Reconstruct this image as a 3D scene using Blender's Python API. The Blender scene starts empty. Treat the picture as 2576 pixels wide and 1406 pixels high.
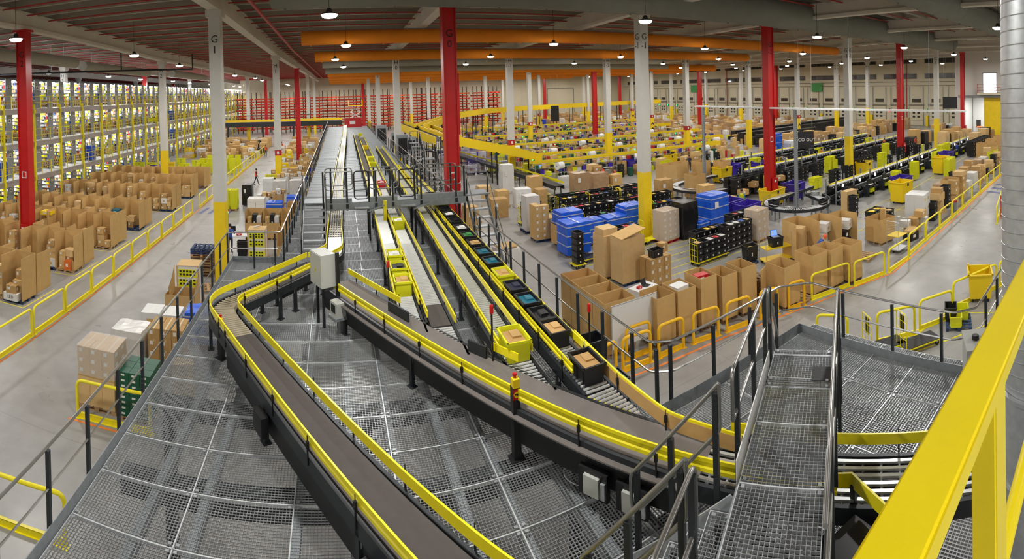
import bpy, bmesh, math, random
from mathutils import Vector, Matrix
sin, cos, pi, atan2, hypot = math.sin, math.cos, math.pi, math.atan2, math.hypot
rnd = random.Random(7)
SC = bpy.context.scene
COL = SC.collection

# ------------------------------------------------------------------ camera (cylindrical panorama, 9.5 m above the floor)
FO, X0, YH, ROLL, HC = 1260.0, 839.0, 238.0, -0.03, 9.5
cam = bpy.data.cameras.new('camera')
cam.type = 'PANO'
cam.panorama_type = 'CENTRAL_CYLINDRICAL'
cam.central_cylindrical_range_u_min = (0 - X0) / FO
cam.central_cylindrical_range_u_max = (2576 - X0) / FO
cam.central_cylindrical_range_v_min = -(1406 - YH) / FO
cam.central_cylindrical_range_v_max = YH / FO
cam.clip_start = 0.05
cam.clip_end = 600
co = bpy.data.objects.new('camera', cam)
COL.objects.link(co)
RIGHT = Vector((cos(ROLL), 0, sin(ROLL)))
UPV = Vector((-sin(ROLL), 0, cos(ROLL)))
FWD = Vector((0, 1, 0))
co.matrix_world = Matrix(((RIGHT.x, UPV.x, 0, 0), (0, 0, -1, 0), (RIGHT.z, UPV.z, 0, HC), (0, 0, 0, 1)))
SC.camera = co

# ------------------------------------------------------------------ world and exposure
w = bpy.data.worlds.new('world')
w.use_nodes = True
w.node_tree.nodes['Background'].inputs[0].default_value = (1.0, 0.95, 0.88, 1)
w.node_tree.nodes['Background'].inputs[1].default_value = 0.12
SC.world = w
SC.view_settings.view_transform = 'Standard'
SC.view_settings.look = 'None'
SC.view_settings.exposure = 0.0
SC.view_settings.gamma = 1.0
SC.view_settings.use_curve_mapping = False
cy = SC.cycles
cy.max_bounces = 5
cy.adaptive_threshold = 0.02
cy.diffuse_bounces = 3
cy.glossy_bounces = 3
cy.transmission_bounces = 3
cy.transparent_max_bounces = 12
cy.caustics_reflective = False
cy.caustics_refractive = False
cy.sample_clamp_indirect = 4.0
LAMP_W = 560.0
LAMP_X = [-28 + 14.1 * k for k in range(10)]
LAMP_Y = [-5.1 + 12.25 * j for j in range(13)]
LAMP_Z = 12.6

# ------------------------------------------------------------------ small helpers
def F(px, py, z=0.0):
    """Point of the plane Z=z seen at pixel (px,py) of the 2576x1406 photograph: a measured position in metres."""
    th = (px - X0) / FO
    d = RIGHT * sin(th) + FWD * cos(th) + UPV * ((YH - py) / FO)
    t = (z - HC) / d.z
    return Vector((d.x * t, d.y * t, z))

def lin(c):
    return tuple((x / 12.92 if x <= 0.04045 else ((x + 0.055) / 1.055) ** 2.4) for x in [v / 255 for v in c])

MATS = {}
def mat(name, rgb, rough=0.5, metal=0.0, var=0.0, scale=6.0, bump=0.0, emit=0.0, alpha=1.0, coat=0.0, spec=0.5, trans=0.0):
    m = bpy.data.materials.new(name)
    m.use_nodes = True
    nt = m.node_tree
    b = nt.nodes['Principled BSDF']
    c = lin(rgb) + (1,)
    b.inputs['Base Color'].default_value = c
    b.inputs['Roughness'].default_value = rough
    b.inputs['Metallic'].default_value = metal
    b.inputs['Specular IOR Level'].default_value = spec
    if coat:
        b.inputs['Coat Weight'].default_value = coat
    if trans:
        b.inputs['Transmission Weight'].default_value = trans
    if alpha < 1:
        b.inputs['Alpha'].default_value = alpha
    if emit:
        b.inputs['Emission Color'].default_value = c
        b.inputs['Emission Strength'].default_value = emit
    if var or bump:
        tc = nt.nodes.new('ShaderNodeTexCoord')
        no = nt.nodes.new('ShaderNodeTexNoise')
        no.inputs['Scale'].default_value = scale
        no.inputs['Detail'].default_value = 4
        nt.links.new(tc.outputs['Object'], no.inputs['Vector'])
        if var:
            mr = nt.nodes.new('ShaderNodeMapRange')
            mr.inputs['From Min'].default_value = 0.25
            mr.inputs['From Max'].default_value = 0.75
            mr.inputs['To Min'].default_value = 1 - var
            mr.inputs['To Max'].default_value = 1 + var
            nt.links.new(no.outputs['Fac'], mr.inputs['Value'])
            mx = nt.nodes.new('ShaderNodeMix')
            mx.data_type = 'RGBA'
            mx.blend_type = 'MULTIPLY'
            mx.inputs[0].default_value = 1
            mx.inputs[6].default_value = c
            nt.links.new(mr.outputs['Result'], mx.inputs[7])
            nt.links.new(mx.outputs[2], b.inputs['Base Color'])
        if bump:
            bp = nt.nodes.new('ShaderNodeBump')
            bp.inputs['Strength'].default_value = bump
            bp.inputs['Distance'].default_value = 0.02
            nt.links.new(no.outputs['Fac'], bp.inputs['Height'])
            nt.links.new(bp.outputs['Normal'], b.inputs['Normal'])
    MATS[name] = m
    return m

class MB:
    """Collects faces; mesh() makes one mesh datablock, with a material slot for each material used."""
    def __init__(self):
        self.v, self.f, self.mi, self.ms = [], [], [], []
        self.cur = 0
    def use(self, m):
        m = MATS[m] if isinstance(m, str) else m
        if m not in self.ms:
            self.ms.append(m)
        self.cur = self.ms.index(m)
        return self
    def face(self, pts):
        n = len(self.v)
        self.v.extend([tuple(p) for p in pts])
        self.f.append(tuple(range(n, n + len(pts))))
        self.mi.append(self.cur)
        return self
    def box(self, c, s, rz=0.0, M=None, taper=1.0, nobottom=False):
        x, y, z = s[0] / 2, s[1] / 2, s[2] / 2
        n = len(self.v)
        ca, sa = cos(rz), sin(rz)
        for sz, k in ((-z, taper), (z, 1.0)):
            for sx, sy in ((-x, -y), (x, -y), (x, y), (-x, y)):
                a, b = sx * k, sy * k
                p = Vector((c[0] + a * ca - b * sa, c[1] + a * sa + b * ca, c[2] + sz))
                self.v.append(tuple(M @ p if M else p))
        fs = [(4, 5, 6, 7), (0, 1, 5, 4), (1, 2, 6, 5), (2, 3, 7, 6), (3, 0, 4, 7)]
        if not nobottom:
            fs.append((3, 2, 1, 0))
        for f in fs:
            self.f.append(tuple(n + i for i in f))
            self.mi.append(self.cur)
        return self
    def b2(self, x0, x1, y0, y1, z0, z1, **k):
        return self.box(((x0 + x1) / 2, (y0 + y1) / 2, (z0 + z1) / 2), (x1 - x0, y1 - y0, z1 - z0), **k)
    def bar(self, a, b, wd, ht, up=(0, 0, 1)):
        """Rectangular bar from a to b."""
        a, b = Vector(a), Vector(b)
        d = (b - a)
        L = d.length
        if L < 1e-6:
            return self
        d /= L
        u = Vector(up)
        s = d.cross(u)
        if s.length < 1e-4:
            s = d.cross(Vector((1, 0, 0)))
        s.normalize()
        u = s.cross(d)
        n = len(self.v)
        for p in (a, b):
            for i, j in ((-1, -1), (1, -1), (1, 1), (-1, 1)):
                self.v.append(tuple(p + s * (i * wd / 2) + u * (j * ht / 2)))
        for f in ((0, 3, 2, 1), (4, 5, 6, 7), (0, 1, 5, 4), (1, 2, 6, 5), (2, 3, 7, 6), (3, 0, 4, 7)):
            self.f.append(tuple(n + i for i in f))
            self.mi.append(self.cur)
        return self
    def tube(self, pts, r, n=8, cap=True, closed=False):
        pts = [Vector(p) for p in pts]
        m = len(pts)
        base = len(self.v)
        prev = None
        for i, p in enumerate(pts):
            if closed:
                t = pts[(i + 1) % m] - pts[i - 1]
            else:
                t = pts[min(i + 1, m - 1)] - pts[max(i - 1, 0)]
            t.normalize()
            if prev is None:
                s = t.cross(Vector((0, 0, 1)))
                if s.length < 1e-3:
                    s = t.cross(Vector((1, 0, 0)))
            else:
                s = prev - t * prev.dot(t)
            s.normalize()
            prev = s
            u = s.cross(t)
            k = 1.0
            if 0 < i < m - 1 or closed:
                a = (pts[i] - pts[i - 1]).normalized()
                k = 1 / max(0.5, math.sqrt(max(0.0, (1 + a.dot((pts[(i + 1) % m] - pts[i]).normalized())) / 2)))
            for j in range(n):
                an = 2 * pi * j / n
                self.v.append(tuple(p + (s * cos(an) + u * sin(an)) * r * (k if k < 1.3 else 1.0)))
        for i in range(m if closed else m - 1):
            for j in range(n):
                a, b = base + i * n, base + ((i + 1) % m) * n
                self.f.append((a + j, b + j, b + (j + 1) % n, a + (j + 1) % n))
                self.mi.append(self.cur)
        if cap and not closed:
            self.f.append(tuple(base + j for j in range(n)))
            self.f.append(tuple(base + (m - 1) * n + j for j in reversed(range(n))))
            self.mi += [self.cur] * 2
        return self
    def cyl(self, a, b, r, n=10):
        return self.tube([a, b], r, n)
    def lathe(self, prof, c=(0, 0, 0), n=16):
        base = len(self.v)
        for r, z in prof:
            for j in range(n):
                an = 2 * pi * j / n
                self.v.append((c[0] + r * cos(an), c[1] + r * sin(an), c[2] + z))
        for i in range(len(prof) - 1):
            for j in range(n):
                a, b = base + i * n, base + (i + 1) * n
                self.f.append((a + j, a + (j + 1) % n, b + (j + 1) % n, b + j))
                self.mi.append(self.cur)
        return self
    def prism(self, poly, z0, z1):
        n = len(self.v)
        m = len(poly)
        for z in (z0, z1):
            self.v.extend([(p[0], p[1], z) for p in poly])
        self.f.append(tuple(n + m + i for i in range(m)))
        self.f.append(tuple(n + i for i in reversed(range(m))))
        for i in range(m):
            j = (i + 1) % m
            self.f.append((n + i, n + j, n + m + j, n + m + i))
        self.mi += [self.cur] * (m + 2)
        return self
    def sweep(self, path, prof, closed=False):
        """Sweep a (side, up) outline along a path; side is to the right of travel, up is Z."""
        path = [Vector(p) for p in path]
        m, k = len(path), len(prof)
        base = len(self.v)
        for i, p in enumerate(path):
            a = path[i] - path[i - 1] if i > 0 else path[1] - path[0]
            b = path[i + 1] - path[i] if i < m - 1 else path[-1] - path[-2]
            a = Vector((a.x, a.y, 0)).normalized()
            b = Vector((b.x, b.y, 0)).normalized()
            t = (a + b).normalized()
            s = Vector((t.y, -t.x, 0))
            q = 1 / max(0.4, t.dot(a))
            for (x, z) in prof:
                self.v.append(tuple(p + s * (x * q) + Vector((0, 0, z))))
        for i in range(m - 1):
            for j in range(k):
                a, b = base + i * k, base + (i + 1) * k
                self.f.append((a + j, a + (j + 1) % k, b + (j + 1) % k, b + j))
                self.mi.append(self.cur)
        self.f.append(tuple(base + j for j in reversed(range(k))))
        self.f.append(tuple(base + (m - 1) * k + j for j in range(k)))
        self.mi += [self.cur] * 2
        return self
    def mesh(self, name, smooth=False):
        me = bpy.data.meshes.new(name)
        me.from_pydata(self.v, [], self.f)
        for m in self.ms:
            me.materials.append(m)
        if len(self.ms) > 1:
            me.polygons.foreach_set('material_index', self.mi)
        if smooth:
            me.polygons.foreach_set('use_smooth', [True] * len(self.f))
            try:
                me.set_sharp_from_angle(angle=0.7)
            except Exception:
                pass
        me.update()
        return me

def ob(name, data, parent=None, loc=(0, 0, 0), rz=0.0, sc=None, rot=None):
    o = bpy.data.objects.new(name, data)
    COL.objects.link(o)
    if parent is not None:
        o.parent = parent
    o.location = loc
    if rot is not None:
        o.rotation_euler = rot
    elif rz:
        o.rotation_euler = (0, 0, rz)
    if sc is not None:
        o.scale = sc if hasattr(sc, '__len__') else (sc, sc, sc)
    return o

def tag(o, label=None, cat=None, group=None, kind=None):
    if label:
        o['label'] = label
    if cat:
        o['category'] = cat
    if group:
        o['group'] = group
    if kind:
        o['kind'] = kind
    return o

def thing(name, label, cat, loc=(0, 0, 0), rz=0.0, group=None, data=None, sc=None):
    return tag(ob(name, data, None, loc, rz, sc), label, cat, group)

def struct(name, data, parent=None, **k):
    o = ob(name, data, parent, **k)
    if parent is None:
        o['kind'] = 'structure'
    return o

def put(proto, label, loc, rz=0.0, group=None, sc=None, cat=None):
    """A copy of a kind: proto = (name, category, [(part, mesh, loc, rz, [(subpart, mesh, loc, rz)])]) sharing its meshes."""
    name, c, parts = proto
    if len(parts) == 1 and parts[0][0] is None:
        return thing(name, label, cat or c, loc, rz, group, parts[0][1], sc)
    r = thing(name, label, cat or c, loc, rz, group, None, sc)
    for p in parts:
        q = ob(p[0], p[1], r, p[2] if len(p) > 2 else (0, 0, 0), p[3] if len(p) > 3 else 0.0)
        if p[0] == 'face':
            q['kind'] = 'stuff'
        if len(p) > 4:
            for s in p[4]:
                ob(s[0], s[1], q, s[2] if len(s) > 2 else (0, 0, 0), s[3] if len(s) > 3 else 0.0)
    return r

ORD = ('first second third fourth fifth sixth seventh eighth ninth tenth eleventh twelfth thirteenth fourteenth fifteenth sixteenth '
       'seventeenth eighteenth nineteenth twentieth').split()
TENS = ('', '', 'twenty', 'thirty', 'forty', 'fifty', 'sixty', 'seventy', 'eighty', 'ninety')
def nth(i):
    if i < 20:
        return ORD[i]
    t, u = divmod(i + 1, 10)
    return (TENS[t][:-1] + 'ieth') if u == 0 else TENS[t] + '-' + ORD[u - 1]

def arc(c, r, a0, a1, n, z=0.0):
    return [Vector((c[0] + r * cos(a0 + (a1 - a0) * i / n), c[1] + r * sin(a0 + (a1 - a0) * i / n), z)) for i in range(n + 1)]

def fillet(pts, r, n=5):
    """Round the corners of a polyline."""
    pts = [Vector(p) for p in pts]
    out = [pts[0]]
    for i in range(1, len(pts) - 1):
        a, b, c = pts[i - 1], pts[i], pts[i + 1]
        u, v = (a - b), (c - b)
        lu, lv = u.length, v.length
        u.normalize(); v.normalize()
        ang = u.angle(v)
        if ang > 3.0:
            out.append(b); continue
        d = min(r / math.tan(ang / 2), lu * 0.45, lv * 0.45)
        p0, p2 = b + u * d, b + v * d
        for k in range(n + 1):
            t = k / n
            out.append(p0 * (1 - t) ** 2 + b * 2 * t * (1 - t) + p2 * t * t)
    out.append(pts[-1])
    return out

def text(body, size, parent, loc, rot, m, name='lettering', ext=0.002):
    c = bpy.data.curves.new(name, 'FONT')
    c.body = body
    c.size = size
    c.align_x = 'CENTER'
    c.align_y = 'CENTER'
    c.extrude = ext
    c.resolution_u = 2
    c.materials.append(MATS[m])
    t = bpy.data.objects.new('t', c)
    COL.objects.link(t)
    me = bpy.data.meshes.new_from_object(t.evaluated_get(bpy.context.evaluated_depsgraph_get()))
    bpy.data.objects.remove(t)
    return ob(name, me, parent, loc, rot=rot)
# ------------------------------------------------------------------ materials
mat('yellow_paint', (244, 228, 28), 0.35, var=0.05, scale=3)
mat('rail_yellow', (250, 226, 24), 0.3, var=0.03, scale=8, bump=0.08)
mat('orange_paint', (250, 194, 24), 0.4, var=0.05)
mat('column_yellow', (240, 206, 24), 0.45, var=0.06, scale=2)
mat('column_white', (205, 203, 196), 0.6, var=0.04, scale=2)
mat('red_paint', (186, 22, 22), 0.35, var=0.08, scale=2)
mat('pipe_red', (168, 30, 26), 0.45)
mat('band_red', (176, 26, 30), 0.5)
mat('beam', (206, 200, 188), 0.7, var=0.05, scale=1)
mat('purlin', (150, 142, 128), 0.6, var=0.05, scale=1)
mat('deck', (214, 206, 192), 0.55, var=0.06, scale=0.6)
mat('wall_cream', (204, 194, 168), 0.7, var=0.04, scale=0.4)
mat('wall_white', (214, 212, 206), 0.7, var=0.03, scale=0.4)
mat('wall_dark', (128, 120, 104), 0.7)
mat('galv', (196, 200, 203), 0.4, 0.6, var=0.12, scale=14)
mat('galv_bright', (224, 228, 230), 0.35, 0.35, var=0.05, scale=9)
mat('galv_dull', (150, 156, 160), 0.5, 0.4, var=0.14, scale=8)
mat('steel_tube', (168, 168, 166), 0.28, 0.9, var=0.08, scale=20)
mat('dark_steel', (48, 52, 56), 0.45, 0.3, var=0.1, scale=6)
mat('black', (22, 22, 24), 0.5)
mat('black_gloss', (18, 18, 20), 0.3)
mat('belt', (72, 66, 64), 0.75, var=0.08, scale=10)
mat('belt_light', (112, 106, 102), 0.7, var=0.07, scale=6)
mat('roller', (222, 224, 224), 0.38, 0.55)
mat('roller_belt', (170, 160, 140), 0.5, 0.2)
mat('duct_grey', (122, 122, 112), 0.85, var=0.08, scale=1.5, bump=0.3)
mat('duct_orange', (236, 138, 20), 0.8, var=0.06, scale=1.2, bump=0.2)
mat('duct_pale', (170, 168, 158), 0.75, var=0.05)
mat('card', (204, 166, 106), 0.8, var=0.07, scale=3)
mat('card_b', (186, 148, 92), 0.8, var=0.07, scale=4)
mat('card_c', (214, 180, 126), 0.8, var=0.06, scale=4)
mat('card_in', (150, 112, 72), 0.85, var=0.06, scale=4)
mat('tape', (206, 184, 140), 0.35)
mat('paper', (232, 230, 224), 0.6)
mat('wood', (182, 148, 104), 0.8, var=0.15, scale=9)
mat('wood_dark', (124, 96, 68), 0.85, var=0.2, scale=9)
mat('pallet_blue', (40, 62, 100), 0.7, var=0.12)
mat('tote_yellow', (226, 226, 32), 0.4, var=0.05, scale=6)
mat('tote_black', (30, 31, 33), 0.42)
mat('tote_blue', (24, 70, 190), 0.4)
mat('tote_green', (16, 84, 60), 0.45)
mat('bin_yellow', (240, 206, 24), 0.4)
mat('bin_purple', (64, 44, 160), 0.4)
mat('wrap_blue', (26, 92, 214), 0.32, var=0.12, scale=3, bump=0.4)
mat('white', (226, 226, 224), 0.5)
mat('grey_box', (188, 190, 184), 0.45)
mat('rack_orange', (220, 72, 34), 0.45, var=0.1, scale=1)
mat('rack_black', (44, 42, 44), 0.5)
mat('teal', (30, 110, 130), 0.5)
mat('red_goods', (190, 30, 34), 0.45)
mat('blue_goods', (44, 84, 170), 0.5)
mat('orange_goods', (222, 110, 40), 0.5)
mat('green_goods', (60, 140, 70), 0.5)
mat('vest_orange', (250, 92, 40), 0.6, emit=0.0)
mat('skin', (206, 160, 132), 0.6)
mat('navy', (36, 40, 62), 0.7)
mat('hair', (44, 34, 28), 0.7)
mat('lamp_glow', (255, 248, 236), 0.5, emit=45.0)
mat('tube_glow', (250, 250, 255), 0.5, emit=62.0)
mat('lamp_body', (60, 60, 60), 0.5, 0.3)
mat('green_light', (30, 255, 120), 0.5, emit=3.0)
mat('red_light', (255, 30, 24), 0.5, emit=5.0)
mat('screen_blue', (90, 140, 255), 0.4, emit=1.2)
mat('glass_dark', (60, 58, 54), 0.08, spec=0.8)
mat('film', (235, 236, 236), 0.12, alpha=0.22, spec=0.7, bump=0.8, scale=14)
mat('line_yellow', (226, 212, 40), 0.6, var=0.2, scale=4)
mat('line_orange', (240, 136, 60), 0.6, var=0.25, scale=5)
mat('line_blue', (96, 104, 150), 0.6, var=0.3, scale=3)
mat('sign_black', (30, 30, 32), 0.5)
mat('ink', (30, 30, 30), 0.7)
mat('shelf_grey', (150, 152, 152), 0.45, 0.4, var=0.06)
mat('fascia', (176, 170, 166), 0.45, 0.3, var=0.12, scale=2)
mat('mezz_floor', (226, 224, 218), 0.6)

def concrete():
    m = mat('concrete', (178, 174, 168), 0.3, var=0.0)
    nt = m.node_tree
    b = nt.nodes['Principled BSDF']
    geo = nt.nodes.new('ShaderNodeNewGeometry')
    def noise(sc, det, lo, hi, a, bb):
        n = nt.nodes.new('ShaderNodeTexNoise')
        n.inputs['Scale'].default_value = sc
        n.inputs['Detail'].default_value = det
        nt.links.new(geo.outputs['Position'], n.inputs['Vector'])
        r = nt.nodes.new('ShaderNodeMapRange')
        r.inputs['From Min'].default_value = lo
        r.inputs['From Max'].default_value = hi
        r.inputs['To Min'].default_value = a
        r.inputs['To Max'].default_value = bb
        nt.links.new(n.outputs['Fac'], r.inputs['Value'])
        return r.outputs['Result']
    a = noise(0.25, 6, 0.3, 0.7, 0.86, 1.1)
    c = noise(1.7, 8, 0.35, 0.7, 1.05, 0.9)
    mm = nt.nodes.new('ShaderNodeMath'); mm.operation = 'MULTIPLY'
    nt.links.new(a, mm.inputs[0]); nt.links.new(c, mm.inputs[1])
    # scuffs: thin dark tyre curls where a distorted noise crosses a level
    n = nt.nodes.new('ShaderNodeTexNoise')
    n.inputs['Scale'].default_value = 0.5; n.inputs['Detail'].default_value = 2; n.inputs['Distortion'].default_value = 3
    nt.links.new(geo.outputs['Position'], n.inputs['Vector'])
    s = nt.nodes.new('ShaderNodeMath'); s.operation = 'SUBTRACT'; s.inputs[1].default_value = 0.5
    ab = nt.nodes.new('ShaderNodeMath'); ab.operation = 'ABSOLUTE'
    mr = nt.nodes.new('ShaderNodeMapRange'); mr.inputs['From Max'].default_value = 0.004; mr.inputs['To Min'].default_value = 0.88; mr.inputs['To Max'].default_value = 1.0
    nt.links.new(n.outputs['Fac'], s.inputs[0]); nt.links.new(s.outputs[0], ab.inputs[0]); nt.links.new(ab.outputs[0], mr.inputs['Value'])
    m2 = nt.nodes.new('ShaderNodeMath'); m2.operation = 'MULTIPLY'
    nt.links.new(mm.outputs[0], m2.inputs[0]); nt.links.new(mr.outputs['Result'], m2.inputs[1])
    # saw-cut joints: a 6 m x 6.1 m net of narrow dark lines
    sx = nt.nodes.new('ShaderNodeSeparateXYZ'); nt.links.new(geo.outputs['Position'], sx.inputs[0])
    last = m2.outputs[0]
    for ax, per in (('X', 6.0), ('Y', 6.1)):
        q = nt.nodes.new('ShaderNodeMath'); q.operation = 'PINGPONG'; q.inputs[1].default_value = per / 2
        nt.links.new(sx.outputs[ax], q.inputs[0])
        g = nt.nodes.new('ShaderNodeMath'); g.operation = 'GREATER_THAN'; g.inputs[1].default_value = 0.012
        nt.links.new(q.outputs[0], g.inputs[0])
        h = nt.nodes.new('ShaderNodeMapRange'); h.inputs['To Min'].default_value = 0.78; h.inputs['To Max'].default_value = 1.0
        nt.links.new(g.outputs[0], h.inputs['Value'])
        m3 = nt.nodes.new('ShaderNodeMath'); m3.operation = 'MULTIPLY'
        nt.links.new(last, m3.inputs[0]); nt.links.new(h.outputs['Result'], m3.inputs[1])
        last = m3.outputs[0]
    mx = nt.nodes.new('ShaderNodeMix'); mx.data_type = 'RGBA'; mx.blend_type = 'MULTIPLY'
    mx.inputs[0].default_value = 1
    mx.inputs[6].default_value = lin((154, 152, 148)) + (1,)
    nt.links.new(last, mx.inputs[7])
    nt.links.new(mx.outputs[2], b.inputs['Base Color'])
    r = noise(0.6, 4, 0.3, 0.7, 0.26, 0.42)
    nt.links.new(r, b.inputs['Roughness'])
concrete()

# ------------------------------------------------------------------ room shell
def zc(y):                       # underside of the main beams: the roof falls gently over the first bays
    return 14.05 if y < 25 else (14.05 - 0.5 * (y - 25) / 25 if y < 50 else 13.55)
def gx(x, y):                    # column lines drift a little with depth
    return x + 0.0125 * (y - 25)
GX = [-42, -30, -18, -6, 6, 18, 30, 42, 54, 66, 78, 90]
GY = [25.4 + 24.47 * i for i in range(5)]
XL, XR, YB, YF = -60.0, 97.0, 150.0, -14.0

m = MB().use('concrete')
m.face([(XL, YF, 0), (XR, YF, 0), (XR, YB, 0), (XL, YB, 0)])
FLOOR = struct('floor', m.mesh('floor'))

m = MB().use('deck')
ys = [YF, 25, 50, YB]
pitch = 0.5
nx = int((XR - XL) / pitch)
for k in range(3):
    for i in range(nx):
        x = XL + i * pitch
        for (a, za, b, zb) in ((0, 0, 0.16, 0), (0.16, 0, 0.25, 0.12), (0.25, 0.12, 0.41, 0.12), (0.41, 0.12, 0.5, 0)):
            y0, y1 = ys[k], ys[k + 1]
            z0, z1 = zc(y0) + 1.65, zc(y1) + 1.65
            m.face([(x + a, y0, z0 + za), (x + a, y1, z1 + za), (x + b, y1, z1 + zb), (x + b, y0, z0 + zb)])
CEIL = struct('ceiling', m.mesh('ceiling'))
# purlins run across, one mesh shared
pm = MB().use('purlin').b2(XL, XR, -0.14, 0.14, -0.62, 0).mesh('purlin')
y = -10.0
while y < YB - 1:
    struct('purlin', pm, CEIL, loc=(0, y, zc(y) + 1.66))
    y += 2.45
# main beams along the column lines
for x in GX:
    m = MB().use('beam')
    for a, b in ((YF, 25.0), (25.0, 50.0), (50.0, YB)):
        A, B = Vector((gx(x, a), a, zc(a))), Vector((gx(x, b), b, zc(b)))
        m.bar(A + Vector((0, 0, 0.11)), B + Vector((0, 0, 0.11)), 0.62, 0.22)
        m.bar(A + Vector((0, 0, 0.6)), B + Vector((0, 0, 0.6)), 0.22, 0.8)
        m.bar(A + Vector((0, 0, 1.05)), B + Vector((0, 0, 1.05)), 0.5, 0.14)
    struct('beam', m.mesh('beam'), CEIL)

m = MB().use('wall_cream')
m.b2(XL - .3, XR, YB, YB + 0.3, 0, 16)
WB = struct('wall_back', m.mesh('wall_back'))
pm = MB().use('wall_cream').b2(-2.9, 2.9, -0.07, 0, 0.02, 15).mesh('wall_panel')
x = -40
while x < XR - 3:
    struct('wall_panel', pm, WB, loc=(x, YB, 0))
    x += 6.0
# lorry gate and dark doors of the back wall
for x0, x1, h in ((68, 78, 9.5), (30, 33, 2.4)):
    q = MB().use('wall_dark').b2(x0, x1, -0.16, -0.08, 0, h)
    q.use('wall_cream').b2(x0 + .25, x1 - .25, -0.2, -0.1, 0, h - .25)
    struct('door_panel', q.mesh('door_panel'), WB, loc=(0, YB, 0))
struct('wall_left', MB().use('wall_white').b2(XL - .3, XL, YF, YB, 0, 16).mesh('wall_left'))
struct('wall_front', MB().use('wall_white').b2(XL - .3, XR + .3, YF - .3, YF, 0, 16).mesh('wall_front'))
WR = struct('wall_right', MB().use('wall_cream').b2(XR, XR + .3, YF, YB + .3, 0, 16).mesh('wall_right'))

# ------------------------------------------------------------------ columns
RED = {0: (-42, -18, 6, 30, 54, 78), 2: (-30, -6, 18, 42, 66, 90), 4: (-42, -18, 6, 30, 54, 78)}
ROWS = 'GHIJK'
ROWW = ('nearest', 'second', 'third', 'fourth', 'farthest')
def hazard(m, x0, z0, z1, s):
    """Black chevron bands round a yellow column foot."""
    m.use('black')
    z = z0
    while z < z1:
        for a in (-1, 1):
            m.face([(a * s / 2, -s / 2 - .004, z), (0, -s / 2 - .004, z + .3), (0, -s / 2 - .004, z + .6), (a * s / 2, -s / 2 - .004, z + .3)][::(1 if a > 0 else -1)])
        z += 0.9
for j, y in enumerate(GY):
    for x in GX:
        if (x < -20 and j < 4) and not (x == -30 and j == 0):
            pass
        ix = -int((x - 6) / 12)
        cx = gx(x, y)
        h = zc(y)
        line = '%s%d' % (ROWS[j], ix)
        side = ['leftmost'] if x == -42 else []
        # place among its row, counted from the shelving side
        word = nth(GX.index(x)) + ' from the shelving side'
        if x in RED.get(j, ()):
            o = thing('red_column', 'red steel column, %s in the %s row' % (word, ROWW[j]), 'column', (cx, y, 0), group='red steel columns')
            m = MB().use('red_paint')
            for s in (-1, 1):
                m.b2(s * .33 - .03, s * .33 + .03, -.31, .31, 0, h)
            m.b2(-.32, .32, -.24, -.2, 0, h).b2(-.32, .32, .2, .24, 0, h)
            ob('shaft', m.mesh('shaft'), o)
            m = MB().use('red_paint').b2(-.5, .5, -.42, .42, h - .12, h)
            m.b2(-.42, .42, -.4, .4, 0, .04)
            ob('end_plates', m.mesh('end_plates'), o)
            if j < 2:
                m = MB().use('red_paint').b2(-.22, .3, -.55, -.32, 1.0, 2.1)
                m.use('white').b2(-.1, .1, -.556, -.55, 1.75, 1.95)
                ob('hose_box', m.mesh('hose_box'), o)
                text('%s\n%d' % (ROWS[j], ix), .55, o, (0, -.245, 12.2), (pi / 2, 0, 0), 'ink')
            if j == 0:
                m = MB().use('white').b2(-.16, .16, -.26, -.245, 4.9, 5.3).use('red_paint').b2(-.12, .12, -.265, -.26, 4.95, 5.25)
                ob('hose_sign', m.mesh('hose_sign'), o)
            continue
        s = 0.62 if j < 2 else 0.6
        o = thing('concrete_column', 'white concrete column with yellow foot, %s in the %s row' % (word, ROWW[j]), 'column', (cx, y, 0), group='white concrete columns')
        zy = 4.15
        band = (j, x) in ((1, -6), (1, 18), (2, -18), (2, 30), (2, 54), (3, 18), (3, 42), (3, 66), (1, 42), (1, 66))
        ob('shaft', MB().use('column_white').b2(-s/2, s/2, -s/2, s/2, zy, h).mesh('shaft'), o)
        ob('painted_foot', MB().use('column_yellow').b2(-s/2 - .003, s/2 + .003, -s/2 - .003, s/2 + .003, 0, zy - (.55 if band else 0)).mesh('painted_foot'), o)
        if band:
            m = MB().use('band_red').b2(-s/2 - .004, s/2 + .004, -s/2 - .004, s/2 + .004, zy - .55, zy)
            m.use('white').b2(-.1, .1, -s/2 - .01, -s/2 - .004, zy - .4, zy - .12)
            ob('red_band', m.mesh('red_band'), o)
        if (j, x) in ((1, 66), (3, 66), (2, 54)):
            m = MB(); hazard(m, 0, .4, 3.0, s)
            ob('chevrons', m.mesh('chevrons'), o)
        m = MB().use('beam').b2(-s/2 - .12, s/2 + .12, -s/2 - .12, s/2 + .12, h - .35, h)
        ob('corbel', m.mesh('corbel'), o)
        if j < 3:
            t = '%s\n%d' % (ROWS[j], ix)
            text(t, .55, o, (0, -s/2 - .006, 12.25), (pi/2, 0, 0), 'ink')
            if x > 10:
                text(t, .55, o, (-s/2 - .006, 0, 12.25), (pi/2, 0, -pi/2), 'ink')

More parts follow.
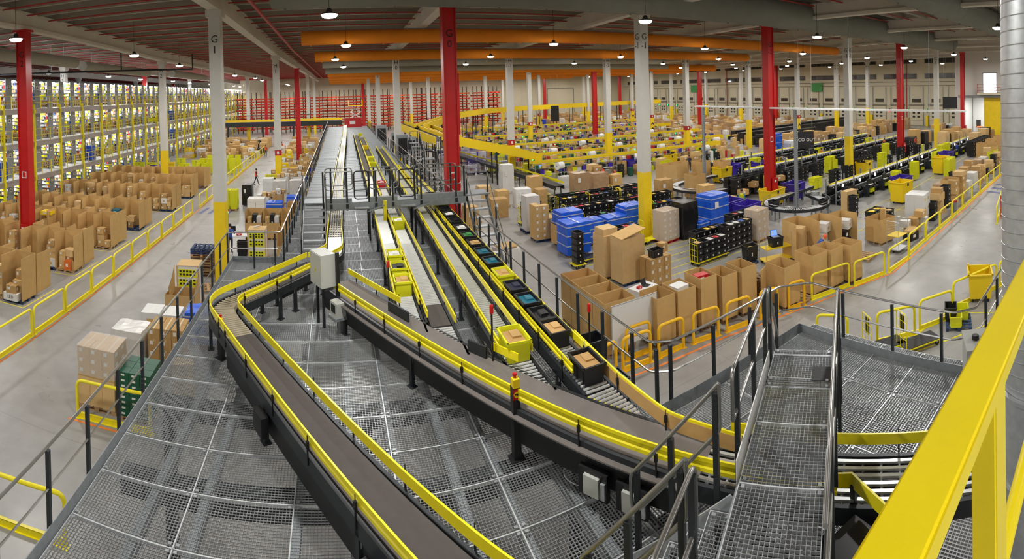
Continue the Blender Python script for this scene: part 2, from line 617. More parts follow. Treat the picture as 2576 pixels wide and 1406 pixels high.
# ------------------------------------------------------------------ ceiling lamps: a grid of high-bay discs on cables
lb = MB().use('lamp_body').lathe([(.06, .26), (.1, .22), (.14, .1), (.3, .05), (.33, 0)], n=14).mesh('housing', True)
lg = MB().use('lamp_glow').lathe([(.32, .0), (.29, -.07), (.2, -.12), (.001, -.14)], n=14).mesh('diffuser')
lc = MB().use('black').cyl((0, 0, .3), (0, 0, 2.6), .012, 5).mesh('cable')
ld = bpy.data.lights.new('high_bay', 'AREA')
ld.shape = 'DISK'
ld.size = 0.6
ld.energy = LAMP_W
ld.color = (1.0, 0.98, 0.945)
for j, y in enumerate(LAMP_Y):
    for i, x in enumerate(LAMP_X):
        xx = gx(x, y) + (0.6 if j % 2 else -0.2)
        if xx > XR - 2:
            continue
        o = thing('high_bay_lamp', None, 'lamp', (xx, y, LAMP_Z), group='high-bay lamps under the roof')
        o['label'] = 'glowing round ceiling lamp on a cable, %s from the shelving wall in the %s row' % (nth(i), nth(j))
        ob('housing', lb, o)
        ob('diffuser', lg, o)
        ob('cable', lc, o, sc=(1, 1, (zc(y) + 1.04 - LAMP_Z) / 2.6))
        ob('light', ld, o, (0, 0, -.16))

# ------------------------------------------------------------------ ducts
def ribbed(xa, xb, r, step, n=20, sag=0.0, seed=0, flat=1.0):
    """A fabric duct along X with a slightly uneven skin."""
    q = random.Random(seed)
    m = MB()
    xs = []
    x = xa
    while x < xb - step * .5:
        xs.append(x); x += step
    xs.append(xb)
    ring = []
    for i, x in enumerate(xs):
        ring.append([])
        for j in range(n):
            a = 2 * pi * j / n
            k = 1 + q.uniform(-sag, sag) * (1 + .8 * (sin(a) < 0))
            ring[-1].append(len(m.v))
            m.v.append((x, r * k * cos(a), r * k * flat * sin(a)))
    return m, ring
def fabric_duct(name, label, xa, xb, y, z, r, mt, seed, sag=.012, step=1.5, flat=1.0, group=None, rz=0.0):
    o = thing(name, label, 'air duct', (0, y, z), group=group)
    m, ring = ribbed(xa, xb, r, step, 20, sag, seed, flat)
    m.use(mt)
    for i in range(len(ring) - 1):
        for j in range(20):
            m.f.append((ring[i][j], ring[i + 1][j], ring[i + 1][(j + 1) % 20], ring[i][(j + 1) % 20])); m.mi.append(0)
    m.f.append(tuple(ring[0])); m.mi.append(0)
    m.f.append(tuple(reversed(ring[-1]))); m.mi.append(0)
    ob('skin', m.mesh('skin', True), o)
    m = MB().use('galv_dull').tube([(xa, 0, r * flat + .05), (xb, 0, r * flat + .05)], .03, 5)
    x = xa + .5
    while x < xb:
        m.cyl((x, 0, r * flat - .02), (x, 0, zc(y) + 1.74 - z), .01, 4)
        x += 5
    ob('hanger_rail', m.mesh('hanger_rail'), o)
    m = MB().use(mt)
    x = xa + .6
    while x < xb:
        m.box((x, 0, -r * flat - .02), (.1, .04, .1)); x += 2.4
    ob('seam_tabs', m.mesh('seam_tabs'), o)['kind'] = 'stuff'
    return o
fabric_duct('orange_duct', 'orange fabric duct nearest the walkway, longest of the orange ducts', -2.0, 52, 33.0, 13.25, .46, 'duct_orange', 1, .004, group='orange ducts')
fabric_duct('orange_duct', 'orange fabric duct just behind the nearest orange duct', -1.6, 50, 46.0, 13.0, .47, 'duct_orange', 2, .004, group='orange ducts')
fabric_duct('pale_duct', 'pale grey duct between the second and third orange ducts', -1.2, 46, 59.0, 13.05, .42, 'duct_pale', 3, .004)
fabric_duct('pale_duct', 'pale grey duct hung just before the third orange duct', -1.0, 52, 66.0, 12.6, .36, 'duct_pale', 33, .004)
fabric_duct('orange_duct', 'sagging orange fabric duct, third of the orange ducts from the front', -.8, 70, 73.5, 12.75, .62, 'duct_orange', 4, .02, group='orange ducts')
fabric_duct('orange_duct', 'orange fabric duct, fourth of the orange ducts from the front', -.8, 74, 87, 12.65, .6, 'duct_orange', 5, .02, group='orange ducts')
fabric_duct('orange_duct', 'orange fabric duct, fifth of the orange ducts from the front', -.8, 70, 101, 12.6, .6, 'duct_orange', 6, .02, group='orange ducts')
fabric_duct('orange_duct', 'orange fabric duct, farthest back and shortest of the orange ducts', -.8, 60, 116, 12.5, .6, 'duct_orange', 7, .02, group='orange ducts')
fabric_duct('grey_duct', 'wide slack grey fabric duct crossing the top of the hall', -2.6, 62, 21.8, 14.35, 1.05, 'duct_grey', 8, .035, 1.0, 1.0)
fabric_duct('grey_duct', 'slack grey fabric duct nearest the silver spiral duct', 17.0, 50, 10.6, 14.3, .95, 'duct_grey', 9, .035, 1.0, 1.0)
# ------------------------------------------------------------------ raised grating platform (top 4.2 m above the floor)
PZ = 4.2
PANX, PANY = 1.36, 0.86
def dx(y):
    return 0.012 * max(0.0, y - 12)
def grating(w, l, nb, nc):
    """An open bar grating panel: flat border, thin bearing bars and cross bars."""
    m = MB().use('galv_bright')
    for s in (-1, 1):
        m.box((s * (w / 2 - .004), 0, -.02), (.008, l - .006, .046))
        m.box((0, s * (l / 2 - .004), -.02), (w - .006, .008, .046))
    m.use('galv')
    for i in range(1, nb):
        m.box((-w / 2 + w * i / nb, 0, -.02), (.0032, l - .02, .03), nobottom=True)
    for i in range(1, nc):
        m.box((0, -l / 2 + l * i / nc, -.012), (w - .02, .0042, .012), nobottom=True)
    for sx in (-1, 1):
        for sy in (-1, 1):
            m.box((sx * (w / 2 - .05), sy * (l / 2 - .05), .008), (.045, .035, .01))
    return m.mesh('grating_panel')
GP = grating(PANX, PANY, 30, 20)
PLAT = thing('platform', 'large open-grating steel platform carrying the conveyors above the hall floor', 'platform', (0, 0, PZ))
PXE = [-3.39 + PANX * k for k in range(7)]
for k in range(17):
    yc = 15.5 - PANY * k
    for i in range(6):
        ob('grating_panel', GP, PLAT, (PXE[i] + PANX / 2, yc, 0))
for k in range(3 + 3):                                            # the arm to the right
    for i in range(3):
        xx = PXE[6] + PANX * (i + .5) - .86
        if i == 0 and False:
            continue
        ob('grating_panel', GP, PLAT, (PXE[6] + PANX * (i + .5), 6.04 - PANY * k - .15, 0))
for k in range(12):                                               # first part of the long walkway
    yc = 15.5 + PANY * (k + 1)
    for i in range(1, 6):
        if i == 1:
            continue
        ob('grating_panel', GP, PLAT, (PXE[i] + PANX / 2 + dx(yc), yc, 0))
    ob('grating_panel', GP, PLAT, (PXE[1] + PANX / 2 + dx(yc) - .0, yc, 0))
m = MB().use('galv_dull')                                          # beyond, the net is too fine to tell: plates with raised joints
y = 15.5 + PANY * 12.5
while y < 82:
    x0, x1 = -1.75 + dx(y), 4.5 + dx(y)
    for i in range(5):
        a = x0 + (x1 - x0) * i / 5
        m.b2(a + .004, a + (x1 - x0) / 5 - .004, y + .004, y + PANY - .02, -.04, -.005)
    m.use('galv').b2(x0, x1, y + PANY - .02, y + PANY + .004, -.04, .012).use('galv_dull')
    y += PANY
o = ob('far_panels', m.mesh('far_panels'), PLAT); o['kind'] = 'stuff'
# steel below: cross beams (dark) and galvanised C purlins, columns to the floor
for yb in (2.6, 5.05, 7.0, 8.9, 12.2, 15.4):
    ob('cross_beam', MB().use('dark_steel').b2(-3.3, 4.6, yb - .11, yb + .11, -.62, -.28).mesh('cross_beam'), PLAT)
for xb in (-2.55, -1.85, -.62, .1, .72, 1.5, 2.1, 2.9, 3.5, 4.3):
    ob('purlin', MB().use('galv_dull').b2(xb - .06, xb + .06, 1.6, 15.8, -.26, -.05).mesh('purlin'), PLAT)
for yb in range(18, 82, 5):
    ob('cross_beam', MB().use('dark_steel').b2(-1.7, 4.5, -.11, .11, -.62, -.2).mesh('cross_beam'), PLAT, (dx(yb), yb, 0))
    for xb in (-1.4, 4.2):
        ob('column', MB().use('dark_steel').b2(-.09, .09, -.09, .09, -PZ + .001, -.2).mesh('column'), PLAT, (dx(yb) + xb, yb, 0))
for xb in (4.9, 6.3, 7.9):
    ob('purlin', MB().use('galv_dull').b2(xb - .06, xb + .06, 1.6, 6.3, -.26, -.05).mesh('purlin'), PLAT)
for xb, yb in ((-3.2, 5.05), (-3.2, 8.9), (-3.2, 15.4), (.4, 5.05), (.4, 8.9), (4.4, 8.9), (4.4, 15.4), (4.4, 5.05), (8.2, 6.2), (8.2, 2.4)):
    ob('column', MB().use('dark_steel').b2(xb - .1, xb + .1, yb - .1, yb + .1, -PZ + .001, -.28).mesh('column'), PLAT)
for (a, b) in (((-.9, 6.9), (.9, 8.8)), ((.9, 6.9), (-.9, 8.8)), ((1.2, 9.2), (3.2, 12))):
    ob('brace', MB().use('galv_dull').bar((a[0], a[1], -.5), (b[0], b[1], -.5), .06, .06).mesh('brace'), PLAT)
# toe boards
def toe(a, b):
    ob('toe_board', MB().use('galv_dull').bar((a[0], a[1], .045), (b[0], b[1], .045), .012, .24).mesh('toe_board'), PLAT)
RX = 4.72                                                          # right-hand edge of the deck
toe((-3.42, 1.5), (-3.40, 15.92)); toe((-3.40, 15.92), (-1.78, 15.92)); toe((-1.78, 15.92), (-1.76, 26)); toe((-1.76, 26), (-1.0, 81))
toe((RX, 6.40), (RX + .05, 26)); toe((RX + .05, 26), (5.4, 81)); toe((RX, 6.40), (8.42, 6.40)); toe((8.42, 6.40), (8.42, 1.5))

# ------------------------------------------------------------------ handrails
POST = MB().use('dark_steel').box((0, 0, .5), (.05, .05, 1.1)).mesh('post')
def handrail(label, top, posts, z=PZ, rt=.021, ht=1.1, hm=.6, group=None, sq=False):
    """Top tube and mid tube through the given plan points, posts where listed."""
    o = thing('handrail', label, 'handrail', (0, 0, z), group=group)
    def at3(h):
        return fillet([(p[0], p[1], h + (p[2] if len(p) > 2 else 0)) for p in top], .18, 5)
    ob('top_tube', MB().use('steel_tube').tube(at3(ht), rt, 8).mesh('top_tube', True), o)
    ob('mid_tube', MB().use('steel_tube').tube(at3(hm), .016, 6).mesh('mid_tube', True), o)
    for p in posts:
        ob('post', POST, o, (p[0], p[1], (p[2] if len(p) > 2 else 0)))
    return o
handrail('long galvanised handrail with black posts along the left platform edge', [(-3.44, 1.6), (-3.42, 15.3), (-1.76, 15.4), (-1.70, 20), (-1.6, 26)],
         [(-3.44, 2.1 + 1.02 * k) for k in range(14)] + [(-2.6, 15.35), (-1.95, 15.4)] + [(-1.74 + .003 * k, 16 + 1.02 * k) for k in range(10)])
handrail('galvanised handrail along the left side of the far walkway', [(-1.6, 26.2), (-1.0, 80)], [(-1.6 + .6 * k / 53, 26.4 + k * 1.5) for k in range(36)])
handrail('long galvanised handrail beside the black tote lane, above the hall floor', [(4.72, 17.0), (4.74, 12), (4.72, 6.62), (5.05, 6.42), (7.9, 6.5), (8.45, 6.1), (8.44, 2.95), (8.75, 2.62), (11.2, 2.62)],
         [(4.72, 7.15 + 1.0 * k) for k in range(10)] + [(4.72, 6.45), (4.98, 6.42), (5.95, 6.42), (6.9, 6.42), (7.7, 6.42), (8.44, 5.3), (8.44, 4.2), (8.44, 3.2), (9.4, 2.62), (10.3, 2.62)])
handrail('galvanised handrail along the right side of the far walkway', [(4.9, 20), (5.4, 80)], [(4.9 + .5 * k / 60, 20.2 + k * 1.5) for k in range(40)])

# ------------------------------------------------------------------ conveyors
GUIDE = [(-.025, 0), (.0, 0), (.0, .035), (-.012, .05), (-.012, .08), (0, .095), (0, .13), (-.025, .13)]
BRK = MB().use('black').box((0, 0, -.06), (.018, .018, .26)).box((.0, 0, .07), (.035, .035, .09)).tube([(0, 0, .1), (0, 0, .19)], .007, 5).mesh('guide_bracket')
LEG = MB().use('dark_steel').box((0, 0, -.33), (.07, .07, .62)).box((0, 0, -.645), (.16, .14, .012)).use('galv').box((0, 0, -.15), (.075, .02, .12)).mesh('leg')
def offs(path, d):
    out = []
    path = [Vector(p) for p in path]
    for i, p in enumerate(path):
        a = path[i] - path[i - 1] if i else path[1] - path[0]
        b = path[i + 1] - path[i] if i < len(path) - 1 else path[-1] - path[-2]
        a.z = b.z = 0
        a.normalize(); b.normalize()
        t = (a + b).normalized()
        q = d / max(.4, t.dot(a))
        out.append(Vector((p.x + t.y * q, p.y - t.x * q, p.z)))
    return out
def walk(path, step, start=0.0):
    """Points and headings every `step` metres along a polyline."""
    out = []
    need = start
    for i in range(len(path) - 1):
        a, b = path[i], path[i + 1]
        L = (b - a).length
        while need <= L:
            out.append((a + (b - a) * (need / L), atan2((b - a).y, (b - a).x)))
            need += step
        need -= L
    return out
def sub(path, t0, t1):
    """The stretch of a polyline between two distances."""
    out = []
    s = 0
    for i in range(len(path) - 1):
        a, b = path[i], path[i + 1]
        L = (b - a).length
        if s + L > t0 and s < t1:
            u0, u1 = max(0, (t0 - s) / L), min(1, (t1 - s) / L)
            if not out:
                out.append(a + (b - a) * u0)
            out.append(a + (b - a) * u1)
        s += L
    return out
def plen(path):
    return sum((path[i + 1] - path[i]).length for i in range(len(path) - 1))
def guide(parent, pts, gm='yellow_paint', zoff=.12, right=True, brackets=1.1, h=1.0):
    pf = [((x if right else -x), z * h) for x, z in GUIDE]
    m = MB().use(gm).sweep([p + Vector((0, 0, zoff)) for p in pts], pf if right else pf[::-1])
    g = ob('side_guide', m.mesh('side_guide'), parent)
    if brackets:
        for p, a in walk(pts, brackets, .3):
            ob('guide_bracket', BRK, g, (p.x + (.035 if right else -.035) * sin(a), p.y - (.035 if right else -.035) * cos(a), p.z + .08), a)
    return g
def frame(parent, path, wd, depth=.16, mt='dark_steel', skirt=0.0):
    for s in (-1, 1):
        p = offs(path, s * (wd / 2 + .03))
        m = MB().use(mt).sweep(p, [(-.025, -depth), (.025, -depth), (.025, -.005), (-.025, -.005)])
        ob('side_frame', m.mesh('side_frame'), parent)
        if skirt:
            m = MB().use('black').sweep(offs(path, s * (wd / 2 + .01)), [(-.006, -depth - skirt), (.006, -depth - skirt), (.006, -depth), (-.006, -depth)])  # black sheet in place of the dark shadow beneath the open frame
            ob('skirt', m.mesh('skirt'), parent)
def belt(parent, path, wd, mt):
    m = MB().use(mt).sweep(path, [(-wd / 2, -.06), (wd / 2, -.06), (wd / 2, 0), (-wd / 2, 0)])
    return ob('belt', m.mesh('belt'), parent)
ROLL_M = {}
def rollers(parent, path, wd, step=.1, near=40, r=.026, mt='roller', ang=0.0, start=.05):
    k = (round(wd, 2), mt)
    if k not in ROLL_M:
        ROLL_M[k] = MB().use(mt).cyl((0, -wd / 2, -r), (0, wd / 2, -r), r, 8).mesh('roller', True)
    pts = walk(path, step, start)
    for p, a in pts[:near]:
        ob('roller', ROLL_M[k], parent, p, a + ang)
    if len(pts) > near:
        m = MB().use(mt)
        for p, a in pts[near:]:
            a += ang
            n = Vector((-sin(a), cos(a), 0)) * wd / 2
            m.tube([p - n - Vector((0, 0, r)), p + n - Vector((0, 0, r))], r, 6, cap=False)
        o = ob('far_rollers', m.mesh('far_rollers', True), parent)
        o['kind'] = 'stuff'
def pan(parent, path, wd, z0=-.14, z1=-.1):
    ob('pan', MB().use('black').sweep(path, [(-wd / 2, z0), (wd / 2, z0), (wd / 2, z1), (-wd / 2, z1)]).mesh('pan'), parent)
def legs(parent, path, wd, step, start=.6, h=None):
    for p, a in walk(path, step, start):
        for s in (-1, 1):
            ob('leg', LEG, parent, (p.x - sin(a) * s * wd / 2, p.y + cos(a) * s * wd / 2, p.z - .1), a)
CZ = 4.95
V = Vector
def z3(pts, z=CZ):
    return [V((p[0], p[1], z)) for p in pts]

# A: the near-left conveyor, belt then a roller bend, a short belt and the strip lane up the walkway
pA = z3([(2.25, 2.45), (1.08, 4.38), (-1.9, 9.4)])
A = thing('belt_conveyor', 'black belt conveyor with yellow side guides, nearest and at the left of the platform', 'conveyor')
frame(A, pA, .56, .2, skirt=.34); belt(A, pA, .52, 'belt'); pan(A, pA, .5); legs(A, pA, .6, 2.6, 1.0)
guide(A, offs(pA, -.31), right=False); guide(A, offs(pA, .31), right=True)
bx = MB().use('black').box((0, 0, 0), (.12, .34, .3)).box((.07, 0, .05), (.03, .2, .16)).mesh('motor_box')
for p, a in walk(offs(pA, -.42), 2.9, 3.2):
    ob('motor_box', bx, A, (p.x, p.y, CZ - .35), a - pi / 2)
pA2 = fillet(z3([(-1.9, 9.4), (-2.62, 10.62), (-1.62, 12.08)]), .9, 9)
A2 = thing('roller_bend', 'curved roller section at the corner of the left belt conveyor', 'conveyor')
frame(A2, pA2, .56, .2); pan(A2, pA2, .54)
rollers(A2, pA2, .5, .085, 60, .024, 'roller_belt')
guide(A2, offs(pA2, -.31), right=False); guide(A2, offs(pA2, .31), right=True); legs(A2, pA2, .6, 1.9, 1.1)
pA3 = z3([(-1.62, 12.08), (-.62, 13.56)])
A3 = thing('belt_conveyor', 'short dark belt conveyor running behind the grey control cabinet', 'conveyor')
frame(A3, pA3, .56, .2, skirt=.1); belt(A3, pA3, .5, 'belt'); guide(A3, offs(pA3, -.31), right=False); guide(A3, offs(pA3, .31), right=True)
legs(A3, pA3, .6, 1.2, .5)
pA4 = fillet(z3([(-.62, 13.56), (-.1, 14.35), (-.1, 16.0)]), 1.0, 7)
A4 = thing('strip_bend', 'bend of the strip conveyor behind the grey cabinet', 'conveyor')
frame(A4, pA4, .44, .2); pan(A4, pA4, .5); rollers(A4, pA4, .4, .085, 40, .024, 'roller'); guide(A4, offs(pA4, -.25), right=False); guide(A4, offs(pA4, .25), right=True)
def strips(parent, path, wd, n, mt='roller_belt'):
    for i in range(n):
        d = -wd / 2 + wd * (i + .5) / n
        m = MB().use(mt).sweep(offs(path, d), [(-.2 * wd / n, -.03), (.2 * wd / n, -.03), (.2 * wd / n, 0), (-.2 * wd / n, 0)])
        ob('carrying_strip', m.mesh('carrying_strip'), parent)
    w_ = MB().use('roller')
    for p, a in walk(path, .22, .1):
        q = V((-sin(a), cos(a), 0)) * wd / 2
        w_.tube([p - q - V((0, 0, .05)), p + q - V((0, 0, .05))], .018, 5, cap=False)
    o = ob('idler_rollers', w_.mesh('idler_rollers', True), parent); o['kind'] = 'stuff'
pA5 = z3([(-.1, 16.0), (-.02, 20), (.1, 25.5), (.42, 36), (1.15, 58), (1.6, 74)])
A5 = thing('strip_conveyor', 'long narrow strip conveyor running up the middle of the far walkway', 'conveyor')
frame(A5, pA5, .42, .2); pan(A5, pA5, .44); strips(A5, pA5, .4, 5)
guide(A5, offs(pA5, -.24), right=False, brackets=2.2, h=.7); guide(A5, offs(pA5, .24), right=True, brackets=2.2, h=.7); legs(A5, pA5, .5, 4, 1)

# B: the wide main belt and, beyond the bridge, strips
u_ = V((.4696, -.8829, 0)); n_ = V((.8829, .4696, 0))
def BP(off, t, z=CZ):
    q = n_ * off + u_ * t
    return V((q.x, q.y, z))
# t grows towards the bridge; t0 at the cabinet
tA = -.3 * .4696 - 12.0 * .8829 + .0
tB = 3.95 * .4696 - 4.45 * .8829
pB = [BP(5.66, tA), BP(5.66, tB)]
B = thing('main_belt', 'wide grey-brown belt conveyor crossing the middle of the platform', 'conveyor')
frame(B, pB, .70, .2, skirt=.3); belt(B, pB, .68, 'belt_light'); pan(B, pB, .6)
guide(B, [BP(5.28, tA + .5), BP(5.28, tB + .9)][::-1], right=False, h=1.25)
guide(B, [BP(6.04, tA - .1), BP(6.04, tA + 2.1)], right=False, brackets=0.9)
guide(B, [BP(6.06, tA + 4.75), BP(6.06, tA + 5.35)], right=False, brackets=0)
legs(B, pB, .72, 2.45, 1.0)
ob('return_belt', MB().use('belt_light').sweep([BP(5.26, tA + 1), BP(5.26, tB)], [(-.01, -.1), (.09, -.1), (.09, -.08), (-.01, -.08)]).mesh('return_belt'), B)
pB2 = [BP(5.62, tB), BP(5.62, tB + 3.4)]
B2 = thing('strip_conveyor', 'strip conveyor with steel bars passing under the crossover walkway', 'conveyor')
frame(B2, pB2, .68, .2); pan(B2, pB2, .7); strips(B2, pB2, .66, 6, 'roller')
guide(B2, [BP(6.02, tB + .2), BP(6.02, tB + 3.3)], right=False, brackets=.9); guide(B2, [BP(5.24, tB + .9), BP(5.24, tB + 1.6)][::-1], right=False, brackets=0)
legs(B2, pB2, .7, 1.6, .8)
mb = MB().use('black').box((0, 0, 0), (.42, .08, .34)).use('grey_box').box((0, -.06, 0), (.22, .05, .24)).use('galv').box((.16, -.05, -.02), (.06, .04, .2)).mesh('drive_unit')
for t in (-1.55, -1.0):
    p = BP(5.2, tB + t + .2)
    ob('drive_unit', mb, B, (p.x, p.y, CZ - .42), atan2(u_.y, u_.x))
# C: four lanes merging from the walkway
lanes = (('left of the four merging lanes', [(1.40, 9.75), (1.62, 19.6), (1.78, 26.4), (2.3, 55)], .40, 27.5),
         ('second of the four merging lanes from the left', [(1.93, 8.75), (2.07, 18.4), (2.2, 26), (2.72, 52)], .42, 36),
         ('third of the four merging lanes from the left', [(2.88, 7.25), (3.22, 18.8), (3.36, 28), (3.6, 41)], .42, 30),
         ('right of the four merging lanes, full of black totes', [(3.68, 6.5), (3.92, 19), (4.0, 30)], .42, 99))
LANE = []
for k, (lab, pts, wd, yb) in enumerate(lanes):
    p = z3(pts)
    o = thing('lane_conveyor', 'roller lane with yellow side guides, ' + lab, 'conveyor')
    L = plen(p)
    cut = min(L, yb - p[0].y)
    pr = sub(p, 0, cut)
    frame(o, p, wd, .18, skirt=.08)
    if k == 1:
        belt(o, sub(p, .75, 1.75), wd - .03, 'belt')
        rollers(o, sub(p, 0, .75), wd - .02, .09, 10); rollers(o, sub(p, 1.75, cut), wd - .02, .09, 50)
    else:
        rollers(o, pr, wd - .02, .09, 60)
    if cut < L - .5:
        belt(o, sub(p, cut, L), wd - .03, 'belt')
    pan(o, p, wd - .02)
    a, b = (.9, L - .1)
    guide(o, offs(sub(p, a - (.5 if k == 3 else 0), b), -wd / 2 - .045), right=False, brackets=1.0)
    guide(o, offs(sub(p, a - .35, b), wd / 2 + .045), right=True, brackets=1.0)
    legs(o, p, wd + .04, 3.0, 1.0)
    # merge wedge: short slanted rollers between lane end and main belt
    e = p[0]
    for i in range(9):
        q = e + V((.0, -.06 - .085 * i, 0))
        d = (6.04 - (q.x * n_.x + q.y * n_.y))
        ln = max(.08, wd - .045 * i)
        rm = MB().use('roller').cyl((-ln / 2, 0, -.026), (ln / 2, 0, -.026), .026, 8)
        rm.use('yellow_paint').cyl((-ln / 2 - .03, 0, -.026), (-ln / 2, 0, -.026), .02, 6)
        ob('roller', rm.mesh('roller', True), o, (q.x + (wd - ln) / 2, q.y, q.z))
    ob('merge_frame', MB().use('dark_steel').sweep([V((e.x + wd / 2 + .04, e.y + .02, CZ)), V((e.x + wd / 2 + .03, e.y - .42, CZ))], [(-.02, -.16), (.02, -.16), (.02, 0), (-.02, 0)]).mesh('merge_frame'), o)
    LANE.append(p)
# curved guide that closes the last lane onto the main belt
g = thing('closing_guide', 'long curved yellow-edged guide closing the black tote lane onto the main belt', 'guide rail')
gp = fillet(z3([(3.98, 7.9), (3.92, 6.3), (3.96, 5.2), (4.45, 3.9)]), 1.2, 6)
guide(g, gp[::-1], right=False, zoff=.08, h=1.3)
ob('inner_face', MB().use('card_b').sweep(offs(gp, .012), [(-.004, .03), (.004, .03), (.004, .22), (-.004, .22)]).mesh('inner_face'), g)
# outlet guide plates where lanes 2 and 3 meet the belt
for k, (a, b, lab) in enumerate((((1.02, 10.42), (1.35, 9.8), 'dark curved plate joining the first guide to the left lane'), ((2.2, 8.45), (2.42, 8.1), 'dark plate beside the second lane end'))):
    o = thing('guide_plate', lab, 'guide rail')
    ob('plate', MB().use('dark_steel').sweep(z3([a, b]), [(-.02, 0), (.02, 0), (.02, .2), (-.02, .2)]).mesh('plate'), o)
    ob('foot', MB().use('dark_steel').b2(a[0] - .02, a[0] + .02, a[1] - .02, a[1] + .02, PZ, CZ).mesh('foot'), o)
# ------------------------------------------------------------------ cabinet, posts and signal lights on the platform
def cabinet(label, c, rz, w, d, z0, h):
    o = thing('control_cabinet', label, 'cabinet', (c[0], c[1], z0), rz)
    ob('body', MB().use('grey_box').b2(-w/2, w/2, -d/2, d/2, 0, h).mesh('body'), o)
    dr = ob('door', MB().use('grey_box').b2(-w/2 + .004, w/2 - .004, -d/2 - .018, -d/2, .012, h - .012).mesh('door'), o)
    tr = MB().use('line_yellow').face([(-.05, -d/2 - .02, h * .5 - .04), (.05, -d/2 - .02, h * .5 - .04), (0, -d/2 - .02, h * .5 + .05)])
    tr.use('ink').face([(-.006, -d/2 - .021, h * .5 - .03), (.008, -d/2 - .021, h * .5 - .03), (.0, -d/2 - .021, h * .5 + .022)])
    ob('warning_triangle', tr.mesh('warning_triangle'), dr)
    return o
cb = cabinet('grey steel control cabinet on a black post beside the main belt', (-.36, 11.55), atan2(-.47, -.88) + pi / 2 + pi, .56, .36, 5.15, .74)
cb.rotation_euler.z = atan2(-.88, .47)      # door faces the near-left conveyor
o = ob('post', MB().use('black').b2(.3, .37, .16, .23, PZ - 5.15, .78).mesh('post'), cb)
ob('stand', MB().use('dark_steel').b2(-.2, -.15, -.1, -.05, PZ - 5.15, 0).b2(.1, .15, -.1, -.05, PZ - 5.15, 0).b2(-.2, .3, -.12, .1, -.06, 0).mesh('stand'), cb)
o = thing('label_unit', 'small grey machine box with an open window on the cabinet stand', 'machine', (-.02, 11.12, 4.62), atan2(-.88, .47))
m = MB().use('grey_box').b2(-.16, .16, -.14, .14, 0, .3)
ob('body', m.mesh('body'), o)
ob('window', MB().use('black').b2(-.1, .08, -.147, -.14, .07, .25).mesh('window'), o)
ob('bracket', MB().use('galv_dull').b2(-.14, .2, -.2, .2, -.06, 0).b2(-.1, .0, .02, .1, -.42, -.06).mesh('bracket'), o)

def estop(label, x, y, h, rz=0.0):
    o = thing('emergency_stop', label, 'emergency stop', (x, y, PZ), rz)
    ob('post', MB().use('black').b2(-.055, .055, -.055, .055, 0, h).b2(-.11, .11, -.09, .09, 0, .012).mesh('post'), o)
    b = ob('switch_box', MB().use('bin_yellow').box((0, -.02, h + .06), (.1, .1, .12)).mesh('switch_box'), o)
    ob('button', MB().use('red_paint').lathe([(.02, 0), (.02, .03), (.034, .035), (.034, .06), (.001, .066)], (0, 0, h + .12), 12).mesh('button', True), b)
    s = ob('sign', MB().use('red_paint').b2(-.055, .055, -.062, -.056, h - .17, h - .02).use('bin_yellow').prism([(.045 * cos(a * pi / 8), .045 * sin(a * pi / 8)) for a in range(16)], 0, .001).mesh('sign'), o)
    sm = MB().use('red_paint').b2(-.055, .055, -.062, -.056, h - .17, h - .02)
    sm.use('bin_yellow').face([(.045 * cos(a * pi / 8), -.064, h - .095 + .045 * sin(a * pi / 8)) for a in range(16)])
    sm.use('ink').b2(-.028, .022, -.066, -.064, h - .1, h - .082).b2(-.0, .024, -.066, -.064, h - .112, h - .1)
    sm.use('red_paint').b2(-.004, .01, -.066, -.064, h - .125, h - .112)
    s.data = sm.mesh('sign')
    return o
estop('emergency stop post with red button in front of the main belt', 2.42, 6.72, 1.05)
estop('emergency stop post with red button at the corner of the left conveyor', -2.42, 9.95, .7, -.6)
def beacon(label, x, y, z, h):
    o = thing('signal_beacon', label, 'signal light', (x, y, z))
    ob('pole', MB().use('black').cyl((0, 0, 0), (0, 0, h), .018, 8).mesh('pole'), o)
    ob('light', MB().use('red_paint').lathe([(.001, h), (.035, h), (.035, h + .12), (.028, h + .14), (.001, h + .145)], n=10).mesh('light', True), o)
    ob('base', MB().use('dark_steel').box((0, 0, .03), (.08, .08, .06)).mesh('base'), o)
    return o
beacon('red signal beacon on a thin black pole left of the left lane', 1.12, 11.3, PZ, 1.35)
beacon('red signal beacon on a thin black pole left of the third lane', 2.5, 8.0, PZ, 1.55)
beacon('red signal beacon on a thin black pole behind the black tote lane', 4.3, 7.9, PZ, 1.25)
o = thing('red_horn', 'small red horn box between the second and third lanes', 'signal light', (2.35, 8.6, 4.6))
ob('body', MB().use('red_paint').box((0, 0, 0), (.07, .07, .16)).mesh('body'), o); ob('bracket', MB().use('dark_steel').b2(-.02, .02, .03, .06, -.4, .1).mesh('bracket'), o)
o = thing('red_horn', 'small red horn box left of the left lane', 'signal light', (1.08, 11.2, 4.55))
ob('body', MB().use('red_paint').box((0, 0, 0), (.07, .07, .16)).mesh('body'), o); ob('bracket', MB().use('dark_steel').b2(-.02, .02, .03, .06, -.35, .1).mesh('bracket'), o)
o = thing('cable_loop', 'loose loop of white cable on the grating below the main belt', 'cable', (3.05, 6.1, PZ))
o2 = o
ob('strand', MB().use('white').tube(fillet([(.3, -.25, .1), (-.05, -.3, .012), (-.2, 0, .012), (-.05, .25, .012), (.1, .35, .15)], .25, 6), .006, 5).mesh('strand', True), o)
o = thing('paper_sheet', 'white sheet of paper lying on the grating left of the left lane', 'paper', (.85, 10.65, PZ + .008), .5)
ob('sheet', MB().use('paper').b2(-.12, .12, -.1, .1, 0, .003).mesh('sheet'), o)
o = thing('paper_scrap', 'white paper scrap on the grating near the bottom left', 'paper', (-1.12, 4.75, PZ + .008), .4)
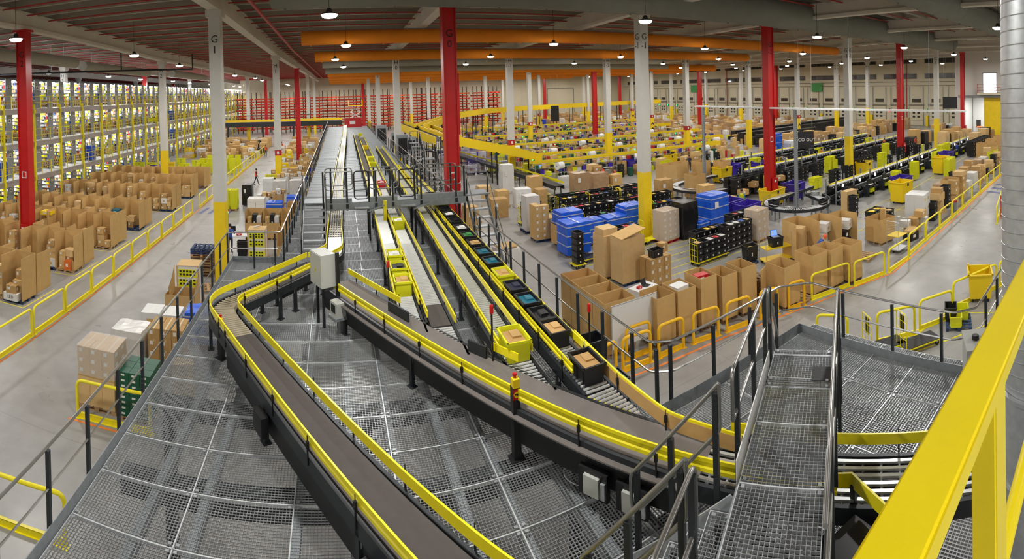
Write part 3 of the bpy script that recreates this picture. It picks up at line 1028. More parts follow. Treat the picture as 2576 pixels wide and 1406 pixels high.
ob('sheet', MB().use('paper').prism([(-.06, -.03), (-.02, -.045), (.06, -.02), (.05, .02), (0, .045), (-.055, .02)], 0, .004).mesh('sheet'), o)

# ------------------------------------------------------------------ middle bridge over the lanes
BZ = 5.62
br = thing('conveyor_bridge', 'galvanised steel bridge with gates crossing above the merging lanes', 'bridge', (0, 18.0, 0))
ob('deck', MB().use('galv_dull').b2(-1.18, 4.75, 0, .85, BZ - .05, BZ).mesh('deck'), br)
ob('fascia', MB().use('galv_dull').b2(-.45, 4.75, -.05, 0, BZ - .28, BZ - .02).mesh('fascia'), br)
ob('fascia', MB().use('galv_dull').b2(-1.18, 4.75, .85, .9, BZ - .28, BZ - .02).mesh('fascia'), br)
for a, b in ((-.42, .55), (1.2, 2.2), (2.9, 4.75)):
    ob('toe_board', MB().use('galv_dull').b2(a, b, .0, .015, BZ, BZ + .14).mesh('toe_board'), br)
tread = MB().use('galv').b2(-.36, .36, -.12, .12, -.025, 0).b2(-.36, .36, -.13, -.12, -.05, .004).mesh('tread')
def loopm(w, h0, h1, r, t):
    pts = [(-w/2, 0, h0), (w/2, 0, h0), (w/2, 0, h1), (-w/2, 0, h1)]
    c = []
    for i in range(4):
        a, b, d = V(pts[i - 1]), V(pts[i]), V(pts[(i + 1) % 4])
        u, v = (a - b).normalized() * r, (d - b).normalized() * r
        for k in range(5):
            s = k / 4
            c.append((b + u) * (1 - s) ** 2 + b * 2 * s * (1 - s) + (b + v) * s * s)
    return MB().use(t).tube(c, .021, 7, closed=True).mesh('guard_loop', True)
bp = MB().use('dark_steel').b2(-.03, .03, -.03, .03, -.3, 1.08).b2(-.05, .05, -.07, .03, -.22, -.06).mesh('post')
for yy in (0.0, .85):
    for a, b in ((-.42, .6), (1.2, 2.25), (2.85, 4.6)):
        ob('guard_loop', loopm(b - a, BZ + .45, BZ + 1.1, .14, 'steel_tube'), br, ((a + b) / 2, yy, 0))
        for x in (a + .22, b - .22):
            ob('post', bp, br, (x, yy, BZ))
for a, b in ((.64, 1.15), (2.28, 2.82)):
    gt = ob('gate', loopm(b - a, BZ + .1, BZ + 1.1, .12, 'black'), br, ((a + b) / 2, 0, 0))
    ob('gate_bar', MB().use('black').cyl((-(b - a) / 2, 0, BZ + .42), ((b - a) / 2, 0, BZ + .42), .015, 6).mesh('gate_bar'), gt)
    ob('gate_bar', MB().use('black').cyl((-(b - a) / 2, 0, BZ + .75), ((b - a) / 2, 0, BZ + .75), .015, 6).mesh('gate_bar'), gt)
    ob('gate_step', MB().use('galv').b2(-(b - a) / 2, (b - a) / 2, -.25, .02, BZ - .2, BZ - .17).mesh('gate_step'), gt)
for x in (-.48, 1.17, 2.84, 4.7):
    ob('support_leg', MB().use('black').b2(x - .03, x + .03, -.03, .03, PZ + .002, BZ + 1.1).mesh('support_leg'), br)
    ob('support_leg', MB().use('black').b2(x - .03, x + .03, .85, .91, PZ + .002, BZ).mesh('support_leg'), br)
for x in (1.35, 3.0):
    ob('hatch_flap', MB().use('galv_dull').bar((x - .25, -.1, BZ - .32), (x + .35, -.1, BZ - .12), .3, .03).mesh('hatch_flap'), br)
o = thing('yellow_post', 'yellow steel post under the bridge between the two left lanes', 'post', (1.72, 17.85, PZ))
ob('shaft', MB().use('yellow_paint').b2(-.06, .06, -.05, .05, 0, 1.45).mesh('shaft'), o); ob('base_plate', MB().use('yellow_paint').b2(-.1, .1, -.09, .09, 0, .015).mesh('base_plate'), o)
def stair(label, x, y, z0, z1, n, run, rz, w=.72, rails=True):
    """Straight flight descending towards -Y (before turning by rz) from (x,y,z1)."""
    o = thing('stair_flight', label, 'stairs', (x, y, 0), rz)
    rise = (z1 - z0) / (n + 1)
    for i in range(1, n + 1):
        ob('tread', tread, o, (0, -run * (i - .5), z1 - rise * i))
    L = run * n
    for s in (-1, 1):
        ob('stringer', MB().use('galv_dull').bar((s * (w / 2 + .02), .05, z1 - .08), (s * (w / 2 + .02), -L - .1, z0 + .12), .02, .22).mesh('stringer'), o)
        if rails:
            sx = s * (w / 2 + .05)
            pts = fillet([(sx, .1, z1 + 1.0), (sx, -L - .1, z0 + 1.0), (sx, -L - .22, z0 + .5), (sx, -L * .5, (z0 + z1) / 2 + .5)], .15, 5)
            ob('hand_tube', MB().use('steel_tube').tube(pts, .021, 7).mesh('hand_tube', True), o)
            for q in (.05, .5, .95):
                ob('post', MB().use('dark_steel').b2(sx - .025, sx + .025, -L * q - .025, -L * q + .025, z1 - (z1 - z0) * q - .15, z1 - (z1 - z0) * q + .96).mesh('post'), o)
    return o
stair('galvanised stair flight at the left end of the conveyor bridge', -.8, 18.0, PZ, BZ, 6, .24, 0)
stair('galvanised stair flight at the right end of the conveyor bridge', 5.25, 18.3, 3.0, BZ, 9, .24, 0)
ob('landing', MB().use('galv_dull').b2(4.75, 5.7, 0, .85, BZ - .05, BZ).mesh('landing'), br)

# ------------------------------------------------------------------ crossover walkway at the right, over the strip conveyor
WZ = 5.5
wa = V((.855, .5185, 0)); wn = V((-.5185, .855, 0))                 # along and to the left
w0 = V((3.08, 2.70, 0))                                             # middle of the near end
def WP(t, s, z=0):
    q = w0 + wa * t + wn * s
    return V((q.x, q.y, z))
cw = thing('crossover_walkway', 'raised grating walkway crossing over the strip conveyor beside the yellow rail', 'walkway', (0, 0, 0))
wr = atan2(wa.y, wa.x)
GW = grating(.92, .86, 20, 19)
for k, t in enumerate((-.9, .02, .94, 1.86, 2.56)):
    p = WP(t + .3, 0, WZ)
    ob('grating_panel', GW, cw, p, wr)
ob('side_plate', MB().use('white').bar(WP(.85, .47, WZ + .03), WP(3.0, .47, WZ + .03), .012, .26).mesh('side_plate'), cw)
ob('side_plate', MB().use('dark_steel').bar(WP(-.7, -.46, WZ - .02), WP(3.1, -.46, WZ - .02), .012, .26).mesh('side_plate'), cw)
ob('edge_beam', MB().use('galv_dull').bar(WP(-.7, .44, WZ - .12), WP(.85, .44, WZ - .12), .04, .14).mesh('edge_beam'), cw)
ob('nosing', MB().use('galv').bar(WP(3.18, -.44, WZ - .02), WP(3.18, .44, WZ - .02), .04, .05).mesh('nosing'), cw)
for t in (.3, 1.5, 3.0):
    for s in (-.42, .42):
        ob('support_leg', MB().use('dark_steel').b2(-.04, .04, -.04, .04, PZ + .002, WZ - .05).mesh('support_leg'), cw, WP(t, s, 0), wr)
ob('black_plate', MB().use('black').b2(-.16, .16, -.13, .13, 0, .006).mesh('black_plate'), cw, WP(2.72, -.30, WZ + .006), wr)
# treads down to the arm of the platform beyond, and down to the left
for i in range(4):
    t = 3.18 + .25 * (i + .5)
    m = MB().use('galv').bar(WP(t, -.42, WZ - .26 * (i + 1)), WP(t, .42, WZ - .26 * (i + 1)), .24, .03)
    ob('tread', m.mesh('tread'), cw)
TG = grating(.25, .78, 6, 18)
for i in range(5):
    p = WP(.25, .46 + .22 * (i + .5), WZ - .216 * (i + 1))
    ob('tread', TG, cw, p, wr + pi / 2)
for t in (-.16, .66):
    ob('stringer', MB().use('galv').bar(WP(t, .44, WZ - .1), WP(t, 1.75, PZ + .1), .02, .16).mesh('stringer'), cw)
mb2 = thing('diverter_housing', 'black machine housing beside the strip conveyor under the crossover walkway', 'machine', (4.05, 2.25, PZ), -.2)
ob('housing', MB().use('black').b2(-.35, .3, -.75, .5, .01, .72).mesh('housing'), mb2); ob('cover', MB().use('black_gloss').b2(-.3, .25, -.7, .4, .72, .75).mesh('cover'), mb2)
dv = thing('diverter_guide', 'bent yellow guide turning off the strip conveyor right of the walkway', 'guide rail')
guide(dv, z3([(4.48, 2.98), (4.6, 2.8), (4.42, 2.32), (4.25, 1.9)]), right=False, brackets=0, h=1.2)
ob('foot', MB().use('dark_steel').b2(4.56, 4.62, 2.75, 2.81, PZ, CZ + .15).mesh('foot'), dv)
# handrails of the walkway
def loop_rail(label, pts, posts, rt=.022):
    o = thing('handrail', label, 'handrail', (0, 0, 0))
    ob('tube', MB().use('steel_tube').tube(fillet(pts, .12, 6), rt, 9).mesh('tube', True), o)
    for p, z0, z1 in posts:
        ob('post', MB().use('dark_steel').b2(-.028, .028, -.028, .028, z0, z1).mesh('post'), o, (p.x, p.y, 0), wr)
    return o
s = .52
loop_rail('long galvanised handrail on the right side of the crossover walkway', [WP(-.75, -s, WZ + 1.02), WP(3.1, -s, WZ + 1.02), WP(3.1, -s, WZ + .55), WP(-.75, -s, WZ + .55)],
          [(WP(t, -s), WZ - .3, WZ + 1.0) for t in (.1, 1.2, 2.3, 3.0)])
loop_rail('galvanised handrail on the left side of the crossover walkway, far part', [WP(.95, s, WZ + .5), WP(.95, s, WZ + 1.02), WP(3.12, s, WZ + 1.02), WP(3.12, s, WZ + .5), WP(.95, s, WZ + .5)],
          [(WP(t, s), WZ - .3, WZ + 1.0) for t in (1.15, 2.1, 2.98)])
for sg, lb in ((-s, 'right'), (s, 'left')):
    loop_rail('sloping galvanised stair rail at the far %s end of the crossover' % lb, [WP(3.3, sg, WZ + .5), WP(3.3, sg, WZ + 1.0), WP(4.2, sg, PZ + 1.05), WP(4.2, sg, PZ + .55), WP(3.3, sg, WZ + .5)],
              [(WP(3.42, sg), PZ, WZ + .9), (WP(4.1, sg), PZ, PZ + 1.1)])
loop_rail('galvanised stair rail left of the walkway, farther of the pair', [WP(.78, .62, WZ + .98), WP(.78, 1.62, PZ + 1.1), WP(.78, 1.62, PZ + .65), WP(.78, .62, WZ + .5), WP(.78, .62, WZ + .98)],
          [(WP(.78, q), PZ, WZ + .95 - (q - .6) * 1.15) for q in (.66, 1.15, 1.55)])
loop_rail('galvanised stair rail left of the walkway, nearer of the pair', [WP(-.28, .62, WZ + .98), WP(-.28, 1.62, PZ + 1.1), WP(-.28, 1.62, PZ + .65), WP(-.28, .62, WZ + .5), WP(-.28, .62, WZ + .98)],
          [(WP(-.28, q), PZ, WZ + .95 - (q - .6) * 1.15) for q in (.66, 1.15, 1.55)])
loop_rail('galvanised handrail on the left side of the crossover walkway, near part', [WP(-.34, s, WZ + .5), WP(-.34, s, WZ + 1.02), WP(-1.3, s, WZ + 1.02), WP(-1.3, s, WZ + .5), WP(-.34, s, WZ + .5)],
          [(WP(-.42, s), PZ, WZ + .98)])

# ------------------------------------------------------------------ yellow guard rail beside the camera and the silver ducts
g = thing('guard_rail', 'bright yellow painted steel guard rail, closest thing at the right', 'railing', (0, 0, 0))
def bev_box(x0, x1, y0, y1, z0, z1, mt, bv=.008):
    bm = bmesh.new()
    bmesh.ops.create_cube(bm, size=1)
    for v in bm.verts:
        v.co = V(((x0 + x1) / 2 + v.co.x * (x1 - x0), (y0 + y1) / 2 + v.co.y * (y1 - y0), (z0 + z1) / 2 + v.co.z * (z1 - z0)))
    bmesh.ops.bevel(bm, geom=bm.edges[:], offset=bv, segments=3, affect='EDGES')
    me = bpy.data.meshes.new('beam')
    bm.to_mesh(me); bm.free()
    me.materials.append(MATS[mt])
    return me
ob('top_beam', bev_box(.1, 5.0, .24, .325, 8.855, 8.9, 'rail_yellow', .006), g)
ob('post', bev_box(.985, 1.075, .255, .31, 7.6, 8.86, 'rail_yellow', .004), g)
ob('post', bev_box(2.9, 2.99, .255, .31, 7.6, 8.86, 'rail_yellow', .004), g)
ob('mid_tube', MB().use('rail_yellow').cyl((1.07, .285, 8.35), (5, .285, 8.35), .021, 16).mesh('mid_tube', True), g)
ob('mid_tube', MB().use('rail_yellow').cyl((.1, .285, 7.95), (5, .285, 7.95), .021, 16).mesh('mid_tube', True), g)
ld_ = thing('landing', 'steel landing under the yellow guard rail', 'platform', (0, 0, 0))
ob('deck', MB().use('galv_dull').b2(.6, 6, -3, .32, 7.52, 7.6).mesh('deck'), ld_)
ob('leg', MB().use('dark_steel').b2(5.6, 5.8, .1, .3, 0, 7.52).mesh('leg'), ld_)
d = thing('spiral_duct', 'tall shiny spiral-seamed silver duct rising at the right edge', 'air duct', (4.64, 0.78, 0))
R = .34
m = MB().use('galv')
N = 24
prof = [(R, 0.0)]
z = 0
ob('pipe', MB().use('galv').lathe([(R, 5.4), (R, 15.4)], n=28).mesh('pipe', True), d)
pts = []
for i in range(1400):
    a = i * 2 * pi / 20
    pts.append((R * cos(a), R * sin(a), 5.6 + i * .13 / 20))
ob('spiral_seam', MB().use('galv').tube(pts, .007, 4).mesh('spiral_seam', True), d)
el = fillet([(0, 0, 5.75), (0, 0, 5.0), (.1, -1.2, 4.9)], .8, 8)
ob('elbow', MB().use('galv').tube([(0, 0, 6.6)] + el, R + .02, 26).mesh('elbow', True), d)
for zz in (6.6, 5.75):
    ob('joint_ring', MB().use('galv').lathe([(R + .005, -.03), (R + .04, -.02), (R + .04, .02), (R + .005, .03)], (0, 0, zz), 28).mesh('joint_ring', True), d)
o = thing('control_desk', 'grey sloped control box with two black knobs behind the yellow rail', 'control box', (7.75, 2.22, PZ), .5)
ob('body', MB().use('grey_box').prism([(-.2, -.3), (.2, -.3), (.2, .3), (-.2, .3)], 0, 1.0).mesh('body'), o)
tp = ob('sloped_top', MB().use('grey_box').bar((-.22, 0, 1.0), (.22, 0, 1.12), .62, .06).mesh('sloped_top'), o)
for yy in (-.12, .12):
    ob('knob', MB().use('black').lathe([(.06, 0), (.06, .05), (.05, .07), (.001, .07)], n=12).mesh('knob', True), tp, (0.0, yy, 1.09))
# ------------------------------------------------------------------ kit: cartons, pallets, totes, carts, barriers, people
CART = {}
CMATS = ['card', 'card_b', 'card_c']
def carton_mesh(w, d, h, v=0):
    k = (round(w, 2), round(d, 2), round(h, 2), v)
    if k not in CART:
        m = MB().use(CMATS[v % 3]).box((0, 0, h / 2), (w, d, h))
        m.use('tape').b2(-.025, .025, -d / 2 - .002, d / 2 + .002, h - .08, h + .002)
        if v != 2:
            m.use('paper').b2(-w * .35, -w * .08, -d / 2 - .003, -d / 2, h * .45, h * .8)
            m.b2(w / 2, w / 2 + .003, -d * .3, d * .05, h * .4, h * .75)
        CART[k] = m.mesh('carton')
    return CART[k]
BOXM = {}
def plain(w, d, h, mt):
    k = (round(w, 2), round(d, 2), round(h, 2), mt)
    if k not in BOXM:
        m = MB().use(mt).box((0, 0, h / 2), (w, d, h))
        if mt == 'white':
            m.use('card').b2(-w * .2, w * .15, -d / 2 - .003, -d / 2, h * .3, h * .6)
            m.use('paper').b2(-w * .1, w * .1, -d / 2, d / 2, h, h + .002)
        else:
            m.use('paper').b2(-w * .25, w * .1, -d / 2 - .003, -d / 2, h * .35, h * .7)
        BOXM[k] = m.mesh('box')
    return BOXM[k]
QUEUE = {}
def later(kind, size, loc, rz, make, mesh):
    """Countable repeats wait here; flush() builds the 300 that show largest as objects, the rest as one mass per kind."""
    d2 = loc[0] ** 2 + loc[1] ** 2 + (loc[2] - HC) ** 2
    QUEUE.setdefault(kind, []).append((size / d2, len(QUEUE[kind]) if kind in QUEUE else 0, loc, rz, make, mesh))
def flush(limit, words_):
    for kind, L in QUEUE.items():
        L.sort(key=lambda t: (-t[0], t[1]))
        rest = MB()
        for i, (s, k, loc, rz, make, mesh) in enumerate(L):
            if i < limit:
                make()
                continue
            n = len(rest.v)
            ca, sa = cos(rz), sin(rz)
            slots = []
            for mm in mesh.materials:
                rest.use(mm); slots.append(rest.cur)
            for v in mesh.vertices:
                c = v.co
                rest.v.append((loc[0] + c.x * ca - c.y * sa, loc[1] + c.x * sa + c.y * ca, loc[2] + c.z))
            for p in mesh.polygons:
                rest.f.append(tuple(n + q for q in p.vertices)); rest.mi.append(slots[p.material_index])
        if rest.v:
            o = ob('distant_%ss' % kind, rest.mesh('distant_%ss' % kind)); o['kind'] = 'stuff'
            tag(o, words_.get(kind, 'mass of small distant %ss too far to tell apart' % kind.replace('_', ' ')), kind.split('_')[-1] + 's')
def carton(label, x, y, z, w, d, h, rz=0.0, v=None, group=None, mt=None, name='carton'):
    me = plain(w, d, h, mt) if mt else carton_mesh(w, d, h, rnd.randrange(3) if v is None else v)
    later(name, w * h, (x, y, z), rz, lambda: thing(name, label, 'box', (x, y, z), rz, group, me), me)
PAL = {}
def pallet_parts(mt):
    if mt not in PAL:
        a = MB().use(mt)
        for i in range(5):
            a.box((-.52 + .26 * i, 0, .133), (.13, 1.0, .022))
        a2 = MB().use(mt)
        for i in range(3):
            a2.box((0, -.44 + .44 * i, .111), (1.2, .1, .022))
        b = MB().use(mt)
        for i in range(3):
            for j in range(3):
                b.box((-.53 + .53 * i, -.44 + .44 * j, .06), (.14, .1, .08))
        for j in range(3):
            b.box((0, -.44 + .44 * j, .011), (1.2, .1, .02))
        PAL[mt] = (a.mesh('deck_boards'), a2.mesh('stringer_boards'), b.mesh('feet'))
    return PAL[mt]
def pallet(label, x, y, z=0.0, rz=0.0, mt='wood', group=None, sc=None):
    a, a2, b = pallet_parts(mt)
    o = thing('pallet', label, 'pallet', (x, y, z), rz, group, None, sc)
    for n, m in (('deck_boards', a), ('stringer_boards', a2), ('feet', b)):
        q = ob(n, m, o); q['kind'] = 'stuff'
    return o
PH = .146
GAY = {}
def gaylord(label, x, y, rz, w=1.15, d=1.2, h=1.95, z=PH, front=False, cut=0.0, group=None, flare=0.0, seed=0):
    """Three- or four-sided corrugated pallet box; the open or cut side faces -Y before turning."""
    o = thing('pallet_box', label, 'pallet box', (x, y, z), rz, group)
    t = .014
    key = (w, d, h, front, cut, flare)
    if key not in GAY:
        ms = []
        f = flare
        def wall(p0, p1, h0, h1):
            q = MB().use('card')
            (x0, y0), (x1, y1) = p0, p1
            n = V((y1 - y0, x0 - x1, 0)).normalized() * t
            a, b = V((x0, y0, 0)), V((x1, y1, 0))
            top0, top1 = a + V((0, 0, h0)), b + V((0, 0, h1))
            mid = (a + b) / 2 + n * .8
            for (u0, u1, l0, l1) in ((a, mid, h0, (h0 + h1) / 2), (mid, b, (h0 + h1) / 2, h1)):
                pts = [u0, u1, u1 + V((0, 0, l1)), u0 + V((0, 0, l0))]
                pin = [p + n for p in pts]
                q.face(pts).face(pin[::-1])
                q.face([pts[3], pts[2], pin[2], pin[3]])
                q.face([pts[0], pin[0], pin[1], pts[1]])
            q.face([a, top0, top0 + n, a + n]); q.face([b + n, top1 + n, top1, b])
            return q
        ms.append(('back_wall', wall((-w/2, d/2), (w/2, d/2), h, h).mesh('back_wall')))
        ms.append(('side_wall', wall((-w/2 - f, -d/2), (-w/2, d/2), h, h).mesh('side_wall')))
        ms.append(('side_wall', wall((w/2, d/2), (w/2 + f * .6, -d/2), h, h).mesh('side_wall')))
        if front:
            ms.append(('front_wall', wall((w/2, -d/2), (-w/2, -d/2), h - cut, h - cut).mesh('front_wall')))
        GAY[key] = ms
    for n, m in GAY[key]:
        ob(n, m, o)
    return o
# totes ------------------------------------------------------
def tote_mesh(w, d, h, mt, lab=True, fill=None):
    m = MB().use(mt)
    t = .018
    b = .9
    for s in (-1, 1):                                              # double walls
        for ax in (0, 1):
            def P(a, z, inner):
                k = b + (1 - b) * z / h
                ww, dd = w / 2 * k - (t if inner else 0), d / 2 * k - (t if inner else 0)
                return (s * ww, a * dd, z) if ax == 0 else (a * ww, s * dd, z)
            q = [P(-1, 0, False), P(1, 0, False), P(1, h, False), P(-1, h, False)]
            r = [P(-1, .02, True), P(1, .02, True), P(1, h, True), P(-1, h, True)]
            if (s > 0) == (ax == 0):
                m.face(q).face(r[::-1])
            else:
                m.face(q[::-1]).face(r)
    m.box((0, 0, .01), (w * b, d * b, .02))
    for s in (-1, 1):                                              # rim
        m.box((s * (w / 2 + .004), 0, h - .02), (.03, d + .04, .045))
        m.box((0, s * (d / 2 + .004), h - .02), (w + .04, .03, .045))
    for i in (-1, 0, 1):                                           # ribs
        m.box((i * w * .38, -d / 2 * .965, h * .5), (.02, .02, h * .8))
        m.box((i * w * .38, d / 2 * .965, h * .5), (.02, .02, h * .8))
    if lab:
        m.use('paper').b2(-.03, .025, -d / 2 - .012, -d / 2 * .94, h * .3, h * .55)
        m.b2(w / 2 * .94, w / 2 + .012, -.03, .03, h * .3, h * .55)
    if fill:
        m.use(fill).box((0, 0, h * .7), (w * .8, d * .78, .1)).box((w * .1, -d * .1, h * .8), (w * .4, d * .4, .1))
    return m.mesh('tote')
TOTE = {}
def tote(label, x, y, z, rz=0.0, mt='tote_black', w=.58, d=.38, h=.30, fill=None, group=None, lab=True):
    k = (mt, w, d, h, fill, lab)
    if k not in TOTE:
        TOTE[k] = tote_mesh(w, d, h, mt, lab, fill)
    nm = {'tote_black': 'black_tote', 'tote_yellow': 'yellow_tote', 'tote_blue': 'blue_tote', 'tote_green': 'green_tote'}.get(mt, 'tote')
    me = TOTE[k]
    later(nm, w * h, (x, y, z), rz, lambda: thing(nm, label, 'tote', (x, y, z), rz, group, me), me)
# wheeled cart with end frames (yellow) -----------------------
def cart_parts(L, W=.62, mt='yellow_paint'):
    deck = MB().use(mt).b2(-L/2, L/2, -W/2, W/2, .19, .23).mesh('deck')
    fr = MB().use(mt).tube(fillet([(0, -W/2 + .03, .2), (0, -W/2 + .03, 1.45), (0, W/2 - .03, 1.45), (0, W/2 - .03, .2)], .12, 5), .018, 7)
    for zz in (.55, .85, 1.15):
        fr.cyl((0, -W/2 + .03, zz), (0, W/2 - .03, zz), .011, 5)
    fr.cyl((0, -.09, .2), (0, -.09, 1.45), .011, 5).cyl((0, .09, .2), (0, .09, 1.45), .011, 5)
    fr = fr.mesh('end_frame', True)
    wh = MB().use('black').cyl((0, -.025, .09), (0, .025, .09), .09, 12).use('galv').box((0, 0, .15), (.06, .07, .08)).mesh('wheel', True)
    return deck, fr, wh
CARTP = {}
def cart(label, x, y, rz, L=1.9, W=.62, group=None, frames=(1, 1), mt='yellow_paint'):
    k = (L, W, mt)
    if k not in CARTP:
        CARTP[k] = cart_parts(L, W, mt)
    deck, fr, wh = CARTP[k]
    o = thing('roll_cart', label, 'cart', (x, y, 0), rz, group)
    ob('deck', deck, o)
    for s, on in ((-1, frames[0]), (1, frames[1])):
        if on:
            ob('end_frame', fr, o, (s * (L / 2 - .02), 0, 0))
    for sx in (-1, 1):
        for sy in (-1, 1):
            ob('wheel', wh, o, (sx * (L / 2 - .15), sy * (W / 2 - .08), 0))
    return o
# hoop barrier -------------------------------------------------
HOOP = {}
def hoop(label, a, b, mt='yellow_paint', h=1.12, group=None, r=.048):
    a, b = V((a[0], a[1], 0)), V((b[0], b[1], 0))
    L = round((b - a).length, 1)
    k = (L, mt, h)
    if k not in HOOP:
        t = MB().use(mt).tube(fillet([(-L/2, 0, .01), (-L/2, 0, h), (L/2, 0, h), (L/2, 0, .01)], .22, 7), r, 12).mesh('hoop', True)
        bt = MB().use(mt).b2(-L/2 + .05, L/2 - .05, -.05, .05, .0, .012).b2(-L/2 + .05, L/2 - .05, -.012, .012, .012, .15).b2(-L/2 + .05, L/2 - .05, -.012, .06, .14, .155).mesh('base_rail')
        ft = MB().use(mt).b2(-.1, .1, -.09, .09, 0, .014).use('galv').cyl((-.07, -.06, .014), (-.07, -.06, .03), .012, 6).cyl((.07, .06, .014), (.07, .06, .03), .012, 6).mesh('foot_plate')
        HOOP[k] = (t, bt, ft, L)
    t, bt, ft, L = HOOP[k]
    c = (a + b) / 2
    o = thing('hoop_barrier', label, 'barrier', (c.x, c.y, 0), atan2(b.y - a.y, b.x - a.x), group)
    ob('hoop', t, o); ob('base_rail', bt, o)
    for s in (-1, 1):
        ob('foot_plate', ft, o, (s * L / 2, 0, 0))
    return o
# large wheeled bin ---------------------------------------------
BINM = {}
def wheelie(label, x, y, rz, mt, w=1.3, d=.95, h=1.05, group=None, name='wheeled_bin'):
    k = (mt, w, d, h)
    if k not in BINM:
        m = MB().use(mt)
        z0, b = .18, .9
        t = .04
        for s in (-1, 1):
            for ax in (0, 1):
                def P(a, z, inn):
                    kk = b + (1 - b) * (z - z0) / h
                    ww, dd = w / 2 * kk - (t if inn else 0), d / 2 * kk - (t if inn else 0)
                    return (s * ww, a * dd, z) if ax == 0 else (a * ww, s * dd, z)
                q = [P(-1, z0, 0), P(1, z0, 0), P(1, z0 + h, 0), P(-1, z0 + h, 0)]
                r_ = [P(-1, z0 + .05, 1), P(1, z0 + .05, 1), P(1, z0 + h, 1), P(-1, z0 + h, 1)]
                if (s > 0) == (ax == 0):
                    m.face(q).face(r_[::-1])
                else:
                    m.face(q[::-1]).face(r_)
        m.box((0, 0, z0 + .03), (w * b, d * b, .06))
        body = m.mesh('body')
        rim = MB().use(mt)
        for s in (-1, 1):
            rim.box((s * (w / 2 + .01), 0, z0 + h - .02), (.07, d + .09, .06)).box((0, s * (d / 2 + .01), z0 + h - .02), (w + .09, .07, .06))
            rim.box((s * w * .42, d / 2 - .02, z0 + h + .05), (.14, .06, .12))
        rim = rim.mesh('rim')
        lock = MB().use('black').box((0, -d / 2 - .01, z0 + h - .22), (.16, .06, .22)).mesh('lock')
        wh = MB().use('black').cyl((0, -.03, .09), (0, .03, .09), .09, 12).box((0, 0, .17), (.1, .08, .08)).mesh('wheel', True)
        BINM[k] = (body, rim, lock, wh)
    body, rim, lock, wh = BINM[k]
    o = thing(name, label, 'bin', (x, y, 0), rz, group)
    ob('body', body, o); ob('rim', rim, o); ob('lock', lock, o)
    for sx in (-1, 1):
        for sy in (-1, 1):
            ob('wheel', wh, o, (sx * w * .33, sy * d * .33, 0))
    return o
# people ---------------------------------------------------------
def grow(name, joints, bones, mats, mfun):
    """One continuous skinned body from joints {name: (pos, radius)} and bones."""
    names = list(joints)
    me = bpy.data.meshes.new(name)
    me.from_pydata([joints[n][0] for n in names], [(names.index(a), names.index(b)) for a, b in bones], [])
    o = bpy.data.objects.new(name, me)
    COL.objects.link(o)
    md = o.modifiers.new('skin', 'SKIN')
    sv = me.skin_vertices[0].data
    for i, n in enumerate(names):
        r = joints[n][1]
        sv[i].radius = r if hasattr(r, '__len__') else (r, r)
        sv[i].use_root = (i == 0)
    sd = o.modifiers.new('sub', 'SUBSURF'); sd.levels = 1; sd.render_levels = 1
    dg = bpy.context.evaluated_depsgraph_get()
    out = bpy.data.meshes.new_from_object(o.evaluated_get(dg))
    bpy.data.objects.remove(o)
    for m in mats:
        out.materials.append(MATS[m])
    for p in out.polygons:
        p.material_index = mfun(p.center)
        p.use_smooth = True
    out.name = name
    return out
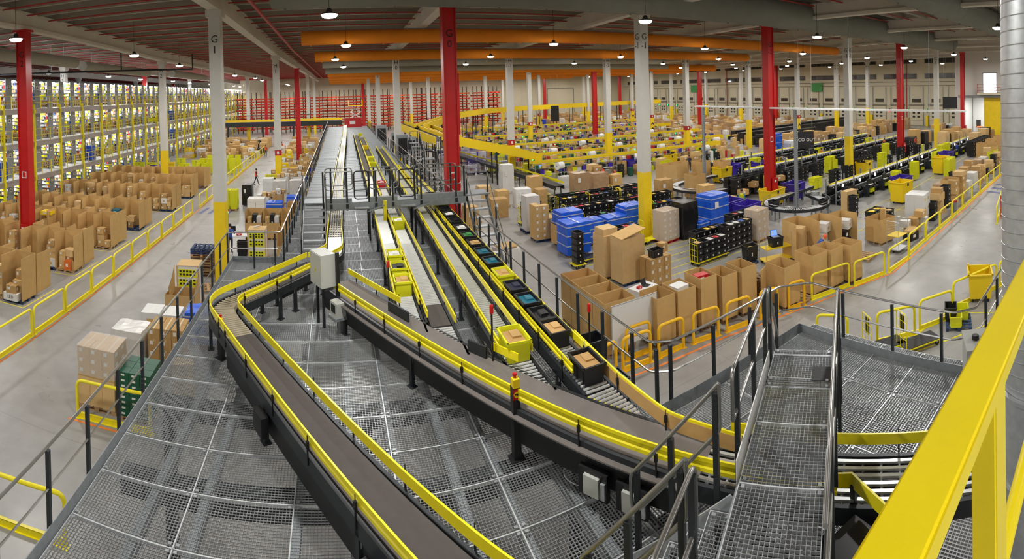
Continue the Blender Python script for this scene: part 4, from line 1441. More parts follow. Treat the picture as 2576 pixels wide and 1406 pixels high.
def person_kit(pose, shirt='navy', legs='navy', vest='vest_orange', hairm='hair'):
    lean = {'stand': 0.02, 'work': .12, 'bend': .75, 'walk': .05}[pose]
    hip = V((0, 0, .95))
    def up(h, f=0.0, s=0.0):
        return V((s, -(sin(lean) * h) - f, .95 + cos(lean) * h))
    J = {'pelvis': (tuple(hip), (.15, .11)), 'waist': (tuple(up(.16)), (.135, .095)), 'chest': (tuple(up(.36)), (.165, .115)), 'neck': (tuple(up(.53)), .058),
         'head': (tuple(up(.64, .02)), (.075, .09)), 'crown': (tuple(up(.77, .02)), (.07, .085))}
    Bn = [('pelvis', 'waist'), ('waist', 'chest'), ('chest', 'neck'), ('neck', 'head'), ('head', 'crown')]
    st = {'walk': .22}.get(pose, .03)
    for s, c in ((-1, 'l'), (1, 'r')):
        k = st * s
        J['hip' + c] = ((s * .1, 0, .88), .095)
        J['knee' + c] = ((s * .11, -k * .6 - .02, .49), .062)
        J['ank' + c] = ((s * .11, -k * 1.0 + (.08 if k < 0 else 0), .09), .042)
        J['toe' + c] = ((s * .13, -k * 1.0 - .15, .035), .04)
        Bn += [('pelvis', 'hip' + c), ('hip' + c, 'knee' + c), ('knee' + c, 'ank' + c), ('ank' + c, 'toe' + c)]
        sh = up(.46, 0, s * .19)
        if pose == 'stand':
            el, wr_ = sh + V((s * .06, .03, -.27)), sh + V((s * .07, -.06, -.51))
        elif pose == 'walk':
            el, wr_ = sh + V((s * .05, .08 * s, -.27)), sh + V((s * .05, .12 * s - .1, -.48))
        else:
            el, wr_ = sh + V((s * .07, -.08, -.25)), sh + V((s * .0, -.32, -.26))
        J['sh' + c] = (tuple(sh), .062)
        J['el' + c] = (tuple(el), .045)
        J['wr' + c] = (tuple(wr_), .03)
        hd = wr_ + (wr_ - el).normalized() * .09
        J['hand' + c] = (tuple(hd), (.042, .02))
        Bn += [('chest', 'sh' + c), ('sh' + c, 'el' + c), ('el' + c, 'wr' + c), ('wr' + c, 'hand' + c)]
        d = (wr_ - el).normalized()
        side = d.cross(V((0, 0, 1)))
        if side.length < .1:
            side = V((0, 1, 0))
        side.normalize()
        for i in range(4):
            b = hd + side * (.03 - .02 * i) + d * .02
            J['f%d%s' % (i, c)] = (tuple(b + d * (.07 - .01 * abs(i - 1.3)) - V((0, 0, .015))), .009)
            Bn.append(('hand' + c, 'f%d%s' % (i, c)))
        J['th' + c] = (tuple(wr_ + d * .04 + side * .055), .011)
        Bn.append(('wr' + c, 'th' + c))
    hc = up(.70, .02)
    def mf(p):
        if (V(p) - hc).length < .17 or any((V(p) - V(J['hand' + c][0])).length < .1 for c in 'lr'):
            return 2
        if p.z < .1:
            return 3
        return 1 if p.z < .97 else 0
    body = grow('body', J, Bn, [shirt, legs, 'skin', 'black'], mf)
    hair = MB().use(hairm)
    hair.lathe([(.001, .125), (.06, .11), (.092, .06), (.098, .0), (.09, -.05)], (0, 0, 0), 12)
    hm = hair.mesh('hair', True)
    parts = [('body', body), ('hair', hm, tuple(hc + V((0, .02, .015))), 0)]
    face = MB().use('ink')
    for s in (-1, 1):
        face.box((s * .03, -.098, .0), (.016, .01, .008))
    face.use('skin').box((0, -.105, -.025), (.022, .03, .035)).use('band_red').box((0, -.095, -.07), (.04, .01, .01))
    FM = face.mesh('face')
    parts.append(('face', FM, tuple(hc), 0))
    if vest:
        v = MB().use(vest)
        rings = []
        for i, (h, a, b) in enumerate(((-.02, .18, .135), (.1, .17, .125), (.24, .185, .14), (.38, .2, .145), (.47, .17, .12), (.5, .1, .09))):
            c0 = up(h)
            ring = []
            for j in range(14):
                t = 2 * pi * j / 14
                ring.append(len(v.v))
                v.v.append((c0.x + a * cos(t), c0.y + b * sin(t) * cos(lean), c0.z + b * sin(t) * -sin(lean)))
            rings.append(ring)
        for i in range(5):
            for j in range(14):
                v.f.append((rings[i][j], rings[i][(j + 1) % 14], rings[i + 1][(j + 1) % 14], rings[i + 1][j])); v.mi.append(0)
        parts.append(('safety_vest', v.mesh('safety_vest', True)))
    return ('person', 'person', parts)
PK = {}
def person(label, x, y, rz, pose='stand', shirt='navy', legs='navy', vest='vest_orange', z=0.0, hairm='hair'):
    k = (pose, shirt, legs, vest, hairm)
    if k not in PK:
        PK[k] = person_kit(*k)
    return put(PK[k], label, (x, y, z), rz)
# blocks of wrapped goods ------------------------------------------
def soft_block(w, d, h, mt, seed, bumps=.016):
    """A wrapped, slightly lumpy load."""
    q = random.Random(seed)
    bm = bmesh.new()
    bmesh.ops.create_cube(bm, size=1)
    bmesh.ops.subdivide_edges(bm, edges=bm.edges[:], cuts=4, use_grid_fill=True)
    for v in bm.verts:
        c = v.co
        k = 1.0 - .05 * (abs(c.z) > .49) * (c.z > 0)
        v.co = V((c.x * w * k + q.uniform(-bumps, bumps), c.y * d * k + q.uniform(-bumps, bumps), (c.z + .5) * h + (q.uniform(-bumps, bumps) if c.z > -.45 else 0)))
    me = bpy.data.meshes.new('wrapped_load')
    bm.to_mesh(me); bm.free()
    me.materials.append(MATS[mt])
    return me
def wrapped(label, x, y, rz, w, d, h, mt, seed=1, z=PH, tapes=True, group=None, name='wrapped_load', cat='wrapped load', tape_m='film2', papers=0):
    if not tapes and not papers:
        return thing(name, label, cat, (x, y, z), rz, group, soft_block(w, d, h, mt, seed))
    o = thing(name, label, cat, (x, y, z), rz, group)
    ob('load', soft_block(w, d, h, mt, seed), o)
    if tapes:
        t = MB().use(tape_m)
        for zz in ((h * .3, h * .62, h * .9) if h > .9 else (h * .5, h * .85)):
            for s in (-1, 1):
                t.b2(-w/2 - .03, w/2 + .03, s * (d/2 + .026) - .003, s * (d/2 + .026) + .003, zz - .03, zz + .03)
                t.b2(s * (w/2 + .026) - .003, s * (w/2 + .026) + .003, -d/2 - .03, d/2 + .03, zz - .03, zz + .03)
        t.b2(-.04, .04, -d/2, d/2, h + .025, h + .031)
        q = ob('tape_bands', t.mesh('tape_bands'), o); q['kind'] = 'stuff'
    if papers:
        ob('label_sheet', MB().use('paper').b2(-w * .3, -w * .1, -d/2 - .038, -d/2 - .034, h * .6, h * .8).mesh('label_sheet'), o)
    return o
mat('film2', (214, 220, 232), .2, alpha=.55)
mat('shrink_white', (214, 212, 208), .3, var=.06, scale=4, bump=.4)
mat('shrink_black', (26, 26, 28), .25, bump=.5, scale=6)
mat('shrink_brown', (172, 140, 104), .3, var=.12, scale=4, bump=.4)
def stack(label, x, y, rz, nx, ny, nl, w, d, h, what, v=None, mt=None, z=PH, group=None, jit=.008, film=False, base='wood', pal=True):
    """A palletised stack with every box an object of its own."""
    if pal:
        pallet('pallet under %s' % label, x, y, 0, rz, base, sc=(max(.6, nx * w / 1.2), max(.6, ny * d / 1.0), 1))
    ca, sa = cos(rz), sin(rz)
    for l in range(nl):
        for i in range(nx):
            for j in range(ny):
                if 0 < i < nx - 1 and 0 < j < ny - 1 and l < nl - 1:
                    continue                                       # a box with boxes all round shows nowhere
                a, b = (i - (nx - 1) / 2) * w, (j - (ny - 1) / 2) * d
                a += rnd.uniform(-jit, jit); b += rnd.uniform(-jit, jit)
                carton('%s, %s up, %s across, %s row' % (what, nth(l), nth(i), ('front', 'rear', 'back')[min(2, j)] if ny > 1 else 'only'), x + a * ca - b * sa, y + a * sa + b * ca, z + l * (h + .002), w - .012, d - .012, h, rz, v, group, mt)
    if film:
        o = thing('stretch_film', 'clear stretch film round %s' % label, 'film', (x, y, z), rz)
        W, D, H = nx * w / 2 + .015, ny * d / 2 + .015, nl * h + .02
        m = MB().use('film')
        for s in (-1, 1):
            m.b2(-W, W, s * D - .002, s * D + .002, .05, H); m.b2(s * W - .002, s * W + .002, -D, D, .05, H)
        m.b2(-W, W, -D, D, H, H + .004)
        ob('wrap', m.mesh('wrap'), o)
# ------------------------------------------------------------------ four-tier shelving mezzanine along the left
XF = -25.5
YS0, YS1 = 25.0, 148.0
LEV = (0.0, 3.0, 6.05, 9.0)
mz = thing('mezzanine', 'four-storey lit shelving mezzanine with yellow posts along the left side', 'mezzanine', (0, 0, 0))
for z in LEV[1:]:
    ob('floor_deck', MB().use('mezz_floor').b2(XF - 8, XF, YS0, YS1, z - .06, z).mesh('floor_deck'), mz)
    ob('fascia_beam', MB().use('fascia').b2(XF - .02, XF + .06, YS0, YS1, z - .46, z - .02).b2(XF - .02, XF + .14, YS0, YS1, z - .1, z - .02).b2(XF - .02, XF + .14, YS0, YS1, z - .46, z - .4).mesh('fascia_beam'), mz)
yp = MB().use('yellow_paint').b2(-.09, .09, -.09, .09, 0, 9.35).mesh('post')
yb_ = MB().use('yellow_paint').b2(-.12, .12, -.12, .12, -.26, .06).mesh('bracket')
y = 28.2
k = 0
while y < YS1:
    p = ob('post', yp, mz, (XF + .12, y, 0))
    for z in LEV[1:]:
        ob('bracket', yb_, p, (0, 0, z - .15))
    y += 4.5
for li, z in enumerate(LEV[1:]):
    for h in (.55, 1.1):
        ob('guard_tube', MB().use('yellow_paint').cyl((XF + .02, YS0, z + h), (XF + .02, YS1, z + h), .022, 6).mesh('guard_tube'), mz)
    m = MB().use('yellow_paint')
    y = YS0
    while y < YS1:
        m.b2(XF - .01, XF + .05, y - .03, y + .03, z, z + 1.1); y += 1.5
    q = ob('guard_uprights', m.mesh('guard_uprights'), mz); q['kind'] = 'stuff'
# black mesh of the underside and pale back wall inside the tiers
for z in LEV:
    ob('back_panel', MB().use('mezz_floor').b2(XF - 7.6, XF - 7.5, YS0, YS1, z, z + 2.6).mesh('back_panel'), mz)
PALE = ['tote_yellow', 'paper', 'paper', 'white', 'white', 'paper', 'card_c', 'white', 'blue_goods', 'red_goods', 'paper', 'orange_goods', 'black', 'teal', 'white', 'bin_yellow', 'card_c', 'paper', 'shelf_grey']
def goods_mesh(seed, mess=False):
    q = random.Random(seed)
    m = MB()
    for r in range(7):
        z = .1 + r * .35
        for side in (-1,):
            x = -1.75
            while x < -.04:
                w_ = q.uniform(.07, .22)
                if x + w_ > -.02:
                    break
                h = q.uniform(.14, .3)
                if r < 2:
                    m.use('card'); m.b2(x, x + .2, -.44, -.1, z, z + .26)
                    m.use('ink'); m.b2(x + .05, x + .15, -.444, -.44, z + .05, z + .2)
                    x += .23
                    continue
                if q.random() < (.28 if not mess else .1):
                    m.use('tote_yellow')
                else:
                    m.use(q.choice(PALE))
                m.b2(x, x + w_, -.42 + q.uniform(0, .08), -.05, z, z + h)
                x += w_ + q.uniform(.0, .03)
    return m.mesh('goods')
GM = [goods_mesh(s, s > 3) for s in range(6)]
SH = MB().use('shelf_grey')
for r in range(8):
    SH.b2(-5.5, 0, -.45, .45, .06 + r * .35, .09 + r * .35)
for xx in (-1.8, -3.6, -5.4):
    SH.b2(xx - .03, xx + .03, -.45, -.42, 0, 2.6)
SHM = SH.mesh('shelves')
EP = MB().use('galv_dull').b2(0, .03, -.46, .46, 0, 2.65).mesh('end_panel')
CARDM = MB().use('paper').b2(.03, .036, -.2, .2, 1.75, 2.1).use('ink').b2(.036, .038, -.14, .14, 1.82, 1.9).b2(.036, .038, -.1, .1, 1.96, 2.03).mesh('aisle_card')
TUBE = MB().use('tube_glow').b2(-5.2, -.1, -.06, .06, 0, .05).use('white').b2(-5.2, -.1, -.09, .09, .05, .09).mesh('tube_lamp')
TIER = ('ground tier', 'second tier', 'third tier', 'top tier')
for li, z in enumerate(LEV):
    y = 26.2
    k = 0
    while y < YS1 - 1:
        o = thing('shelving_unit', 'packed grey shelving unit on the %s, %s from the near end' % (TIER[li], nth(k)), 'shelving', (XF - 1.15, y, z), 0, 'shelving units of the mezzanine')
        ob('end_panel', EP, o); ob('shelves', SHM, o)
        g = ob('goods', GM[(k * 5 + li * 3) % 6], o); g['kind'] = 'stuff'
        ob('aisle_card', CARDM, o)
        ob('tube_lamp', TUBE, mz, (XF - 1.15, y + 1.12, z + 2.5))
        y += 2.24
        k += 1
for (px, py, z, lab, mt) in ((12, 330, 3, 'blue wire cage of parcels at the near end of the second tier', 'tote_blue'), (437, 303, 6.05, 'blue wire cage standing on the third tier', 'blue_goods'), (440, 340, 3, 'blue wire cage standing on the second tier', 'blue_goods'), (236, 375, 3, 'blue stacked crates on the second tier walkway', 'tote_blue')):
    o = thing('cage', lab, 'cage', (XF - .55, 0, z))
    th = (px - X0) / FO
    o.location.y = XF / math.tan(th)
    m = MB().use(mt)
    for zz in (.1, .5, .9, 1.3):
        m.b2(-.35, .35, -.4, .4, zz, zz + .3)
    ob('crates', m.mesh('crates'), o)
    m = MB().use('galv')
    for sx in (-1, 1):
        for sy in (-1, 1):
            m.b2(sx * .38 - .02, sx * .38 + .02, sy * .43 - .02, sy * .43 + .02, 0, 1.75)
    ob('frame', m.mesh('frame'), o)
for k, (px, z) in enumerate(((273, 6.05), (275, 3.0), (275, 0.02))):
    o = thing('yellow_gate', 'tall yellow mesh gate on the %s of the mezzanine' % TIER[(2, 1, 0)[k]], 'gate', (XF - .12, XF / math.tan((px - X0) / FO), z))
    m = MB().use('yellow_paint').b2(0, .04, -.5, -.44, 0, 2.1).b2(0, .04, .44, .5, 0, 2.1).b2(0, .04, -.5, .5, 2.04, 2.1).b2(0, .04, -.5, .5, .9, 1.0)
    for i in range(6):
        m.b2(.01, .03, -.4 + i * .16, -.385 + i * .16, 0, 2.1)
    ob('leaf', m.mesh('leaf'), o)

# ------------------------------------------------------------------ hoop barriers along the shelving aisle
k = 0
ys = [(8.9 + .4, 0)]
seg = [(14.3 - 2.55, 14.3 - .15)] + [(14.45 + 2.58 * i, 14.45 + 2.58 * i + 2.38) for i in range(10)] + [(42.3 + 2.58 * i, 42.3 + 2.58 * i + 2.38) for i in range(3)]
seg += [(50.0 + 2.58 * i, 50.0 + 2.58 * i + 2.4) for i in range(13)]
for k, (a, b) in enumerate(seg):
    hoop('yellow hoop barrier, %s from the front along the shelving aisle' % nth(k), (-11.87, a), (-11.87, b), group='hoop barriers of the shelving aisle')
hoop('yellow hoop barrier crossing in front of the wrapped pallet by the platform', (-7.66, 13.2), (-5.4, 13.3))
hoop('yellow hoop barrier at the bottom left corner under the platform handrail', (-8.1, 8.75), (-5.75, 9.2))
# floor lines
def line(pts, w_=.09, mt='line_yellow', z=.004):
    for a, b in zip(pts, pts[1:]):
        ob('painted_line', MB().use(mt).bar((a[0], a[1], z), (b[0], b[1], z), w_, .004).mesh('painted_line'), FLOOR)
line([(-11.68, 8), (-11.68, 80)], .08, 'line_orange')
line([(-7.9, 13.02), (-5.2, 13.1)], .08, 'line_orange')
for i in range(4):
    line([(-11.2 + i * .75, 39.9), (-11.2 + i * .75 + .2, 42.2)], .3, 'line_blue')
for i, yy in enumerate((19.0, 23.85, 28.6, 33.45, 40.0, 45.5)):
    line([(-26, yy - .05), (-13.8, yy - .05), (-13.75, yy + 2.6)], .06)

# ------------------------------------------------------------------ rows of tall cardboard pallet boxes on the left
ROWY = [(19.15, 3, 'first'), (24.0, 6, 'second'), (28.8, 8, 'third'), (33.6, 9, 'fourth'), (40.1, 9, 'fifth'), (45.7, 9, 'sixth'), (50.9, 9, 'seventh')]
q = random.Random(3)
GC = 'cartons in the open pallet boxes on the left'
for ri, (y0, n, rw) in enumerate(ROWY):
    for i in range(n):
        x = -14.0 - .6 - 1.19 * i + (.35 if ri > 3 else 0)
        pos = nth(i)
        lean = q.uniform(-.05, .05)
        h = q.uniform(1.85, 2.05)
        h = round(h, 1)
        gaylord('open cardboard pallet box, %s from the shelving aisle, front half of the %s row' % (pos, rw), x, y0 + .62, lean, h=h, flare=round(q.choice((0, .04, .08)), 2), group='pallet boxes left of the aisle')
        pallet('pallet under the %s pallet box from the aisle, front half of the %s row' % (pos, rw), x, y0 + .6, 0, 0, q.choice(('wood', 'wood', 'wood_dark', 'pallet_blue')), 'pallets under the left pallet boxes', sc=(.95, 1.1, 1))
        gaylord('backward cardboard pallet box, %s from the shelving aisle, rear half of the %s row' % (pos, rw), x, y0 + 1.88, pi + q.uniform(-.06, .06), h=round(q.uniform(1.85, 2.05), 1), flare=.04, group='pallet boxes left of the aisle')
        # contents
        if q.random() < .85 and ri < 6:
            zt = PH
            xa = x + q.choice((-.22, .2))
            for c in range(q.randint(2, 5)):
                hh = q.choice((.25, .32, .38, .45))
                ww, dd = q.choice(((.5, .45), (.6, .5), (.42, .4)))
                mt = q.choice((None, None, None, None, None, 'white', 'red_goods' if ri == 2 else None, 'orange_goods' if ri == 0 else None, 'teal' if ri == 3 else None))
                carton('%s, %s up in the %s box from the aisle, %s row' % ('coloured carton' if mt else 'brown carton', nth(c), pos, rw), xa + q.uniform(-.03, .03), y0 + .45 + q.uniform(-.06, .1), zt, ww, dd, hh, q.uniform(-.12, .12), None, GC, mt)
                zt += hh + .002
            if q.random() < .6:
                xb = x - (xa - x) * 1.15
                zt = PH
                for c in range(q.randint(1, 3)):
                    hh = q.choice((.22, .3, .36))
                    carton('small side carton, %s up in the %s box from the aisle, %s row' % (nth(c), pos, rw), xb, y0 + .4 + q.uniform(-.05, .05), zt, .38, .42, hh, q.uniform(-.15, .15), None, GC)
                    zt += hh + .002
        if ri in (2, 3, 4, 5) and q.random() < .7:
            zt = PH
            hh = q.choice((1.0, 1.25, 1.5))
            mt = q.choice(('shrink_white', 'card', 'card_b', 'teal', 'card_c'))
            carton('large carton in the rear of the %s box from the aisle, %s row' % (pos, rw), x + q.uniform(-.06, .06), y0 + 1.88, zt, .9, .9, hh, q.uniform(-.1, .1), None, GC, mt)
o = thing('white_carton', 'white carton marked LED at the front of the first pallet box', 'box', (-14.62, 19.24, PH), .02)
ob('body', plain(.8, .42, .34, 'paper'), o)
text('LED', .2, o, (.02, -.216, .17), (pi / 2, 0, 0), 'ink')
carton('opened brown carton with flaps resting on the white LED carton', -14.6, 19.25, PH + .342, .55, .4, .36, .1)
carton('orange printed carton at the front of the second row end box', -14.45, 24.3, PH, .4, .45, .5, .05, None, None, 'orange_goods')
carton('yellow and white flat carton on top of a third row box', -19.1, 29.4, PH + 1.6, .8, .7, .25, .1, None, None, 'bin_yellow')

# ------------------------------------------------------------------ pallets between the aisle and the platform
stack('the film-wrapped stack behind the crossing barrier', -7.28, 14.15, 0.02, 3, 2, 3, .42, .5, .30, 'brown carton of the film-wrapped stack', 0, z=PH + .86, group='cartons of the film-wrapped stack', film=True)
for i in range(3):
    for j in range(2):
        carton('tall plain carton under the film-wrapped stack, %s across, %s row' % (nth(i), ('front', 'rear')[j]), -7.28 + (i - 1) * .42, 14.15 + (j - .5) * .5, PH, .41, .49, .85, .02, 2, 'cartons of the film-wrapped stack')
stack('the dark green box stack beside the film-wrapped stack', -5.98, 14.1, 0.02, 3, 3, 8, .34, .34, .16, 'dark green labelled box by the crossing barrier', mt='tote_green', group='green product boxes')
wrapped('white shrink-wrapped load behind the film-wrapped carton stack', -7.35, 16.6, 0, 1.2, 1.0, 1.25, 'shrink_white', 3, tapes=False)
pallet('pallet under the white load behind the film-wrapped stack', -7.35, 16.6)
stack('the labelled carton stack beside the platform handrail', -5.95, 16.75, 0.05, 3, 2, 4, .42, .5, .36, 'labelled brown carton by the platform handrail', 1, group='labelled cartons by the handrail')
carton('brown carton half out of place in front of the labelled stack', -5.1, 15.6, .6, .7, .6, .4, .3, 2)
carton('film-covered carton under the displaced carton', -5.1, 15.6, 0, .7, .7, .6, .3, 2)
for i in range(2):
    for l in range(2):
        carton('large white flat-screen carton, %s of two side by side, %s layer' % (('left', 'right')[i], ('lower', 'upper')[l]), -7.25 + i * .8, 18.6, PH + l * .55, .74, .9, .54, 0.08, None, None, 'white')
pallet('pallet under the large white cartons', -6.85, 18.6, 0, .05, sc=(1.35, 1, 1))
wrapped('bright blue film-wrapped load against the platform edge', -5.35, 18.9, .1, 1.2, 1.0, 1.15, 'wrap_blue', 4)
pallet('pallet under the blue load against the platform edge', -5.35, 18.9)
gaylord('low open cardboard pallet box with raised flaps beside the blue load', -6.75, 20.9, 0, 1.3, 1.0, 1.1, z=0, front=True)
for x, h in ((-7.25, 1.0), (-6.1, .8)):
    o = thing('cardboard_flap', 'cardboard sheet standing up from the low pallet box, %s' % ('left one' if x < -7 else 'right one'), 'cardboard', (x, 20.9, 1.1))
    ob('sheet', MB().use('card').face([(0, -.45, -.2), (0, .45, -.2), (0, .42, h), (0, .1, h * .6), (0, -.4, h * .3)]).face([(.012, -.4, h * .3), (.012, .1, h * .6), (.012, .42, h), (.012, .45, -.2), (.012, -.45, -.2)]).mesh('sheet'), o)
def product(label, x, y, rz, w=1.0, d=.9, h=1.7):
    o = thing('display_pallet', label, 'wrapped load', (x, y, PH), rz)
    ob('load', MB().use('paper').box((0, 0, h / 2), (w, d, h)).mesh('load'), o)
    m = MB().use('tote_yellow')
    for zz in (.15, .75, 1.2):
        m.b2(-w/2 + .06, w/2 - .06, -d/2 - .006, -d/2, zz, zz + .36)
    ob('yellow_print', m.mesh('yellow_print'), o)
    m = MB().use('ink')
    for zz in (.22, .38, .85, 1.02, 1.28, 1.42):
        for i in range(5):
            m.b2(-w/2 + .12 + i * .16, -w/2 + .22 + i * .16, -d/2 - .01, -d/2 - .006, zz, zz + .09)
    p = ob('printed_squares', m.mesh('printed_squares'), o); p['kind'] = 'stuff'
    ob('lid', MB().use('card_c').box((0, 0, h + .015), (w + .02, d + .02, .03)).mesh('lid'), o)
    m = MB().use('card')
    for sx in (-1, 1):
        for sy in (-1, 1):
            m.box((sx * w / 2, sy * d / 2, h / 2), (.05, .05, h))
    ob('corner_guards', m.mesh('corner_guards'), o)['kind'] = 'stuff'
    pallet('pallet under the ' + label, x, y, 0, rz)
product('tall boxed display load printed yellow beside the platform stairs aisle', -6.85, 22.4, .05)
product('boxed display load printed yellow with a paper roll on top', -4.65, 28.85, 0.0)
o = thing('paper_roll', 'white paper roll lying on the yellow-printed display load', 'roll', (-4.7, 28.8, PH + 1.78), .9)
ob('roll', MB().use('white').cyl((-.25, 0, .05), (.25, 0, .05), .05, 10).use('black').cyl((.25, 0, .05), (.252, 0, .05), .03, 8).mesh('roll', True), o)
for l in range(10):
    pallet('%s pallet in the stack beside the yellow column foot, %s from the floor' % ('dark blue' if l > 7 else 'wooden', nth(l)), -7.25, 26.3, l * .148, .05, 'pallet_blue' if l > 7 else ('wood' if l % 3 else 'wood_dark'), 'pallet stack by the column')
pallet('loose wooden pallet beside the display load', -6.2, 24.2, 0, .3)
# yellow totes in nested stacks on a pallet in the shelving aisle
def nested(label, x, y, rz, n, mt='tote_yellow', group=None, step=.085, z=0.0, w=.6, d=.4):
    for l in range(n):
        tote(label + ', %s from the bottom' % nth(l), x, y, z + l * step, rz, mt, w, d, .3, None, group, False)
for i in range(2):
    for j in range(2):
        nested('yellow nested tote on the shelving aisle pallet, %s %s stack' % (('left', 'right')[i], ('front', 'rear')[j]), -9.25 + i * .64, 41.4 + j * .44, 0, 16, group='nested totes by the first column', z=PH)
pallet('pallet carrying nested yellow totes in the shelving aisle', -8.93, 41.6)
# goods behind, between aisle and walkway
wrapped('black shrink-wrapped roll container in the shelving aisle', -7.75, 43.4, 0, .9, .9, 1.75, 'shrink_black', 8, .1, False, papers=1)
stack('the white carton block left of the blue loads', -5.9, 36.6, 0, 2, 2, 7, .62, .5, .27, 'flat white carton of the tall white block', mt='paper', group='flat white cartons')
wrapped('blue film-wrapped load left of the taller blue load below the walkway', -4.75, 38.1, 0, 1.25, 1.0, 1.3, 'wrap_blue', 5); pallet('pallet under the left blue load by the walkway', -4.75, 38.1)
wrapped('taller blue film-wrapped load close to the bridge stairs', -3.2, 38.6, 0, 1.3, 1.0, 1.65, 'wrap_blue', 6, papers=1); pallet('pallet under the taller blue load', -3.2, 38.6)
for i, (x, fr) in enumerate(((-5.55, True), (-4.35, True), (-3.15, True))):
    gaylord('waist-cut cardboard pallet box in front of the blue loads, %s of three' % nth(i), x, 33.4, 0, 1.15, 1.1, 1.75, front=True, cut=.75)
    pallet('pallet under the %s waist-cut pallet box' % nth(i), x, 33.4)
    if i < 2:
        for c in range(3):
            carton('%s carton inside the %s waist-cut pallet box' % (('brown', 'dark', 'white')[c], nth(i)), x + (-.3, 0.05, .33)[c], 33.3, PH, .3, .6, (1.3, 1.5, 1.35)[c], .03, None, None, (None, 'black', 'white')[c])
gaylord('low cardboard pallet box with a yellow tray at the foot of the bridge stairs', -3.0, 29.6, 0, 1.15, 1.1, 1.5, front=True, cut=.9)
carton('yellow flat tray lying on the low pallet box near the bridge stairs', -2.6, 29.3, .9, .7, .5, .14, .3, None, None, 'bin_yellow')
gaylord('cardboard pallet box hard against the walkway below the stairs', -2.9, 35.0, 0, 1.1, 1.1, 1.9)
# workstation
o = thing('work_desk', 'cluttered steel work desk with a monitor pole near the yellow column', 'desk', (-6.2, 30.6, 0), .2)
ob('top', MB().use('white').b2(-.6, .6, -.35, .35, .9, .94).mesh('top'), o)
for sx in (-1, 1):
    for sy in (-1, 1):
        ob('leg', MB().use('dark_steel').b2(sx * .55 - .03, sx * .55 + .03, sy * .3 - .03, sy * .3 + .03, 0, .9).mesh('leg'), o)
ob('monitor', MB().use('black').bar((-.45, .1, 1.35), (-.1, .05, 1.35), .04, .3).b2(-.6, -.54, .1, .16, .94, 2.3).mesh('monitor'), o)
ob('signal_lamps', MB().use('green_light').cyl((-.57, .13, 2.3), (-.57, .13, 2.36), .04, 8).use('red_light').cyl((-.57, .13, 2.38), (-.57, .13, 2.44), .04, 8).mesh('signal_lamps'), o)
carton('red tool case lying on the work desk', -6.1, 30.6, .94, .3, .2, .1, .4, None, None, 'red_goods')
for l in range(7):
    tote('black tote in the nested stack under the work desk, %s from the floor' % nth(l), -5.7, 29.6, l * .1, 0, 'tote_black', group='nested black totes by the desk', lab=False)
person('person in a blue shirt bending at the work desk', -6.55, 30.0, pi, 'work', 'blue_goods', 'navy', None)
o = thing('wooden_board', 'tall wooden board leaning beside the yellow column foot', 'board', (-7.05, 29.2, 0))
ob('plank', MB().use('wood').bar((0, 0, 0), (-.15, .1, 2.1), .3, .03).mesh('plank'), o)
# white and brown loads farther along the walkway
GL = [(-6.35, 46.8, 'white', 1.7, 1.0), (-5.0, 44.2, 'shrink_white', 1.9, 1.15), (-3.4, 43.2, 'shrink_white', 2.1, 1.2), (-2.2, 41.0, 'card', 1.6, 1.0), (-4.7, 40.3, 'card_b', 1.45, .8), (-5.9, 40.6, 'shrink_white', 1.15, .9), (-5.2, 48.5, 'shrink_white', 1.5, 1.2), (-3.6, 48.8, 'shrink_white', 1.5, 1.2), (-2.1, 46.0, 'shrink_white', 1.6, 1.2), (-2.0, 52.0, 'card', 1.2, 1.2), (-3.9, 54.5, 'card_b', 1.3, 1.2), (-5.4, 52.3, 'card', .9, 1.1), (-3.2, 59.5, 'card_b', 1.2, 1.2), (-5.0, 61, 'card', 1.0, 1.2), (-2.2, 64, 'wood_dark', 1.4, 1.2), (-4.2, 67, 'card', 1.2, 1.2)]
for k, (x, y, mt, h, w_) in enumerate(GL):
    lab = '%s palletised load left of the walkway, %s back from the bridge' % ({'white': 'white', 'shrink_white': 'white wrapped', 'card': 'brown', 'card_b': 'brown', 'wood_dark': 'dark brown'}[mt], nth(k))
    wrapped(lab, x, y, rnd.uniform(-.05, .05), w_, 1.0, h, mt, 20 + k, tapes=False, papers=k % 2)
    pallet('pallet under the %s load left of the walkway' % nth(k), x, y)
    if k > 3:
        for c in range(3):
            carton('loose carton, %s on top of the %s load by the walkway' % (nth(c), nth(k)), x - .35 + .36 * c, y + (c - 1) * .2, PH + h + .02, .34, .5, (.25, .4, .3)[c], .2 * c, None, None, (None, None, 'white')[(c + k) % 3])
for k, (x, y) in enumerate(((-1.9, 49.5), (-1.7, 55.0))):
    wheelie('blue plastic bin %s the bridge along the walkway' % ('nearer' if k == 0 else 'farther from'), x - .6, y, 0, 'tote_blue', 1.3, 1.0, 1.2)
for k in range(3):
    tote('upper yellow tote on the cart pushed past column H1, %s' % nth(k), -6.9 + k * .62, 51.6, 1.1, 0, 'tote_yellow', group='totes on the moving cart')
    for l in range(3):
        tote('black tote on the moving cart, %s column, %s layer' % (nth(k), nth(l)), -6.9 + k * .62, 51.6, .2 + l * .3, 0, 'tote_black', group='totes on the moving cart')
cart('yellow tote cart pushed past the second column', -6.3, 51.6, 0, 2.0)
person('person in an orange vest pushing the tote cart along the shelving aisle', -8.6, 53.5, 1.6, 'walk')
person('person in an orange vest and black trousers walking in the shelving aisle', -11.1, 79.5, 0.3, 'stand')
person('second person in an orange vest farther along the shelving aisle', -9.0, 84.5, 0.3, 'walk')
